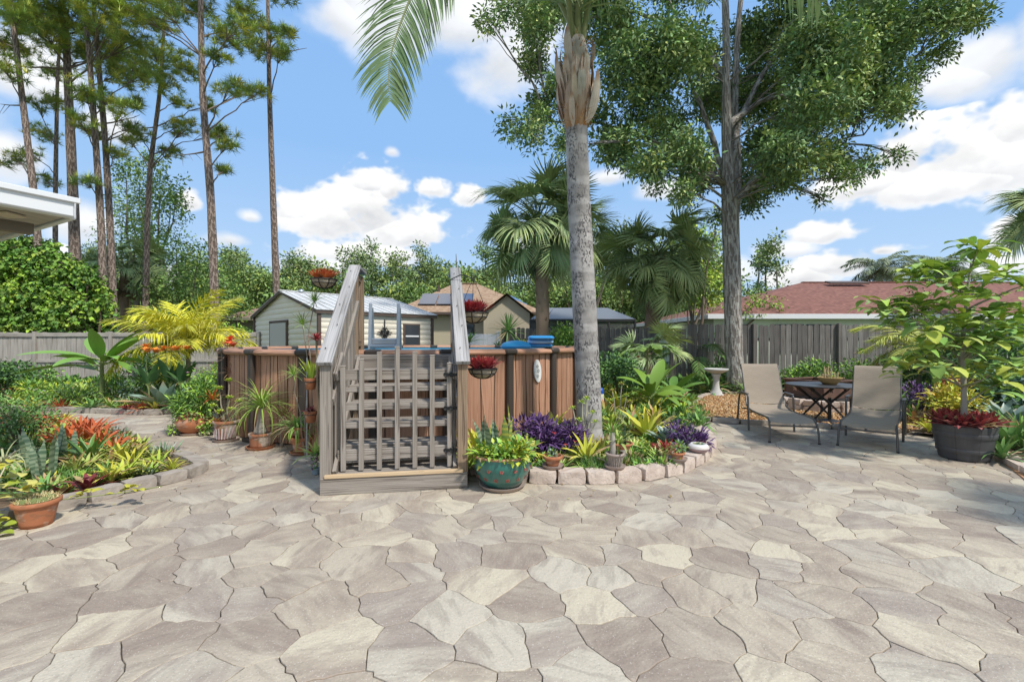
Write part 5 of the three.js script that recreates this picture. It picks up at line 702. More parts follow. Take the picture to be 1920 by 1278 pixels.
// ---------------------------------------------------------------- plants
const RED = [.52, .035, .04], ORG = [.66, .2, .04], YG = [.5, .55, .06], LIME = [.31, .5, .065], BURG = [.24, .03, .04], GRN = [.165, .33, .07], DKG = [.115, .235, .06], YEL = [.66, .58, .065], PUR = [.085, .038, .14], PINK = [.68, .18, .27], SILV = [.28, .38, .3], TANL = [.48, .34, .17];
function rosGeo({ n = 22, L = .3, W = .035, e = [1.45, .35], dr = .9, base = GRN, tip = GRN, segs = 4, fold = .3, prof = 'strap', y = 0, va = .16, edge = 1.6, band }) {
  const b = new MB(); for (let k = 0; k < n; k++) { const f = (k + .5) / n, e0 = lerp(e[0], e[1], f) + rr(-.18, .18), dd = R() < .05 + .1 * f * f, A = dd ? vary(TANL, .3) : vary(base, va), B = dd ? vary([.36, .24, .12], .3) : vary(tip, va), sc = R() < .35; b.blade({ p: [Math.cos(k * 2.4) * .01, y, Math.sin(k * 2.4) * .01], az: k * 2.39996 + rr(-.15, .15), e0, e1: e0 - dr * rr(.4, 1.6), roll: rr(-.25, .25), L: L * lerp(.72, 1, f) * rr(.85, 1.12), W: W * rr(.85, 1.1), segs, fold, prof, col: band ? t => (Math.floor(t * 22 + k) % 2 ? A : B) : t => { const c = mix3(A, B, Math.pow(t, edge)); return sc && t > .9 ? mix3(c, [.34, .22, .1], .75) : c; } }); } return b.geo();
}
const geoCache = {};
const rg = (key, o, nv = 2) => { const k = key + Math.floor(R() * nv); return geoCache[k] || (geoCache[k] = rosGeo(o)); };
const part = (t, name, geo, mat, p, turn = 0, s = 1) => { const m = mesh(name, geo, mat, t, p); m.rotation.y = turn; m.scale.setScalar(s); return stuff(m); };
// kinds of rosette: key -> options
const KIND = {
  red: { n: 30, L: .3, W: .04, base: BURG, tip: RED, e: [1.45, .25], dr: .7 }, orange: { n: 30, L: .34, W: .036, base: ORG, tip: [.48, .07, .03], e: [1.4, .15], dr: .75 }, lime: { n: 24, L: .36, W: .042, base: LIME, tip: YG, e: [1.4, .2], dr: .9 },
  yellow: { n: 22, L: .42, W: .045, base: YG, tip: YEL, e: [1.45, .35], dr: .8 }, burg: { n: 20, L: .26, W: .065, base: [.2, .05, .05], tip: BURG, e: [1.3, .2], dr: .5 }, dark: { n: 20, L: .46, W: .05, base: DKG, tip: GRN, e: [1.4, .35], dr: .6, fold: .4 },
  tan: { n: 26, L: .24, W: .03, base: LIME, tip: TANL, e: [1.4, .2], dr: .8 }, vari: { n: 24, L: .34, W: .034, base: LIME, tip: [.5, .5, .2], e: [1.4, .2], dr: .9 }, silver: { n: 24, L: .34, W: .06, base: [.13, .2, .15], tip: SILV, e: [1.35, .35], dr: .35, fold: .4, prof: 'sword' }, green: { n: 26, L: .4, W: .04, base: DKG, tip: GRN, e: [1.45, .2], dr: 1.1 }, grass: { n: 60, L: .38, W: .012, base: GRN, tip: LIME, e: [1.5, .5], dr: 1.5, segs: 4, fold: 0 },
  pinkish: { n: 24, L: .34, W: .045, base: LIME, tip: [.42, .16, .1], e: [1.45, .3], dr: .7 }
};
function ros(name, label, kind, p, s = 1, { mat = M.leaf, stem = 0, cat = 'plant', stemCol = [.24, .2, .13], lean = 0 } = {}) {
  const t = thing(name, label, cat, p, rr(0, 6.28)); if (stem) { const b = new MB(); b.tube([V(0, 0, 0), V(lean * .4, stem * .5, 0), V(lean, stem, 0)], [.016, .013, .012], 7, stemCol); mesh('stem', b.geo(), M.stem, t); }
  part(t, 'foliage', rg(kind, KIND[kind]), mat, V(stem ? lean : 0, stem, 0), 0, s); return t;
}
const swordG = [0, 1, 2].map(k => { const b = new MB(); b.blade({ az: 0, e0: 1.54, e1: 1.45 - k * .12, L: 1, W: .15, segs: 26, prof: 'sword', fold: .25, roll: k * .2, col: t => { const s = Math.sin(t * 60 + 3 * perlin.noise(t * 9, k, 2)); return s > .2 ? [.24, .31, .2] : [.07, .13, .07]; } }); return b.geo(); });
const swordY = (() => { const b = new MB(); b.blade({ az: 0, e0: 1.54, e1: 1.5, L: 1, W: .14, segs: 24, prof: 'sword', fold: .25, col: t => Math.sin(t * 50) > .1 ? [.5, .46, .08] : [.2, .28, .07] }); return b.geo(); })();
function swords(t, n, h, spread, p = V(0, 0, 0), g = swordG) { for (let k = 0; k < n; k++) { const a = rr(0, 6.28), q = Math.sqrt(R()) * spread, m = mesh('sword_leaf', Array.isArray(g) ? g[k % 3] : g, M.gloss, t, V(p.x + Math.cos(a) * q, p.y, p.z + Math.sin(a) * q)); m.rotation.set(rr(-.1, .1), rr(0, 6.28), rr(-.12, .12)); m.scale.setScalar(h * rr(.7, 1.08)); } }
function mound(t, name, lobes, { n = 260, L = .07, W = .03, pal = [GRN, LIME, DKG], mat = M.farLeaf, droop = .2, surf = .55 }) {   // leafy mass on lobes [x, y, z, r]
  const b = new MB(); for (const [x, y, z, r] of lobes) for (let k = 0; k < n; k++) { const d = ballDir(), q = r * Math.pow(R(), surf); const o = d.clone().addScaledVector(ballDir(), .7); o.y += .25 - droop; o.normalize(); const nn = V(0, 1, 0).addScaledVector(d, .5).addScaledVector(ballDir(), .4); nn.addScaledVector(o, -nn.dot(o)).normalize(); const yy = y + d.y * q * .85; if (yy < .005) continue; b.leaf(V(x + d.x * q, yy, z + d.z * q), o, nn, L * rr(.7, 1.25), W * rr(.75, 1.2), vary(pal[Math.floor(R() * pal.length)], .18)); }
  return stuff(mesh(name, b.geo(), mat, t));
}
function blooms(t, name, pts, r, c, petals = 6) { const b = new MB(); for (const p of pts) for (let k = 0; k < petals; k++) { const a = k / petals * 6.28 + rr(0, .5), d = V(Math.cos(a), rr(.1, .9), Math.sin(a)).normalize(), n = V(0, 1, 0).addScaledVector(d, -d.y).add(V(0, .01, 0)).normalize(); b.leaf(p, d, n, r * rr(.8, 1.2), r * .6, vary(c, .15)); } return stuff(mesh(name, b.geo(), M.leaf, t)); }
function stems(t, list, r = .006, c = [.12, .16, .06]) { const b = new MB(); for (const [a, q] of list) limb(b, a, q, r, r * .6, 4, .04, c); return stuff(mesh('stems', b.geo(), M.stem, t)); }
function shrub(label, p, w, h, { pal, L = .07, W = .035, n = 700, name = 'shrub', mat, flower, fr = .03, nf = 12, cat = 'shrub', lob = 6 } = {}) {
  const t = thing(name, label, cat, p), lobes = []; for (let k = 0; k < lob; k++) { const a = k / lob * 6.28 + rr(0, .6), q = k ? .55 : 0; lobes.push([Math.cos(a) * w * q * .55, h * rr(.42, .72), Math.sin(a) * w * q * .55, Math.min(w, h) * rr(.32, .42)]); }
  stems(t, lobes.map(l => [V(0, 0, 0), V(l[0], l[1], l[2])]), .012, [.16, .12, .08]); mound(t, 'foliage', lobes, { n: Math.round(n / lob), L, W, pal, mat });
  if (flower) blooms(t, 'flowers', Array.from({ length: nf }, () => { const l = lobes[Math.floor(R() * lob)], d = ballDir(); d.y = Math.abs(d.y); return V(l[0] + d.x * l[3], l[1] + d.y * l[3], l[2] + d.z * l[3]); }), fr, flower); return t;
}
const leafB = (L, W, c, e0, e1, mid = [.3, .38, .12]) => { const b = new MB(); b.tube([V(0, 0, 0), V(Math.cos(e0) * L * .18, Math.sin(e0) * L * .18, 0)], [.014, .01], 5, mid); const c0 = vary(c, .1); b.blade({ p: [Math.cos(e0) * L * .17, Math.sin(e0) * L * .17, 0], az: 0, e0, e1, L, W, segs: 9, prof: 'broad', fold: .22, col: t => t < .04 ? mid : c0 }); return b.geo(); };
function broadPlant(name, label, p, { h = .7, n = 9, L = .9, W = .26, c = GRN, e = [1.35, .25], dr = .7, az0 = 0, stem = .05, mat = M.gloss }) {
  const t = thing(name, label, 'plant', p), b = new MB(); b.tube([V(0, 0, 0), V(.01, h * .5, 0), V(0, h, 0)], [stem, stem * .9, stem * .6], 9, [.2, .24, .09]); mesh('stalk', b.geo(), M.stem, t);
  const gs = [0, 1, 2].map(k => leafB(L * [1, .85, 1.1][k], W * [1, .9, 1.05][k], vary(c, .12), .9, .9 - dr * [1, 1.4, .7][k]));
  for (let k = 0; k < n; k++) { const m = mesh('leaf', gs[k % 3], mat, t, V(0, h * rr(.7, 1), 0)); m.rotation.set(rr(-.35, .35), az0 + k * 2.39996 + rr(-.2, .2), lerp(e[0], e[1], (k + .5) / n) - .9, 'YXZ'); m.scale.setScalar(rr(.8, 1.08)); } return t;
}
function pot(name, label, p, { r = .14, rb, h = .22, mat = M.terracotta, rim = .03, saucer, belly = 0, soilY } = {}) {
  rb = rb ?? r * .68; const t = thing(name, label, 'potted plant', p), y0 = saucer ? .02 : 0, pr = [[0, y0], [rb, y0]]; for (let k = 1; k < 6; k++) { const f = k / 6; pr.push([lerp(rb, r, f) + belly * Math.sin(f * 3.14), y0 + h * f * .97]); }
  if (rim) pr.push([r, y0 + h - rim - .004], [r + .012, y0 + h - rim], [r + .014, y0 + h], [r - .008, y0 + h + .002], [r - .014, y0 + h - .05]); else pr.push([r, y0 + h], [r - .012, y0 + h], [r - .016, y0 + h - .05]); pr.push([r * .8, y0 + h - .06]);
  mesh('pot', lathe(pr, 32), mat, t); const s = new THREE.CircleGeometry(r - .01, 20); s.rotateX(-Math.PI / 2); mesh('soil', s, M.soil, t, V(0, y0 + h - .035, 0)); if (saucer) mesh('saucer', lathe([[0, 0], [rb + .035, 0], [rb + .055, .035], [rb + .045, .037], [rb + .03, .012], [0, .012]], 28), saucer, t); t.userData.top = y0 + h - .03; return t;
}
const topOf = t => { const y = t.userData.top; delete t.userData.top; return y; };
// low planting that nobody could count, one object per kind and bed
function cover(name, label, poly, y, kinds, count, sMin, sMax, avoid) {
  let n = 0, x0 = 99, x1 = -99, d0 = 99, d1 = -99; for (const [x, d] of poly) { x0 = Math.min(x0, x); x1 = Math.max(x1, x); d0 = Math.min(d0, d); d1 = Math.max(d1, d); }
  const lists = kinds.map(() => []); for (let g = 0; n < count && g < count * 30; g++) { const x = rr(x0, x1), d = rr(d0, d1); if (!inside(x, d, poly) || (avoid && avoid(x, d))) continue; lists[Math.floor(R() * kinds.length)].push({ m: mat4(V(x, y, -d), rr(-.1, .1), rr(0, 6.3), rr(-.1, .1), rr(sMin, sMax)), c: vary([1, 1, 1], .18) }); n++; }
  const t = new THREE.Group(); t.name = numbered(name); scene.add(t); tag(t, label, 'ground cover', null, 'stuff'); kinds.forEach((g, i) => lists[i].length && inst('clump', g, M.farLeaf, lists[i], t)); return t;
}
seed(201);
const clump = (n, r, L, W, pal, up = .5) => { const b = new MB(); for (let k = 0; k < n; k++) { const d = ballDir(); d.y = Math.abs(d.y); const o = d.clone().addScaledVector(ballDir(), .5); o.y += up; o.normalize(); const nn = V(0, 1, 0).addScaledVector(ballDir(), .5); nn.addScaledVector(o, -nn.dot(o)).normalize(); b.leaf(V(d.x * r * R(), d.y * r * .6 * R(), d.z * r * R()), o, nn, L * rr(.7, 1.2), W * rr(.8, 1.2), vary(pal[Math.floor(R() * pal.length)], .2)); } return b.geo(); };
const CL = { green: clump(70, .16, .09, .04, [GRN, DKG, LIME]), lime: clump(70, .14, .08, .045, [LIME, YG, GRN]), fine: clump(110, .16, .1, .014, [GRN, [.13, .2, .07], LIME], .9), dark: clump(80, .2, .09, .045, [DKG, GRN, [.07, .13, .05]]), brown: clump(60, .14, .1, .03, [TANL, LIME, [.25, .16, .07]]), purple: clump(90, .15, .1, .026, [PUR, [.14, .06, .2], [.07, .03, .12]], .5), grey: clump(80, .16, .11, .02, [SILV, [.14, .22, .16], [.22, .3, .2]], .7), low: clump(80, .12, .05, .02, [GRN, [.12, .22, .05], LIME], .9),
  r1: rosGeo({ ...KIND.lime, n: 16, L: .26 }), r2: rosGeo({ ...KIND.tan, n: 18 }), r3: rosGeo({ ...KIND.green, n: 18, L: .3 }), r4: rosGeo({ ...KIND.orange, n: 18, L: .24 }), r5: rosGeo({ ...KIND.yellow, n: 16, L: .28 }), g1: rosGeo({ ...KIND.grass, n: 40 }), r6: rosGeo({ ...KIND.red, n: 18, L: .2 }), r7: rosGeo({ ...KIND.vari, n: 18, L: .28 }) };

// --- back left bed
cover('ground_cover', 'mixed low green planting along the far left path', [XY(-60, 766), XY(75, 767), XY(200, 771), XY(300, 773), XY(345, 770), [-5.9, 10.4], [-6.2, 13.5], [-16, 13.5], [-13, 9.6]], .04, [CL.green, CL.lime, CL.fine, CL.dark, CL.r3, CL.r7, CL.g1, CL.r1, CL.grey], 430, .7, 1.35);
cover('ground_cover', 'dark shrubby foliage at the foot of the left fence', [[-17, 13.2], [-6.3, 13.2], [-6.3, 15], [-17, 14.8]], .04, [CL.dark, CL.green, CL.lime, CL.fine], 150, 1.2, 2.4);
broadPlant('banana_plant', 'banana plant with long paddle leaves in front of the left fence', onG(190, 10.0), { h: 1.05, n: 19, L: 1.12, W: .3, c: [.22, .4, .08], e: [.95, -.05], dr: .5, az0: .4 });
for (const [px, d, n, lab] of [[278, 9.7, 3, 'orange canna lilies left of the yellow palm'], [318, 9.9, 2, 'single short orange canna under the yellow palm'], [338, 9.6, 2, 'orange canna lily before the yellow palm trunk'], [432, 8.9, 3, 'tall red-orange canna lily by the left end of the pool']]) { const t = broadPlant('canna_lily', lab, onG(px, d), { h: .55, n: 8, L: .5, W: .15, c: [.07, .16, .05], e: [1.45, .7], dr: .4, stem: .018 }); const tops = Array.from({ length: n }, () => V(rr(-.12, .12), rr(1.24, 1.34) + (px > 400 ? .14 : 0), rr(-.1, .1))); stems(t, tops.map(q => [V(0, .4, 0), q]), .009, [.14, .2, .07]); blooms(t, 'flowers', tops.flatMap(q => [q, q.clone().add(V(rr(-.05, .05), -.05, rr(-.05, .05)))]), .135, px > 400 ? [.75, .13, .03] : [.8, .3, .03], 8); }
ros('agave_plant', 'large grey-green broad-leaved rosette below the yellow palm', 'silver', gp(305, 768, .04), 2.3, { mat: M.gloss }); ros('agave_plant', 'second broad green rosette left of the potted ivy', 'green', onG(345, 9.0, .04), 1.7);
shrub('dark leafy shrub at the left edge below the fence', onG(8, 10.5), .9, 1.1, { pal: [DKG, [.07, .14, .06], GRN], n: 1500, L: .1, W: .05 }); shrub('yellow-green bushy shrub left of the banana plant', onG(80, 10.4), .8, .55, { pal: [LIME, YG, GRN], n: 1100, L: .12, W: .035 }); shrub('fine-leaved green shrub under the banana leaves', onG(150, 9.8), .9, .48, { pal: [GRN, [.13, .2, .1], LIME], n: 1400, L: .09, W: .016 });
shrub('white-flowered low shrub beside the far path edge', gp(78, 764, .04), .55, .42, { pal: [GRN, LIME], n: 600, L: .07, W: .03, flower: [.75, .72, .62], nf: 30, fr: .025 }); shrub('purple-flowered shrub beneath the canna lilies', onG(252, 10.2), .7, .8, { pal: [GRN, SILV], n: 700, flower: [.42, .2, .5], nf: 22, fr: .035 }); shrub('pink-flowered shrub behind the banana stalk', onG(212, 11), .7, .85, { pal: [GRN, LIME], n: 700, flower: PINK, nf: 18, fr: .04 }); shrub('pink and purple flowered shrub beside the left end of the pool', onG(392, 9.3), .6, 1.15, { pal: [GRN, LIME, DKG], n: 900, flower: [.55, .22, .35], nf: 26, fr: .04 });
shrub('glossy dark green shrub behind the canna lilies', onG(300, 12.4), 1.3, 1.2, { pal: [DKG, GRN], n: 2000, L: .11, W: .055, mat: M.gloss }); shrub('bright green shrub against the fence left of the shed', onG(445, 16.6), 1.5, 2.3, { pal: [LIME, GRN], n: 1200, L: .14, W: .07 }); shrub('leafy green shrub at the fence behind the white-flowered shrub', onG(60, 13), 1.1, .7, { pal: [GRN, LIME, DKG], n: 1300, L: .1, W: .05 });
shrub('tall narrow yellow-green shrub at the pool wall', onG(412, 9.6), .35, 1.2, { pal: [YG, LIME], n: 700, L: .12, W: .02, lob: 4 });
ros('bromeliad', 'orange bromeliad at the far path edge, left of the pair', 'orange', gp(112, 766, .05), 1.0); ros('bromeliad', 'small dark red bromeliad of the pair by the far path edge', 'red', gp(238, 771, .05), .85); ros('bromeliad', 'orange-red bromeliad, right one of the pair by the far path edge', 'orange', gp(266, 771, .05), .95); ros('bromeliad', 'yellow-tipped bromeliad at the far left path edge', 'yellow', gp(60, 768, .05), 1.0); ros('bromeliad', 'green strappy bromeliad between the orange ones', 'green', gp(170, 768, .05), 1.1);

for (const [px, py, k, s, lab] of [[140, 762, 'pinkish', 1.1, 'pink-tipped bromeliad below the banana plant'], [205, 764, 'vari', 1.1, 'cream-striped rosette between path edge and banana plant'], [290, 770, 'yellow', 1.0, 'yellow bromeliad at the path edge below the agave'], [95, 752, 'yellow', 1.3, 'tall yellow-green bromeliad left of the banana stalk'], [30, 758, 'lime', 1.3, 'lime bromeliad at the far left of the back bed'], [225, 752, 'tan', 1.5, 'tan bromeliad right of the banana stalk'], [325, 768, 'green', 1.0, 'dark strappy rosette beside the ivy pot'], [160, 745, 'lime', 1.5, 'lime strappy rosette under the banana leaves'], [15, 742, 'orange', 1.2, 'orange-yellow bromeliad at the left edge of the back bed']]) ros('bromeliad', lab, k, gp(px, py, .05), s);
// --- front left bed
const lb0 = (x, d) => d < 3.9 && x > -5;
cover('ground_cover', 'dense mixed bromeliad and succulent planting in the front left bed', [[-6.3, 4.1], XY(70, 948), XY(125, 938), XY(190, 924), XY(250, 908), XY(310, 896), XY(350, 886), XY(335, 868), XY(280, 847), XY(215, 820), XY(140, 800), XY(40, 786), [-8.6, 8.2], [-8.6, 4.1]], .05, [CL.r1, CL.r2, CL.r5, CL.lime, CL.fine, CL.brown, CL.r3, CL.grey, CL.r7, CL.green], 330, .6, 1.15);
{ const t = pot('potted_cactus', 'terracotta pot of golden-spined cactus at the left edge of the patio', gp(68, 984), { r: .135, h: .2, rb: .095, saucer: null }); const y = topOf(t), b = new MB(); for (let k = 0; k < 9; k++) { const a = k * 2.4, q = k ? .075 : 0, c = V(Math.cos(a) * q, y - .01, Math.sin(a) * q); b.tube([c, c.clone().add(V(0, .035, 0)), c.clone().add(V(0, .06, 0)), c.clone().add(V(0, .072, 0))], [.04, .045, .035, .006], 10, [.16, .2, .07], true, .06); } mesh('cactus', b.geo(), M.stem, t); const s = new MB(); for (let k = 0; k < 900; k++) { const a = rr(0, 6.28), q = Math.sqrt(R()) * .125, d = ballDir(); d.y = Math.abs(d.y); s.strip(V(Math.cos(a) * q, y + .055 - q * .25 + rr(-.01, .01), Math.sin(a) * q), d, rr(.03, .055), .0055, .1, vary([.7, .58, .3], .25), 1, 'needle'); } stuff(mesh('spines', s.geo(), M.solid, t)); }
{ const t = thing('pothos_vine', 'yellow-variegated pothos vine trailing over the patio at the left edge', 'vine', gp(20, 990)); const b = new MB(), path = [[0, .35, .35], [-.05, .45, .15], [.0, .28, .0], [.1, .06, -.05], [-.08, .03, .16], [-.14, .02, .3]]; const cv = new THREE.CatmullRomCurve3(path.map(q => V(...q).multiplyScalar(1))); b.tube(cv.getSpacedPoints(16), .006, 5, [.25, .3, .1]); mesh('vine', b.geo(), M.stem, t); const g = [0, 1, 2].map(k => { const q = new MB(); q.blade({ az: 0, e0: .5, e1: -.5, L: 1, W: .72, segs: 5, prof: 'broad', fold: .18, col: u => [[.5, .48, .06], [.32, .4, .05], [.55, .52, .14]][k] }); return q.geo(); }); for (let k = 0; k < 80; k++) { const q = cv.getPointAt(R()), m = mesh('leaf', g[k % 3], M.gloss, t, V(q.x + rr(-.14, .14), Math.max(.012, q.y + rr(-.06, .1)), q.z + rr(-.1, .1))); m.rotation.set(rr(-.4, .4), rr(0, 6.28), rr(-.5, .3), 'YXZ'); m.scale.setScalar(rr(.07, .13)); } }
{ const t = thing('pothos_vine', 'yellow pothos leaves creeping over the front left edging stones', 'vine', gp(150, 938, .1)); const g = new MB(); g.blade({ az: 0, e0: .5, e1: -.5, L: 1, W: .7, segs: 5, prof: 'broad', fold: .18, col: [.48, .46, .05] }); const G = g.geo(), b = new MB(); b.tube([V(-.2, .02, .06), V(0, .03, .03), V(.25, .03, -.1), V(.5, .04, -.25)], .004, 5, [.25, .3, .1]); mesh('vine', b.geo(), M.stem, t); for (let k = 0; k < 18; k++) { const f = R(), m = mesh('leaf', G, M.gloss, t, V(lerp(-.2, .5, f), .03 + rr(0, .04), lerp(.06, -.25, f) + rr(-.06, .06))); m.rotation.set(rr(-.3, .3), rr(0, 6.3), rr(-.4, .2), 'YXZ'); m.scale.setScalar(rr(.06, .11)); } }
for (const [px, py, n, h, lab] of [[85, 905, 5, .52, 'tall banded snake plant behind the potted cactus'], [35, 895, 5, .5, 'grey snake plant clump at the left edge of the front bed'], [118, 862, 4, .42, 'dark banded snake plant beside the orange bromeliads'], [10, 830, 4, .5, 'snake plant at the far left of the front bed']]) { const t = thing('snake_plant', lab, 'plant', gp(px, py, .05)); swords(t, n, h, .09); }
ros('aloe_plant', 'tall dark green spiky rosette rising from the front left bed', 'dark', gp(166, 868, .05), 1.15, { mat: M.gloss });
for (const [px, py, s, lab] of [[128, 838, 1.15, 'orange bromeliad behind the dark snake plant'], [160, 832, 1.2, 'bright orange bromeliad left of the spiky rosette'], [192, 842, 1.05, 'orange bromeliad right of the spiky rosette'], [150, 815, 1.0, 'orange-red bromeliad furthest back in the front left bed'], [212, 852, .8, 'small orange bromeliad toward the tip of the left bed'], [100, 808, 1.0, 'orange bromeliad just right of the crown of thorns'], [178, 818, 1.0, 'orange-red bromeliad behind the spiky rosette'], [98, 842, .8, 'orange bromeliad between the two snake plants']]) ros('bromeliad', lab, 'orange', gp(px, py, .05), s * 1.35);
ros('bromeliad', 'burgundy bromeliad nearest the potted cactus', 'burg', gp(114, 930, .05), .8, { mat: M.gloss }); ros('bromeliad', 'burgundy bromeliad with upright leaves right of the other burgundy one', 'burg', gp(164, 918, .05), .95, { mat: M.gloss });
for (const [px, py, k, s, lab] of [[207, 905, 'yellow', .75, 'yellow bromeliad beside the burgundy one in the left bed'], [238, 893, 'lime', .8, 'lime bromeliad in the middle of the front left edging'], [268, 886, 'tan', .9, 'tan-tipped bromeliad near the tip of the left bed'], [296, 878, 'lime', .85, 'lime bromeliad close to the tip of the left bed'], [322, 884, 'yellow', .6, 'small yellow-green bromeliad at the very tip of the left bed'], [255, 862, 'pinkish', .85, 'pink-tipped bromeliad at the back of the left bed tip'], [200, 880, 'tan', .9, 'brown-leaved bromeliad below the spiky rosette'], [60, 850, 'green', 1, 'green strappy plant behind the grey snake plant'], [180, 872, 'vari', .9, 'cream-striped bromeliad under the spiky rosette']]) ros('bromeliad', lab, k, gp(px, py, .05), s);
for (const [px, py, k, s, lab] of [[60, 800, 'red', 1.2, 'red bromeliad behind the crown of thorns shrub'], [20, 812, 'orange', 1.1, 'orange bromeliad at the left edge behind the snake plants'], [225, 865, 'yellow', .9, 'golden bromeliad left of the pink-tipped one'], [245, 878, 'yellow', .8, 'golden bromeliad at the middle of the left edging'], [140, 890, 'pinkish', .9, 'pink-tipped bromeliad between the burgundy ones and the spiky rosette'], [285, 862, 'tan', .9, 'tan rosette at the back edge of the left bed tip']]) ros('bromeliad', lab, k, gp(px, py, .05), s);
ros('blue_fescue', 'blue-green grassy tuft behind the burgundy bromeliads', 'grass', gp(112, 900, .05), .75); shrub('crown of thorns shrub with salmon flowers at the left edge', gp(38, 845, .05), .62, .55, { pal: [DKG, GRN], n: 900, L: .055, W: .028, flower: [.6, .22, .17], nf: 36, fr: .022 }); shrub('dark green shrub behind the crown of thorns', onG(30, 7.6), .9, .6, { pal: [DKG, GRN], n: 900, L: .06, W: .03 }); ros('bromeliad', 'red and yellow bromeliad at the far left back of the front bed', 'pinkish', gp(40, 808, .05), 1.2); ros('bromeliad', 'orange-striped bromeliad beside the crown of thorns', 'orange', gp(78, 815, .05), .8);
{ const t = thing('spider_plant', 'pale striped spider plant with curling stems at the left edge', 'plant', gp(6, 930, .05)); part(t, 'foliage', rosGeo({ n: 30, L: .36, W: .016, base: [.45, .47, .25], tip: [.5, .52, .3], e: [1.5, .5], dr: 2.2, segs: 6 }), M.leaf, V(0, .28, 0)); swords(t, 2, .3, .04); stems(t, [[V(0, .3, 0), V(.16, .42, .05)], [V(.02, .3, 0), V(.1, .2, .12)]], .007, [.55, .48, .36]); }

// --- pots along the left side of the pool
{ const t = pot('potted_ivy', 'round terracotta pot overgrown with ivy and fern by the path', gp(365, 813), { r: .15, rb: .15, h: .34, belly: .11, mat: M.terracotta, saucer: M.saucer, rim: .02 }); const y = topOf(t); mound(t, 'ivy', [[-.18, .2, .05, .15], [.2, .22, .08, .16], [.05, .32, .14, .13], [-.1, .36, .1, .14], [.15, .36, .08, .14], [-.24, .1, .1, .1], [.26, .1, .12, .1]], { n: 120, L: .05, W: .04, pal: [LIME, [.34, .36, .16], GRN] }); mound(t, 'fern', [[0, y + .2, 0, .28], [-.2, y + .14, 0, .2], [.2, y + .16, 0, .2], [.05, y + .34, -.05, .2]], { n: 330, L: .11, W: .024, pal: [GRN, LIME, [.12, .22, .05]] }); part(t, 'bromeliad', rosGeo({ ...KIND.orange, n: 20, L: .26 }), M.leaf, V(.3, y + .2, .02)); }
{ const t = pot('potted_succulent', 'mosaic grey and pink pot with lime rosette succulents on bare stems', gp(424, 826), { r: .16, rb: .12, h: .28, mat: M.oldPot, saucer: M.saucer, rim: .035 }); const y = topOf(t); for (let k = 0; k < 8; k++) { const m = mesh('mosaic_tile', chamfer(.022, .2, .006, .002), plain(k % 2 ? [.42, .3, .3] : [.45, .42, .4], .6), t, V(Math.sin(k * .3 - 1) * .15, .15, Math.cos(k * .3 - 1) * .15)); m.rotation.set(-.13, k * .3 - 1, .5 - k * .12); } const tips = [V(-.1, .75, 0), V(.06, .62, .03), V(.2, .56, .02), V(-.16, .5, .06), V(.02, .86, -.03), V(.14, .46, .1), V(-.05, .42, .08)]; stems(t, tips.map(q => [V(q.x * .3, y, q.z * .3), q]), .012, [.3, .26, .19]); for (const q of tips) part(t, 'rosette', rg('suc', { n: 22, L: .075, W: .035, base: LIME, tip: YG, e: [1.3, .1], dr: .2, prof: 'obov', segs: 3 }), M.gloss, q, R() * 6); part(t, 'croton', rosGeo({ n: 16, L: .16, W: .03, base: ORG, tip: [.5, .3, .05], e: [1.4, .3], dr: .6 }), M.leaf, V(-.1, y, .05)); }
{ const t = pot('potted_ponytail_palm', 'mossy terracotta pot with a drooping ponytail palm', gp(488, 840), { r: .135, rb: .125, h: .19, mat: M.oldPot, saucer: M.terracotta, rim: .03 }); const y = topOf(t), b = new MB(); b.tube([V(0, y, 0), V(0, y + .06, 0), V(0, y + .14, 0), V(0, y + .26, 0), V(.01, y + .36, 0)], [.075, .085, .05, .028, .02], 12, [.32, .29, .25], true, .04); mesh('caudex', b.geo(), M.stem, t); part(t, 'foliage', rosGeo({ n: 120, L: .72, W: .015, base: LIME, tip: [.24, .27, .06], e: [1.5, .1], dr: 2.0, segs: 8, fold: .2 }), M.leaf, V(.01, y + .36, 0)); }
{ const t = pot('potted_grass_plant', 'terracotta pot with arching grassy leaves near the stairs', gp(566, 850), { r: .125, rb: .095, h: .2, mat: M.terracotta, saucer: M.terracotta, rim: .04 }); const y = topOf(t); part(t, 'foliage', rosGeo({ n: 80, L: .42, W: .016, base: GRN, tip: LIME, e: [1.5, .2], dr: 2.1, segs: 7, fold: .2 }), M.leaf, V(-.06, y + .12, .02)); mesh('upper_pot', lathe([[0, y], [.07, y], [.1, y + .12], [.112, y + .12], [.112, y + .16], [.1, y + .16], [.09, y + .12]], 26), M.terracotta, t); }
{ const t = thing('pot_stand', 'thin metal pole holding two small terracotta pots beside the stairs', 'pot stand', gp(583, 862)); mesh('pole', new THREE.CylinderGeometry(.008, .008, 1.25, 8), M.galv, t, V(-.05, .62, 0));
  for (const [y, lab] of [[.86, 'upper'], [.46, 'lower']]) { const g = new THREE.Group(); g.name = 'clay_pot'; g.position.set(0, y, .01); t.add(g); mesh('bowl', lathe([[0, 0], [.052, 0], [.066, .1], [.076, .1], [.078, .14], [.068, .14], [.06, .1], [0, .1]], 24), M.terracotta, g); mesh('ring', new THREE.TorusGeometry(.074, .005, 6, 20), M.metalDark, g, V(0, .098, 0), [Math.PI / 2, 0, 0]); }
  part(t, 'foliage', rosGeo({ n: 26, L: .34, W: .03, base: LIME, tip: YG, e: [1.55, 1.0], dr: .4, fold: .3 }), M.leaf, V(0, .96, .01)); part(t, 'bromeliad', rosGeo({ ...KIND.burg, n: 14, L: .14, W: .03 }), M.leaf, V(0, .58, .01)); part(t, 'air_plant', rosGeo({ n: 16, L: .09, W: .014, base: [.5, .25, .17], tip: TANL, e: [1.4, .3], dr: .6 }), M.leaf, V(0, .57, .03)); }
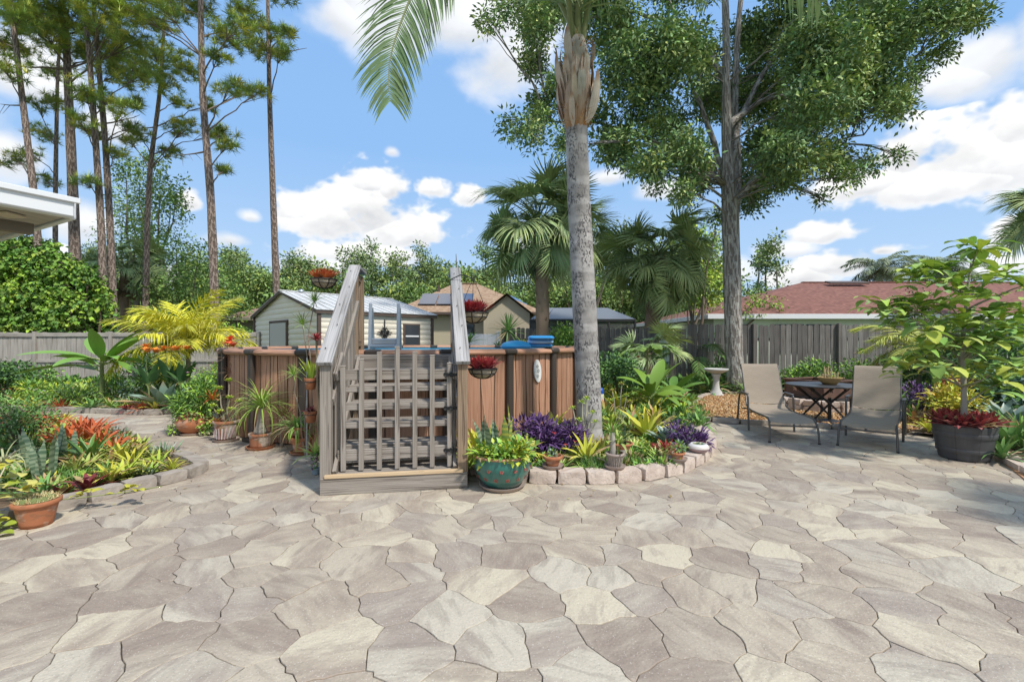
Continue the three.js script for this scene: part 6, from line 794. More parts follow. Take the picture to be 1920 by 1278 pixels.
{ const t = pot('potted_seedling', 'tiny blue-grey pot with a small leafy plant against the stairs', gp(592, 889), { r: .042, rb: .036, h: .07, mat: plain([.22, .3, .36], .5), rim: .012 }); const y = topOf(t); mound(t, 'foliage', [[0, y + .07, 0, .07], [.01, y + .16, 0, .05]], { n: 60, L: .035, W: .018, pal: [GRN, [.2, .1, .15]] }); }
ros('bromeliad', 'pale yellow striped bromeliad leaning out from the left stair post', 'vari', onG(592, 5.0, .18), .9);
function dracaena(label, p, heads, key, tone) { const t = thing('dracaena', label, 'plant', p); stems(t, heads.map(([x, y, z]) => [V(rr(-.04, .04), 0, rr(-.04, .04)), V(x, y, z)]), .011, [.26, .22, .17]); for (const [x, y, z, s] of heads) part(t, 'foliage', rg(key, { n: 46, L: .3, W: .014, base: tone[0], tip: tone[1], e: [1.5, -.35], dr: .5, segs: 4, fold: .2 }), M.leaf, V(x, y, z), R() * 6, s); return t; }
dracaena('tall dracaena with green spiky heads beside the left stair rail', onG(570, 5.75), [[-.02, 1.66, 0, .85], [.13, 1.95, 0, .8], [-.12, 1.02, .04, .8]], 'dracG', [LIME, [.22, .26, .1]]); dracaena('dracaena with a drooping reddish-tan head at the left end of the pool', onG(427, 7.2), [[0, 1.18, 0, 1], [.1, .95, .1, .7]], 'dracR', [[.4, .2, .14], [.4, .28, .16]]); ros('bromeliad', 'red bromeliad on a tall stem beside the left stair rail', 'red', onG(598, 5.5), .55, { stem: 1.45, lean: .03 });
dracaena('dry brown grassy plant against the pool wall by the ponytail palm', onG(530, 6.25), [[0, .42, 0, 1.2], [.1, .3, .05, 1]], 'dracD', [[.3, .22, .1], [.34, .26, .13]]);

// --- hanging baskets
function basket(label, p, r, wire, kind, s, n = 5) {
  const t = thing('hanging_basket', label, 'hanging basket', p), coco = std({ map: tex(128, (u, v) => mix3([.36, .29, .2], [.62, .53, .4], fb(u, v, 8, 8, 1300 + n, 4)), true, 2), bumpMap: stoneBump, bumpScale: .03, roughness: 1 }), pr = []; for (let k = 0; k <= 8; k++) { const a = k / 8 * 1.5; pr.push([Math.sin(a) * r, -Math.cos(a) * r * .72]); } mesh('liner', lathe(pr, 28), coco, t); const so = new THREE.CircleGeometry(r * .96, 20); so.rotateX(-Math.PI / 2); mesh('soil', so, M.soil, t, V(0, -.02, 0));
  mesh('rim', new THREE.TorusGeometry(r * 1.02, .008, 6, 30), M.black, t, V(0, -.045 * 0 - r * .05, 0), [Math.PI / 2, 0, 0]); mesh('hoop', new THREE.TorusGeometry(r * .9, .005, 6, 28), M.black, t, V(0, -r * .36, 0), [Math.PI / 2, 0, 0]);
  for (let k = 0; k < 8; k++) { const a = k / 8 * 6.283; pipe('rib', [0, .35, .7, 1.05, 1.5].map(q => V(Math.cos(a) * Math.sin(q) * r * 1.02, -Math.cos(q) * r * .74, Math.sin(a) * Math.sin(q) * r * 1.02)), .006, M.black, t, false, 5); }
  if (wire) { for (let k = 0; k < 3; k++) { const a = k * 2.094 + .4; pipe('hanger_wire', [V(Math.cos(a) * r, 0, Math.sin(a) * r), V(Math.cos(a) * r * .4, wire * .65, Math.sin(a) * r * .4), V(0, wire, 0)], .0035, M.black, t, false, 5); } mesh('hook', new THREE.TorusGeometry(.02, .004, 6, 14, 4.5), M.black, t, V(0, wire + .02, 0)); }
  for (let k = 0; k < n; k++) { const a = k * 2.4, q = k ? r * .55 : 0; part(t, 'bromeliad', rg('b' + kind, { ...KIND[kind], n: 32, L: .26, W: .034, e: [1.5, .65], dr: .55 }), M.leaf, V(Math.cos(a) * q, -.02, Math.sin(a) * q), a, s * rr(.85, 1.1)); } return t;
}
basket('hanging basket of orange-red bromeliads at the top of the left stair rail', at(607, 523, 5.6), .155, 0, 'orange', .85, 4); basket('upper hanging basket of red bromeliads right of the stairs', at(887, 585, 5.75), .19, .42, 'red', .85, 7); basket('lower hanging basket of red bromeliads in front of the pool wall', at(905, 690, 5.0), .155, .0, 'red', .8, 6);
{ const t = thing('plant_bracket', 'black iron bracket holding the upper hanging basket off the right stair post', 'bracket', at(888, 524, 5.78)); pipe('arm', [V(.02, 0, 0), V(-.15, .06, 0), V(-.3, .0, -.02)], .007, M.black, t, false, 6); pipe('scroll', [V(-.02, .02, 0), V(.05, .03, 0), V(.05, -.03, 0), V(.0, -.02, 0)], .006, M.black, t, false, 6); pipe('brace', [V(-.3, -.2, -.02), V(-.2, -.06, -.01), V(-.1, .03, 0)], .005, M.black, t, false, 6); }
{ const t = thing('plant_hook', 'black hook holding the lower basket on the right stair post', 'bracket', at(884, 676, 4.98)); pipe('arm', [V(-.1, .03, .02), V(0, .05, 0), V(.1, .0, 0)], .006, M.black, t, false, 6); pipe('brace', [V(-.1, -.1, .02), V(-.02, -.02, 0), V(.05, .03, 0)], .005, M.black, t, false, 6); }

// --- centre bed
const cAvoid = (x, d) => Math.hypot(x - .95, d - 6.3) < .3 || Math.hypot(x - POOL.x, d - POOL.d) < POOL.r + .15;
cover('ground_cover', 'low succulent and grassy planting in the front of the centre bed', [[-.55, 5.2], ...[[905, 882], [960, 886], [1010, 886], [1065, 888], [1120, 888], [1175, 886], [1222, 880], [1262, 872], [1290, 860], [1308, 846], [1312, 832], [1300, 818]].map(p => XY(...p, .07)), [3.0, 7.4], [1.4, 7.4], [.3, 6.6], [-.5, 6.0]], .07, [CL.low, CL.fine, CL.green, CL.lime, CL.low, CL.brown, CL.r7], 300, .55, 1.0, cAvoid);
cover('ground_cover', 'mixed bromeliads and greenery at the back of the centre bed', [[1.4, 7.2], [3.2, 7.2], [3.6, 8.6], [4.0, 10.4], [3.2, 12.4], [1.6, 12.4], [1.6, 9.2]], .07, [CL.green, CL.r1, CL.r5, CL.fine, CL.dark, CL.r3, CL.lime, CL.r7], 170, .9, 1.7, cAvoid);
cover('ground_cover', 'dark leafy undergrowth before the shaded picket fence', [[.8, 12.6], [4.4, 12.8], [4.6, 14.2], [-.2, 15.2], [-.4, 13.4]], .02, [CL.dark, CL.green, CL.fine, CL.r3], 130, 1.6, 3.2);
{ // green glazed pot
  const glaze = new THREE.MeshPhysicalMaterial({ map: tex(256, (u, v) => mix3([.012, .085, .07], [.03, .19, .15], fb(u, v, 6, 8, 1400, 4))), roughness: .28, clearcoat: .6, clearcoatRoughness: .15 });
  const t = thing('potted_plants', 'large green glazed pot with red flower marks, overflowing with mixed plants', 'potted plant', gp(942, 912)); mesh('pot', lathe([[0, .03], [.17, .03], [.19, .05], [.245, .12], [.285, .21], [.292, .27], [.28, .3], [.292, .325], [.285, .335], [.26, .325], [.25, .25]], 44), glaze, t); mesh('rim', new THREE.TorusGeometry(.287, .013, 8, 44), plain([.45, .24, .13], .6), t, V(0, .332, 0), [Math.PI / 2, 0, 0]); mesh('saucer', lathe([[0, 0], [.2, 0], [.235, .04], [.225, .043], [.19, .015], [0, .015]], 36), M.saucer, t); const so = new THREE.CircleGeometry(.26, 24); so.rotateX(-Math.PI / 2); mesh('soil', so, M.soil, t, V(0, .29, 0));
  const rd = plain([.28, .07, .05], .4); for (let i = 0; i < 14; i++) for (const [y, r] of [[.225, .287], [.13, .249]]) { const a = i * .449 + (y < .2 ? .22 : 0); const f = new THREE.Group(); f.name = 'flower_mark'; f.position.set(Math.sin(a) * (r + .001), y, Math.cos(a) * (r + .001)); f.rotation.set(y > .2 ? -.25 : .45, a, 0, 'YXZ'); t.add(f); for (let k = 0; k < 5; k++) { const m = mesh('petal', new THREE.SphereGeometry(.009, 6, 4), rd, f, V(Math.cos(k * 1.257) * .013, Math.sin(k * 1.257) * .013, 0)); m.scale.z = .3; } }
  swords(t, 7, .42, .09, V(-.13, .29, .02)); swords(t, 3, .5, .04, V(.06, .29, .0), swordY); mound(t, 'trailing_leaves', [[-.12, .36, .14, .14], [.06, .38, .17, .15], [-.2, .34, .05, .12], [.2, .38, .08, .14], [0, .36, .2, .1], [.12, .34, .18, .1]], { n: 105, L: .075, W: .045, pal: [YG, LIME, [.26, .4, .06], GRN], mat: M.gloss }); part(t, 'croton', rosGeo({ ...KIND.yellow, n: 22, L: .26, W: .055, tip: [.5, .36, .05] }), M.leaf, V(.2, .32, .02)); part(t, 'rosette', rosGeo({ ...KIND.lime, n: 20, L: .22 }), M.leaf, V(-.2, .32, .1)); part(t, 'rosette', rosGeo({ ...KIND.yellow, n: 18, L: .24 }), M.leaf, V(.12, .32, .14), 2);
  const lf = thing('fallen_leaves', 'few yellow leaves fallen on the paving beside the green pot', 'leaves', gp(1003, 905)); const g = new MB(); g.blade({ az: 0, e0: .25, e1: -.2, L: .07, W: .045, segs: 4, prof: 'broad', fold: .2, col: [.48, .45, .04] }); const G = g.geo(); for (const [x, z, a] of [[0, 0, .4], [-.03, .03, 2], [.04, -.02, 4]]) mesh('leaf', G, M.leaf, lf, V(x, .008, z), [0, a, 0]);
}
{ const t = thing('purple_heart', 'large mass of purple-leaved trailing plant at the pool wall', 'plant', gp(1040, 862, .07)); const L = []; for (let k = 0; k < 12; k++) L.push([rr(-.42, .36), rr(.1, .38), rr(-.5, .12), rr(.1, .17)]); mound(t, 'foliage', L, { n: 150, L: .105, W: .028, pal: [PUR, [.115, .05, .17], [.075, .03, .12], [.15, .075, .2]] }); blooms(t, 'flowers', [V(-.02, .34, .16), V(.1, .22, .2), V(.22, .24, .14)], .035, [.55, .03, .04]); }
{ const t = thing('purple_heart', 'smaller purple-leaved clump at the right end of the block edging', 'plant', gp(1288, 846, .07)); mound(t, 'foliage', [[0, .14, 0, .15], [.12, .16, -.08, .15], [-.08, .22, -.12, .14], [.18, .12, .02, .11]], { n: 150, L: .09, W: .024, pal: [PUR, [.115, .05, .17], [.15, .075, .2]] }); }
for (const [px, py, k, s, lab] of [[893, 868, 'yellow', 1.15, 'yellow-green bromeliad at the right stair post'], [905, 850, 'vari', 1.1, 'tall yellow-striped bromeliad behind the green pot'], [925, 852, 'lime', 1.2, 'lime bromeliad behind the green pot'], [880, 880, 'pinkish', .8, 'orange-edged bromeliad squeezed beside the stairs'], [1062, 822, 'vari', 1.15, 'cream and green bromeliad above the purple leaves'], [1040, 815, 'yellow', 1.0, 'yellow bromeliad against the pool wall'], [1100, 868, 'yellow', .85, 'yellow and red bromeliad left of the fluted pot'], [1128, 852, 'pinkish', .75, 'red-tinged bromeliad behind the fluted pot'], [1145, 808, 'lime', 1.0, 'lime bromeliad right of the palm trunk'], [1182, 812, 'vari', .9, 'pale striped bromeliad behind the stump'], [1212, 822, 'yellow', 1.25, 'tall yellow bromeliad in the middle of the centre bed'], [1232, 812, 'pinkish', 1.15, 'orange and yellow bromeliad beside the aloe'], [1140, 790, 'pinkish', 1.2, 'pink-leaved bromeliad just behind the palm trunk'], [1160, 775, 'yellow', 1.25, 'tall yellow-green bromeliad behind the stump'], [1250, 852, 'red', .7, 'small red bromeliad in front of the aloe'], [1225, 770, 'lime', 1.3, 'bright lime bromeliad below the broad leaves'], [1118, 800, 'dark', .8, 'dark bromeliad at the foot of the palm trunk'], [1075, 862, 'tan', .9, 'tan bromeliad between the two small pots'], [1085, 846, 'pinkish', .8, 'orange-tinged bromeliad right of the purple mass'], [1020, 850, 'lime', .6, 'small lime bromeliad in front of the purple mass'], [1010, 862, 'burg', .7, 'dark red bromeliad beside the terracotta pot on the blocks']]) ros('bromeliad', lab, k, gp(px, py, .07), s * 1.32);
ros('aloe_plant', 'grey-green aloe with upright blades at the right of the centre bed', 'silver', gp(1256, 838, .07), 1.15, { mat: M.gloss });
{ const t = pot('potted_succulent', 'terracotta pot of small pale succulents on the left edging blocks', onG(1036, 4.74, .131), { r: .093, rb: .06, h: .11, rim: .028, saucer: M.saucer }); const y = topOf(t); swords(t, 9, .13, .06, V(0, y, 0)); mound(t, 'foliage', [[0, y + .03, 0, .07]], { n: 60, L: .035, W: .02, pal: [SILV, LIME] }); }
{ const t = pot('potted_succulent', 'fluted grey pot with a short thick-stemmed plant on the edging blocks', onG(1153, 4.72, .131), { r: .085, rb: .056, h: .14, mat: M.saucer, rim: .02, saucer: M.saucer }); const y = topOf(t); for (let k = 0; k < 20; k++) { const a = k / 20 * 6.283, m = mesh('flute', chamfer(.008, .1, .006, .003), M.edge[1], t, V(Math.sin(a) * .074, .075, Math.cos(a) * .074)); m.rotation.set(.2, a, 0, 'YXZ'); } const b = new MB(); b.tube([V(-.02, y, 0), V(-.02, y + .12, 0), V(-.025, y + .24, 0)], [.035, .028, .022], 10, [.36, .33, .28], true, .05); mesh('stem', b.geo(), M.stem, t); part(t, 'foliage', rosGeo({ n: 18, L: .16, W: .02, base: GRN, tip: LIME, e: [1.5, .6], dr: .6 }), M.leaf, V(-.025, y + .24, 0)); swords(t, 2, .2, .02, V(.04, y, .02), swordY); }
{ const t = pot('potted_succulent', 'small terracotta pot with fine green succulent on the right edging blocks', onG(1270, 5.02, .131), { r: .07, rb: .055, h: .075, rim: .02, saucer: M.saucer, mat: M.terracotta }); const y = topOf(t); mound(t, 'foliage', [[0, y + .06, 0, .09], [.03, y + .1, 0, .06]], { n: 90, L: .05, W: .01, pal: [GRN, SILV, LIME] }); }
{ const t = thing('succulent_bowl', 'round white and mauve striped bowl at the right end of the edging blocks', 'potted plant', onG(1310, 5.42, .131)); mesh('bowl', lathe([[0, 0], [.085, 0], [.118, .035], [.122, .05]], 36), plain([.36, .25, .26], .5), t); mesh('bowl_band', lathe([[.122, .05], [.12, .068], [.11, .08]], 36), plain([.6, .55, .5], .5), t); mesh('bowl_rim', lathe([[.11, .08], [.09, .098], [.078, .1], [.07, .08], [0, .078]], 36), plain([.66, .64, .62], .5), t); for (let k = 0; k < 5; k++) part(t, 'rosette', rg('mini', { n: 18, L: .035, W: .016, base: SILV, tip: GRN, e: [1.3, .1], dr: .2, prof: 'obov', segs: 2 }), M.gloss, V(Math.cos(k * 1.26) * .04, .085, Math.sin(k * 1.26) * .04)); }
{ const t = pot('potted_succulent', 'small terracotta pot with thin dark stems behind the striped bowl', onG(1314, 5.9, .131), { r: .065, rb: .05, h: .1, rim: .03, mat: M.terracotta }); const y = topOf(t); stems(t, [V(.12, y + .1, 0), V(-.06, y + .09, .02), V(.05, y + .12, -.03)].map(q => [V(0, y, 0), q]), .006, [.12, .1, .12]); mound(t, 'foliage', [[0, y + .04, 0, .06]], { n: 50, L: .03, W: .018, pal: [[.2, .18, .22], SILV] }); }
{ const t = pot('potted_bromeliad', 'terracotta dish of a green bromeliad raised on a stump beside the palm', gp(1165, 838, .33), { r: .11, rb: .09, h: .05, rim: .015 }); const y = topOf(t); part(t, 'foliage', rosGeo({ ...KIND.vari, n: 24, L: .27 }), M.leaf, V(-.03, y, 0)); swords(t, 3, .26, .03, V(.05, y, 0)); const s = thing('wood_stump', 'weathered stump carrying the bromeliad dish', 'stump', gp(1165, 862, .07)); const b = new MB(); b.tube([V(0, 0, 0), V(.005, .1, 0), V(0, .2, 0), V(0, .245, 0)], [.075, .065, .062, .07], 12, [.34, .3, .26], true, .05); mesh('log', b.geo(), M.stem, s); }
{ const t = thing('desert_rose', 'pale branching succulent shrub in front of the palm trunk', 'shrub', gp(1092, 850, .07)); const tips = [V(-.12, .55, .02), V(.0, .62, 0), V(.12, .5, .05), V(-.05, .42, .1), V(.16, .38, 0), V(.06, .66, -.04)]; stems(t, tips.map(q => [V(0, 0, 0), q]), .013, [.42, .4, .3]); for (const q of tips) part(t, 'foliage', rg('dr', { n: 12, L: .07, W: .025, base: LIME, tip: YG, e: [1.3, .1], dr: .4, prof: 'obov', segs: 3 }), M.leaf, q); }
{ const t = thing('desert_rose', 'thin-branched shrub with pink flowers right of the palm trunk', 'shrub', onG(1160, 6.9, .07)); const tips = [V(-.1, .62, 0), V(.05, .72, 0), V(.18, .45, 0), V(.1, .56, .1)]; stems(t, tips.map(q => [V(0, 0, 0), q]), .01, [.38, .36, .28]); for (const q of tips) part(t, 'foliage', rg('dr', {}), M.leaf, q); blooms(t, 'flowers', [tips[1], tips[2], tips[0]], .055, PINK, 7); }
broadPlant('heliconia', 'yellow-green plant with broad upright leaves right of the palm trunk', onG(1222, 8.6, .07), { h: .35, n: 15, L: .72, W: .24, c: [.2, .33, .05], e: [1.35, .05], dr: .8, az0: 1.2, stem: .035 }); broadPlant('heliconia', 'second clump of broad green leaves toward the gravel bed', onG(1262, 9.4, .07), { h: .25, n: 12, L: .6, W: .17, c: [.13, .26, .05], e: [1.3, 0], dr: .9, az0: .3, stem: .03 });
{ const t = thing('papaya_plant', 'tall plant with flat yellow-green spreading leaves before the shaded fence', 'plant', onG(1212, 9.6, .05)); const b = new MB(); b.tube([V(0, 0, 0), V(.02, .7, 0), V(.03, 1.3, 0)], [.03, .024, .02], 8, [.25, .28, .12]); mesh('stem', b.geo(), M.stem, t); const fr = frondGeo([V(0, 0, 0), V(.2, .1, 0), V(.45, .1, .02), V(.62, .02, .03)], { n: 16, len: .2, w: .075, colr: [.2, .34, .05], hang: .3, r0: .01, plane: .1 }); for (let k = 0; k < 9; k++) { const m = mesh('leaf', fr, M.leaf, t, V(.03, 1.15 + rr(0, .15), 0)); m.rotation.set(0, k * 2.4, rr(-.15, .1), 'YXZ'); } blooms(t, 'flowers', [V(-.2, 1.05, .1), V(-.16, 1.0, .15)], .08, [.6, .12, .06], 8); }
shrub('dark green shrub in a black pot behind the palm trunk', onG(1165, 10.8), 1.1, 1.2, { pal: [DKG, [.06, .13, .07], GRN], n: 1700, L: .1, W: .045 }); shrub('leafy green climber on the fence beside the fan palm trunk', onG(1055, 14.6), 1.3, 2.3, { pal: [GRN, LIME], n: 1500, L: .12, W: .06 }); shrub('dark bush left of the lattice of fan leaves', onG(1130, 12.2), 1.2, 1.1, { pal: [DKG, GRN], n: 1300, L: .1, W: .05 });
{ const t = thing('yucca_plant', 'spiky green yucca standing behind the pool rim', 'plant', onG(953, 13.4)); const b = new MB(); b.tube([V(0, 0, 0), V(0, .8, 0), V(0, 1.7, 0)], [.07, .06, .05], 8, [.28, .23, .16]); mesh('trunk', b.geo(), M.stem, t); part(t, 'foliage', rosGeo({ n: 60, L: .75, W: .045, base: GRN, tip: [.1, .17, .06], e: [1.5, -.7], dr: .2, fold: .3 }), M.leaf, V(0, 1.75, 0)); } ros('spiky_plant', 'low green spiky plant behind the pool rim near the white fence', 'dark', onG(880, 13.6, .9), 1.2, { stem: .5 }); ros('spiky_plant', 'green spiky plant behind the pool rim beside the blue floats', 'green', onG(935, 13.5, .9), 1.1, { stem: .3 }); ros('spiky_plant', 'spiky lime plant behind the pool rim under the yucca', 'lime', onG(978, 13.4, .9), 1.1, { stem: .4 });
{ const t = thing('water_bottle', 'white cylinder with a blue cap behind the palm trunk', 'container', gp(1126, 772, .05)); mesh('body', lathe([[0, 0], [.06, 0], [.065, .02], [.065, .42], [.05, .45], [0, .45]], 20), M.white, t); mesh('cap', lathe([[.067, .36], [.068, .42], [.055, .47], [0, .475]], 20), plain([.02, .08, .4], .4), t); }

// --- planting on the right
const rAvoid = (x, d) => Math.hypot(x - 5.5, d - 5.6) < .55;
cover('ground_cover', 'dense green border planting at the right', [XY(1775, 818), XY(1868, 842), XY(1905, 862), [5.9, 3.8], [11, 3.8], [12.5, 12.5], [7.4, 12.5], [7.5, 9.6]], .055, [CL.dark, CL.green, CL.lime, CL.fine, CL.grey, CL.r3, CL.brown, CL.r1], 420, 1.1, 2.4, rAvoid);
cover('ground_cover', 'green planting along the foot of the right fence', [[4.9, 12.7], [11, 11.8], [11, 13], [4.9, 13.4]], .02, [CL.dark, CL.green, CL.fine, CL.lime, CL.r3, CL.brown], 210, 1.5, 2.9);
for (const [px, d, k, s, lab] of [[1440, 11.9, 'dark', 2.3, 'large dark green agave behind the left lounge chair'], [1330, 12.4, 'green', 2.2, 'arching green strap-leaved plant left of the oak trunk'], [1400, 12.0, 'grass', 1.7, 'grassy clump at the foot of the oak'], [1300, 12.6, 'dark', 1.7, 'dark spiky plant left of the bird bath'], [1318, 12.2, 'tan', 1.8, 'tan and yellow bromeliad behind the bird bath'], [1640, 10.6, 'vari', 1.5, 'variegated yellow bromeliad behind the fire pit'], [1700, 10.4, 'lime', 1.6, 'lime strappy plant left of the right lounge chair back'], [1590, 11.6, 'lime', 1.4, 'small yellow-green rosette behind the bowl on the table'], [1890, 7.0, 'silver', 1.9, 'grey-green agave at the right edge'], [1850, 7.4, 'silver', 1.5, 'silvery broad-leaved rosette behind the barrel'], [1895, 5.9, 'dark', 1.5, 'tall dark strap-leaved plant at the right edge beside the barrel'], [1768, 7.3, 'vari', 1.4, 'cream-striped plant behind the right lounge chair'], [1880, 5.4, 'green', 1.1, 'arching green plant just right of the barrel'], [1740, 7.0, 'yellow', .9, 'pale yellow bromeliad at the left side of the barrel'], [1915, 6.4, 'grass', 1.9, 'grassy clump at the right edge above the stone edging'], [1770, 8.6, 'green', 1.5, 'green strappy plant below the yellow feather palm']]) ros(k === 'dark' || k === 'silver' ? 'agave_plant' : 'strap_plant', lab, k, onG(px, d, .05), s, { mat: k === 'silver' ? M.gloss : M.leaf });
shrub('dense green shrub between the two lounge chairs by the fence', onG(1515, 12.0), 1.3, 1.0, { pal: [GRN, [.06, .15, .03], LIME], n: 2000, L: .09, W: .045 }); shrub('orange-flowered dark shrub in front of the right fence', onG(1690, 11.2), 1.3, 1.35, { pal: [DKG, GRN], n: 1700, L: .09, W: .045, flower: [.62, .18, .05], nf: 7, fr: .08 }); shrub('leafy green shrub at the fence right of the round table', onG(1610, 12.3), 1.0, .95, { pal: [GRN, LIME], n: 1000, L: .1, W: .04 }); shrub('tall thin-leaved dark shrub behind the barrel tree', onG(1885, 9.2), 1.7, 1.9, { pal: [DKG, GRN, [.08, .14, .08]], n: 2600, L: .11, W: .04 }); shrub('dark fan-leaved bush behind the barrel tree trunk', onG(1800, 9.8), 1.5, 1.7, { pal: [DKG, [.05, .1, .05]], n: 2000, L: .16, W: .03 }); shrub('broad-leaved blue-green shrub at the right edge', onG(1905, 7.9), 1.1, 1.15, { pal: [SILV, GRN, [.1, .18, .1]], n: 1200, L: .14, W: .07 }); shrub('reddish-stemmed bushy tree in front of the red roof', onG(1712, 14.6), 1.6, 3.6, { pal: [[.1, .12, .06], GRN, [.16, .1, .06]], n: 1500, L: .12, W: .04 }); shrub('purple-leaved shrub behind the right lounge chair', onG(1732, 8.2), .5, .8, { pal: [PUR, [.15, .065, .2]], n: 700, L: .08, W: .03 }); shrub('yellow croton bush behind the barrel planter', onG(1795, 7.6), .8, .75, { pal: [YEL, YG, [.5, .36, .05]], n: 900, L: .11, W: .045, mat: M.gloss }); shrub('green bush behind the oak trunk', onG(1350, 13.1), 1.0, .9, { pal: [GRN, DKG], n: 900, L: .1, W: .04 });
{ const t = thing('euphorbia', 'bare-stemmed plant with round green heads by the right fence', 'plant', onG(1615, 12.0)); const tips = [V(-.9, .75, 0), V(0, 1.15, 0), V(-.1, .8, .05), V(.08, .65, 0)]; stems(t, tips.map(q => [V(0, 0, 0), q]), .018, [.36, .34, .26]); for (const q of tips) part(t, 'foliage', rg('eu', { n: 30, L: .16, W: .04, base: GRN, tip: LIME, e: [1.4, -.3], dr: .4, prof: 'obov', segs: 3 }), M.leaf, q); }
{ const t = thing('planter_trough', 'long terracotta trough behind the barrel planter', 'planter', onG(1792, 8.2, 0)); mesh('trough', chamfer(.62, .1, .16, .02), M.terracotta, t, V(0, .7, 0)); mesh('trough_rim', chamfer(.66, .03, .2, .01), M.terracotta, t, V(0, .76, 0)); for (const x of [-.2, .2]) mesh('leg', chamfer(.03, .66, .03, .006), M.metalDark, t, V(x, .33, 0)); mound(t, 'foliage', [[-.2, .82, 0, .14], [.15, .83, 0, .15]], { n: 140, L: .1, W: .04, pal: [YG, YEL, LIME] }); }
{ const t = thing('succulent_bowl', 'ochre bowl of dried succulents on the round table', 'potted plant', onG(1556, 8.1, .677)); mesh('bowl', lathe([[0, 0], [.1, 0], [.15, .05], [.185, .105], [.2, .125], [.185, .13], [.16, .1], [0, .095]], 36), std({ color: col(.40, .26, .10), roughness: .55 }), t); stems(t, Array.from({ length: 14 }, () => { const x = rr(-.12, .12), z = rr(-.1, .1); return [V(x, .09, z), V(x * 1.2, rr(.2, .34), z)]; }), .014, [.5, .38, .2]); mound(t, 'foliage', [[-.08, .12, 0, .08], [.08, .12, 0, .08], [0, .12, .06, .07]], { n: 70, L: .05, W: .02, pal: [SILV, [.4, .3, .2], LIME] }); }
{ // barrel planter with a small broad-leaved tree
  seed(301); const p = onG(1808, 5.62), t = thing('barrel_planter', 'dark grey half-barrel planter ringed with red bromeliads', 'planter', p), gm = std({ map: tex(256, (u, v) => { const n = fb(u, v, 40, 3, 1500, 3), k = (u * 24) % 1; const c = mix3([.05, .05, .052], [.085, .084, .086], n); return k < .04 ? [c[0] * .6, c[1] * .6, c[2] * .6] : c; }, true, 1), roughness: .55 });
  mesh('barrel', lathe([[0, 0], [.225, 0], [.235, .02], [.262, .16], [.285, .3], [.3, .42], [.295, .43], [.278, .42], [.27, .36]], 44), gm, t); for (const [y, r] of [[.12, .256], [.31, .288]]) mesh('hoop', lathe([[r - .012, y - .03], [r + .003, y - .028], [r + .009, y + .026], [r - .008, y + .03]], 44), gm, t); const so = new THREE.CircleGeometry(.275, 28); so.rotateX(-Math.PI / 2); mesh('soil', so, M.soil, t, V(0, .385, 0));
  for (let k = 0; k < 17; k++) { const a = k * 2.4, q = k < 11 ? .24 : .13; part(t, 'bromeliad', rg('barrelred', { n: 26, L: .25, W: .045, base: [.2, .03, .035], tip: [.42, .05, .05], e: [1.45, .25], dr: .55 }, 3), M.leaf, V(Math.cos(a) * q, .41, Math.sin(a) * q), a, rr(.95, 1.2)); }
  const tr = thing('broadleaf_sapling', 'small tree with drooping light green oval leaves growing in the barrel', 'tree', V(p.x, .39, p.z)); const off = tr.position, loc = (x, y, dd = 0) => at(x, y, 5.62 + dd).sub(off), b = new MB(), main = new THREE.CatmullRomCurve3([V(0, 0, 0), loc(1808, 740), loc(1806, 660), loc(1812, 570), loc(1822, 490)]); b.tube(main.getSpacedPoints(14), t2 => lerp(.034, .01, t2), 9, [.33, .3, .26], true, .04); mesh('trunk', b.geo(), M.stem, tr);
  const tips = [[1715, 520], [1662, 575], [1690, 600], [1755, 505], [1835, 468], [1882, 515], [1915, 585], [1742, 615], [1782, 575], [1832, 545], [1862, 640], [1905, 690], [1760, 690], [1702, 685], [1780, 650], [1922, 535], [1852, 590], [1722, 570], [1800, 610], [1872, 720], [1838, 690], [1935, 640], [1795, 530], [1890, 620], [1740, 655], [1830, 640]], lb = new MB(), sp = main.getSpacedPoints(30);
  const gl = [0, 1, 2, 3].map(k => { const q = new MB(), c = [[.36, .49, .06], [.26, .4, .06], [.5, .57, .075], [.2, .33, .055]][k]; q.blade({ az: 0, e0: .35, e1: -.7 - k * .15, L: 1, W: .4, segs: 6, prof: 'obov', fold: .25, col: t2 => mix3(c, vary(c, .1), t2) }); return q.geo(); });
  for (const [px, py] of tips) { const c = loc(px, py, rr(-.45, .45)), st = sp.reduce((m, q) => Math.abs(q.y - (c.y - .25)) < Math.abs(m.y - (c.y - .25)) ? q : m); limb(lb, st.clone(), c, .014, .006, 6, .05, [.3, .28, .2]); const n = 9 + Math.floor(R() * 4); for (let k = 0; k < n; k++) { const m = mesh('leaf', gl[Math.floor(R() * 4)], M.leaf, tr, c.clone().add(V(rr(-.02, .02), rr(-.05, .02), rr(-.02, .02)))); m.rotation.set(rr(-.2, .2), k * 2.4 + rr(-.3, .3), rr(-.25, .75), 'YXZ'); m.scale.setScalar(rr(.21, .33)); } } mesh('branches', lb.geo(), M.stem, tr); { const q = new MB(); for (const [px, py] of tips) for (let k = 0; k < 16; k++) { const c = loc(px + rr(-32, 32), py + rr(-16, 24), rr(-.5, .5)); q.blade({ p: [c.x, c.y, c.z], az: rr(0, 6.28), e0: rr(0, .9), e1: rr(-1.1, -.2), L: rr(.18, .3), W: rr(.075, .12), segs: 5, prof: 'obov', fold: .25, col: vary([[.3, .47, .07], [.42, .55, .08], [.2, .36, .06]][k % 3], .25) }); } stuff(mesh('small_leaves', q.geo(), M.leaf, tr)); }
}
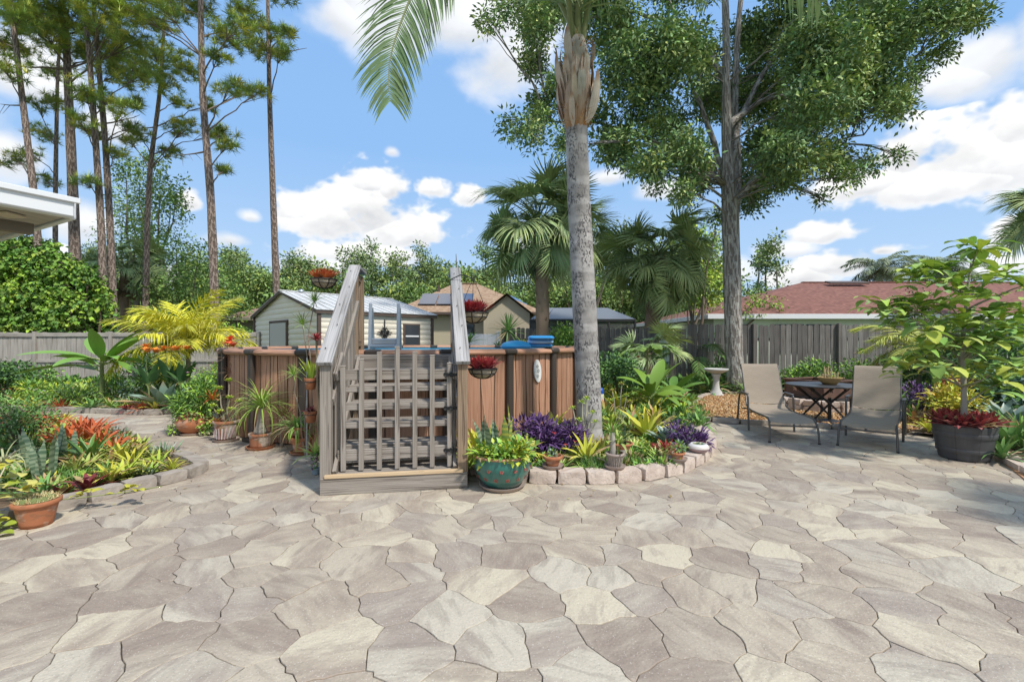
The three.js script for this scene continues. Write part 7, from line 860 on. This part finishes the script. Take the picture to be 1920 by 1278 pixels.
seed(311); { const t = thing('shade_shrub', 'leafy tree just outside the right edge shading the paving', 'tree', V(6.15, 0, -2.2)); const lobes = [[0, 2.7, 0, .55], [.3, 3.1, -.3, .5], [-.2, 3.2, .2, .45], [.5, 2.6, .4, .5], [.4, 3.4, .2, .5]]; stems(t, lobes.map(l => [V(0, 0, 0), V(l[0], l[1], l[2])]), .04, [.2, .16, .12]); mound(t, 'foliage', lobes, { n: 260, L: .13, W: .07, pal: [GRN, LIME] }); }
{ // leaf litter and weeds
  seed(321); const b = new MB(); b.blade({ az: 0, e0: .3, e1: -.3, L: .05, W: .022, segs: 3, prof: 'broad', fold: .2, col: [1, 1, 1] }); const L = []; for (let k = 0; k < 170; k++) { const e = [leftBed, centreBed, rightBed, backBed][k % 4], q = Math.floor(R() * (e.length - 1)), f = R(), x = lerp(e[q][0], e[q + 1][0], f) + rr(-.5, .5), d = lerp(e[q][1], e[q + 1][1], f) + rr(-.55, .3); if (d < 2 || d > 10) continue; L.push({ m: mat4(V(x, .006, -d), 0, rr(0, 6.3), rr(-.1, .1), rr(.5, 1.1)), c: vary([[.4, .28, .12], [.3, .2, .1], [.5, .45, .1]][k % 3], .3) }); }
  tag(inst('leaf_litter', b.geo(), M.leaf, L), 'scattered dry leaf litter on the paving beside the beds', 'leaf litter', null, 'stuff');
}
// repeats of one kind carry one group
const GROUPS = { pine_tree: 'tall pines at the left', broadleaf_tree: 'leafy trees beyond the fences', fan_palm: 'fan palms around the yard', queen_palm: 'feathery palms behind the red roof', areca_palm: 'yellow feather palms', neighbour_house: 'houses of the neighbours', board_fence: 'weathered wooden fences', stone_edging: 'low stone bed edgings', fire_pit_ring: 'stone courses of the fire pit', pool_float: 'blue pool floats', lounge_chair: 'lounge chairs by the round table', bromeliad: 'bromeliads in the beds', agave_plant: 'broad fleshy rosettes', strap_plant: 'strap-leaved plants at the right', aloe_plant: 'spiky aloe rosettes', snake_plant: 'snake plants in the left bed', shrub: 'leafy garden shrubs', canna_lily: 'canna lilies by the yellow palm', pothos_vine: 'yellow pothos vines', dracaena: 'dracaenas beside the pool', hanging_basket: 'hanging baskets at the stairs', heliconia: 'broad-leaved plants in the centre bed', purple_heart: 'purple-leaved plants', desert_rose: 'branching succulent shrubs', potted_succulent: 'small potted succulents', succulent_bowl: 'bowls of succulents', spiky_plant: 'spiky plants behind the pool' };
for (const o of scene.children) { const g = GROUPS[o.name.replace(/_\d{3}$/, '')]; if (g && !o.userData.kind && !o.userData.group) o.userData.group = g; }
renderer.render(scene, camera);
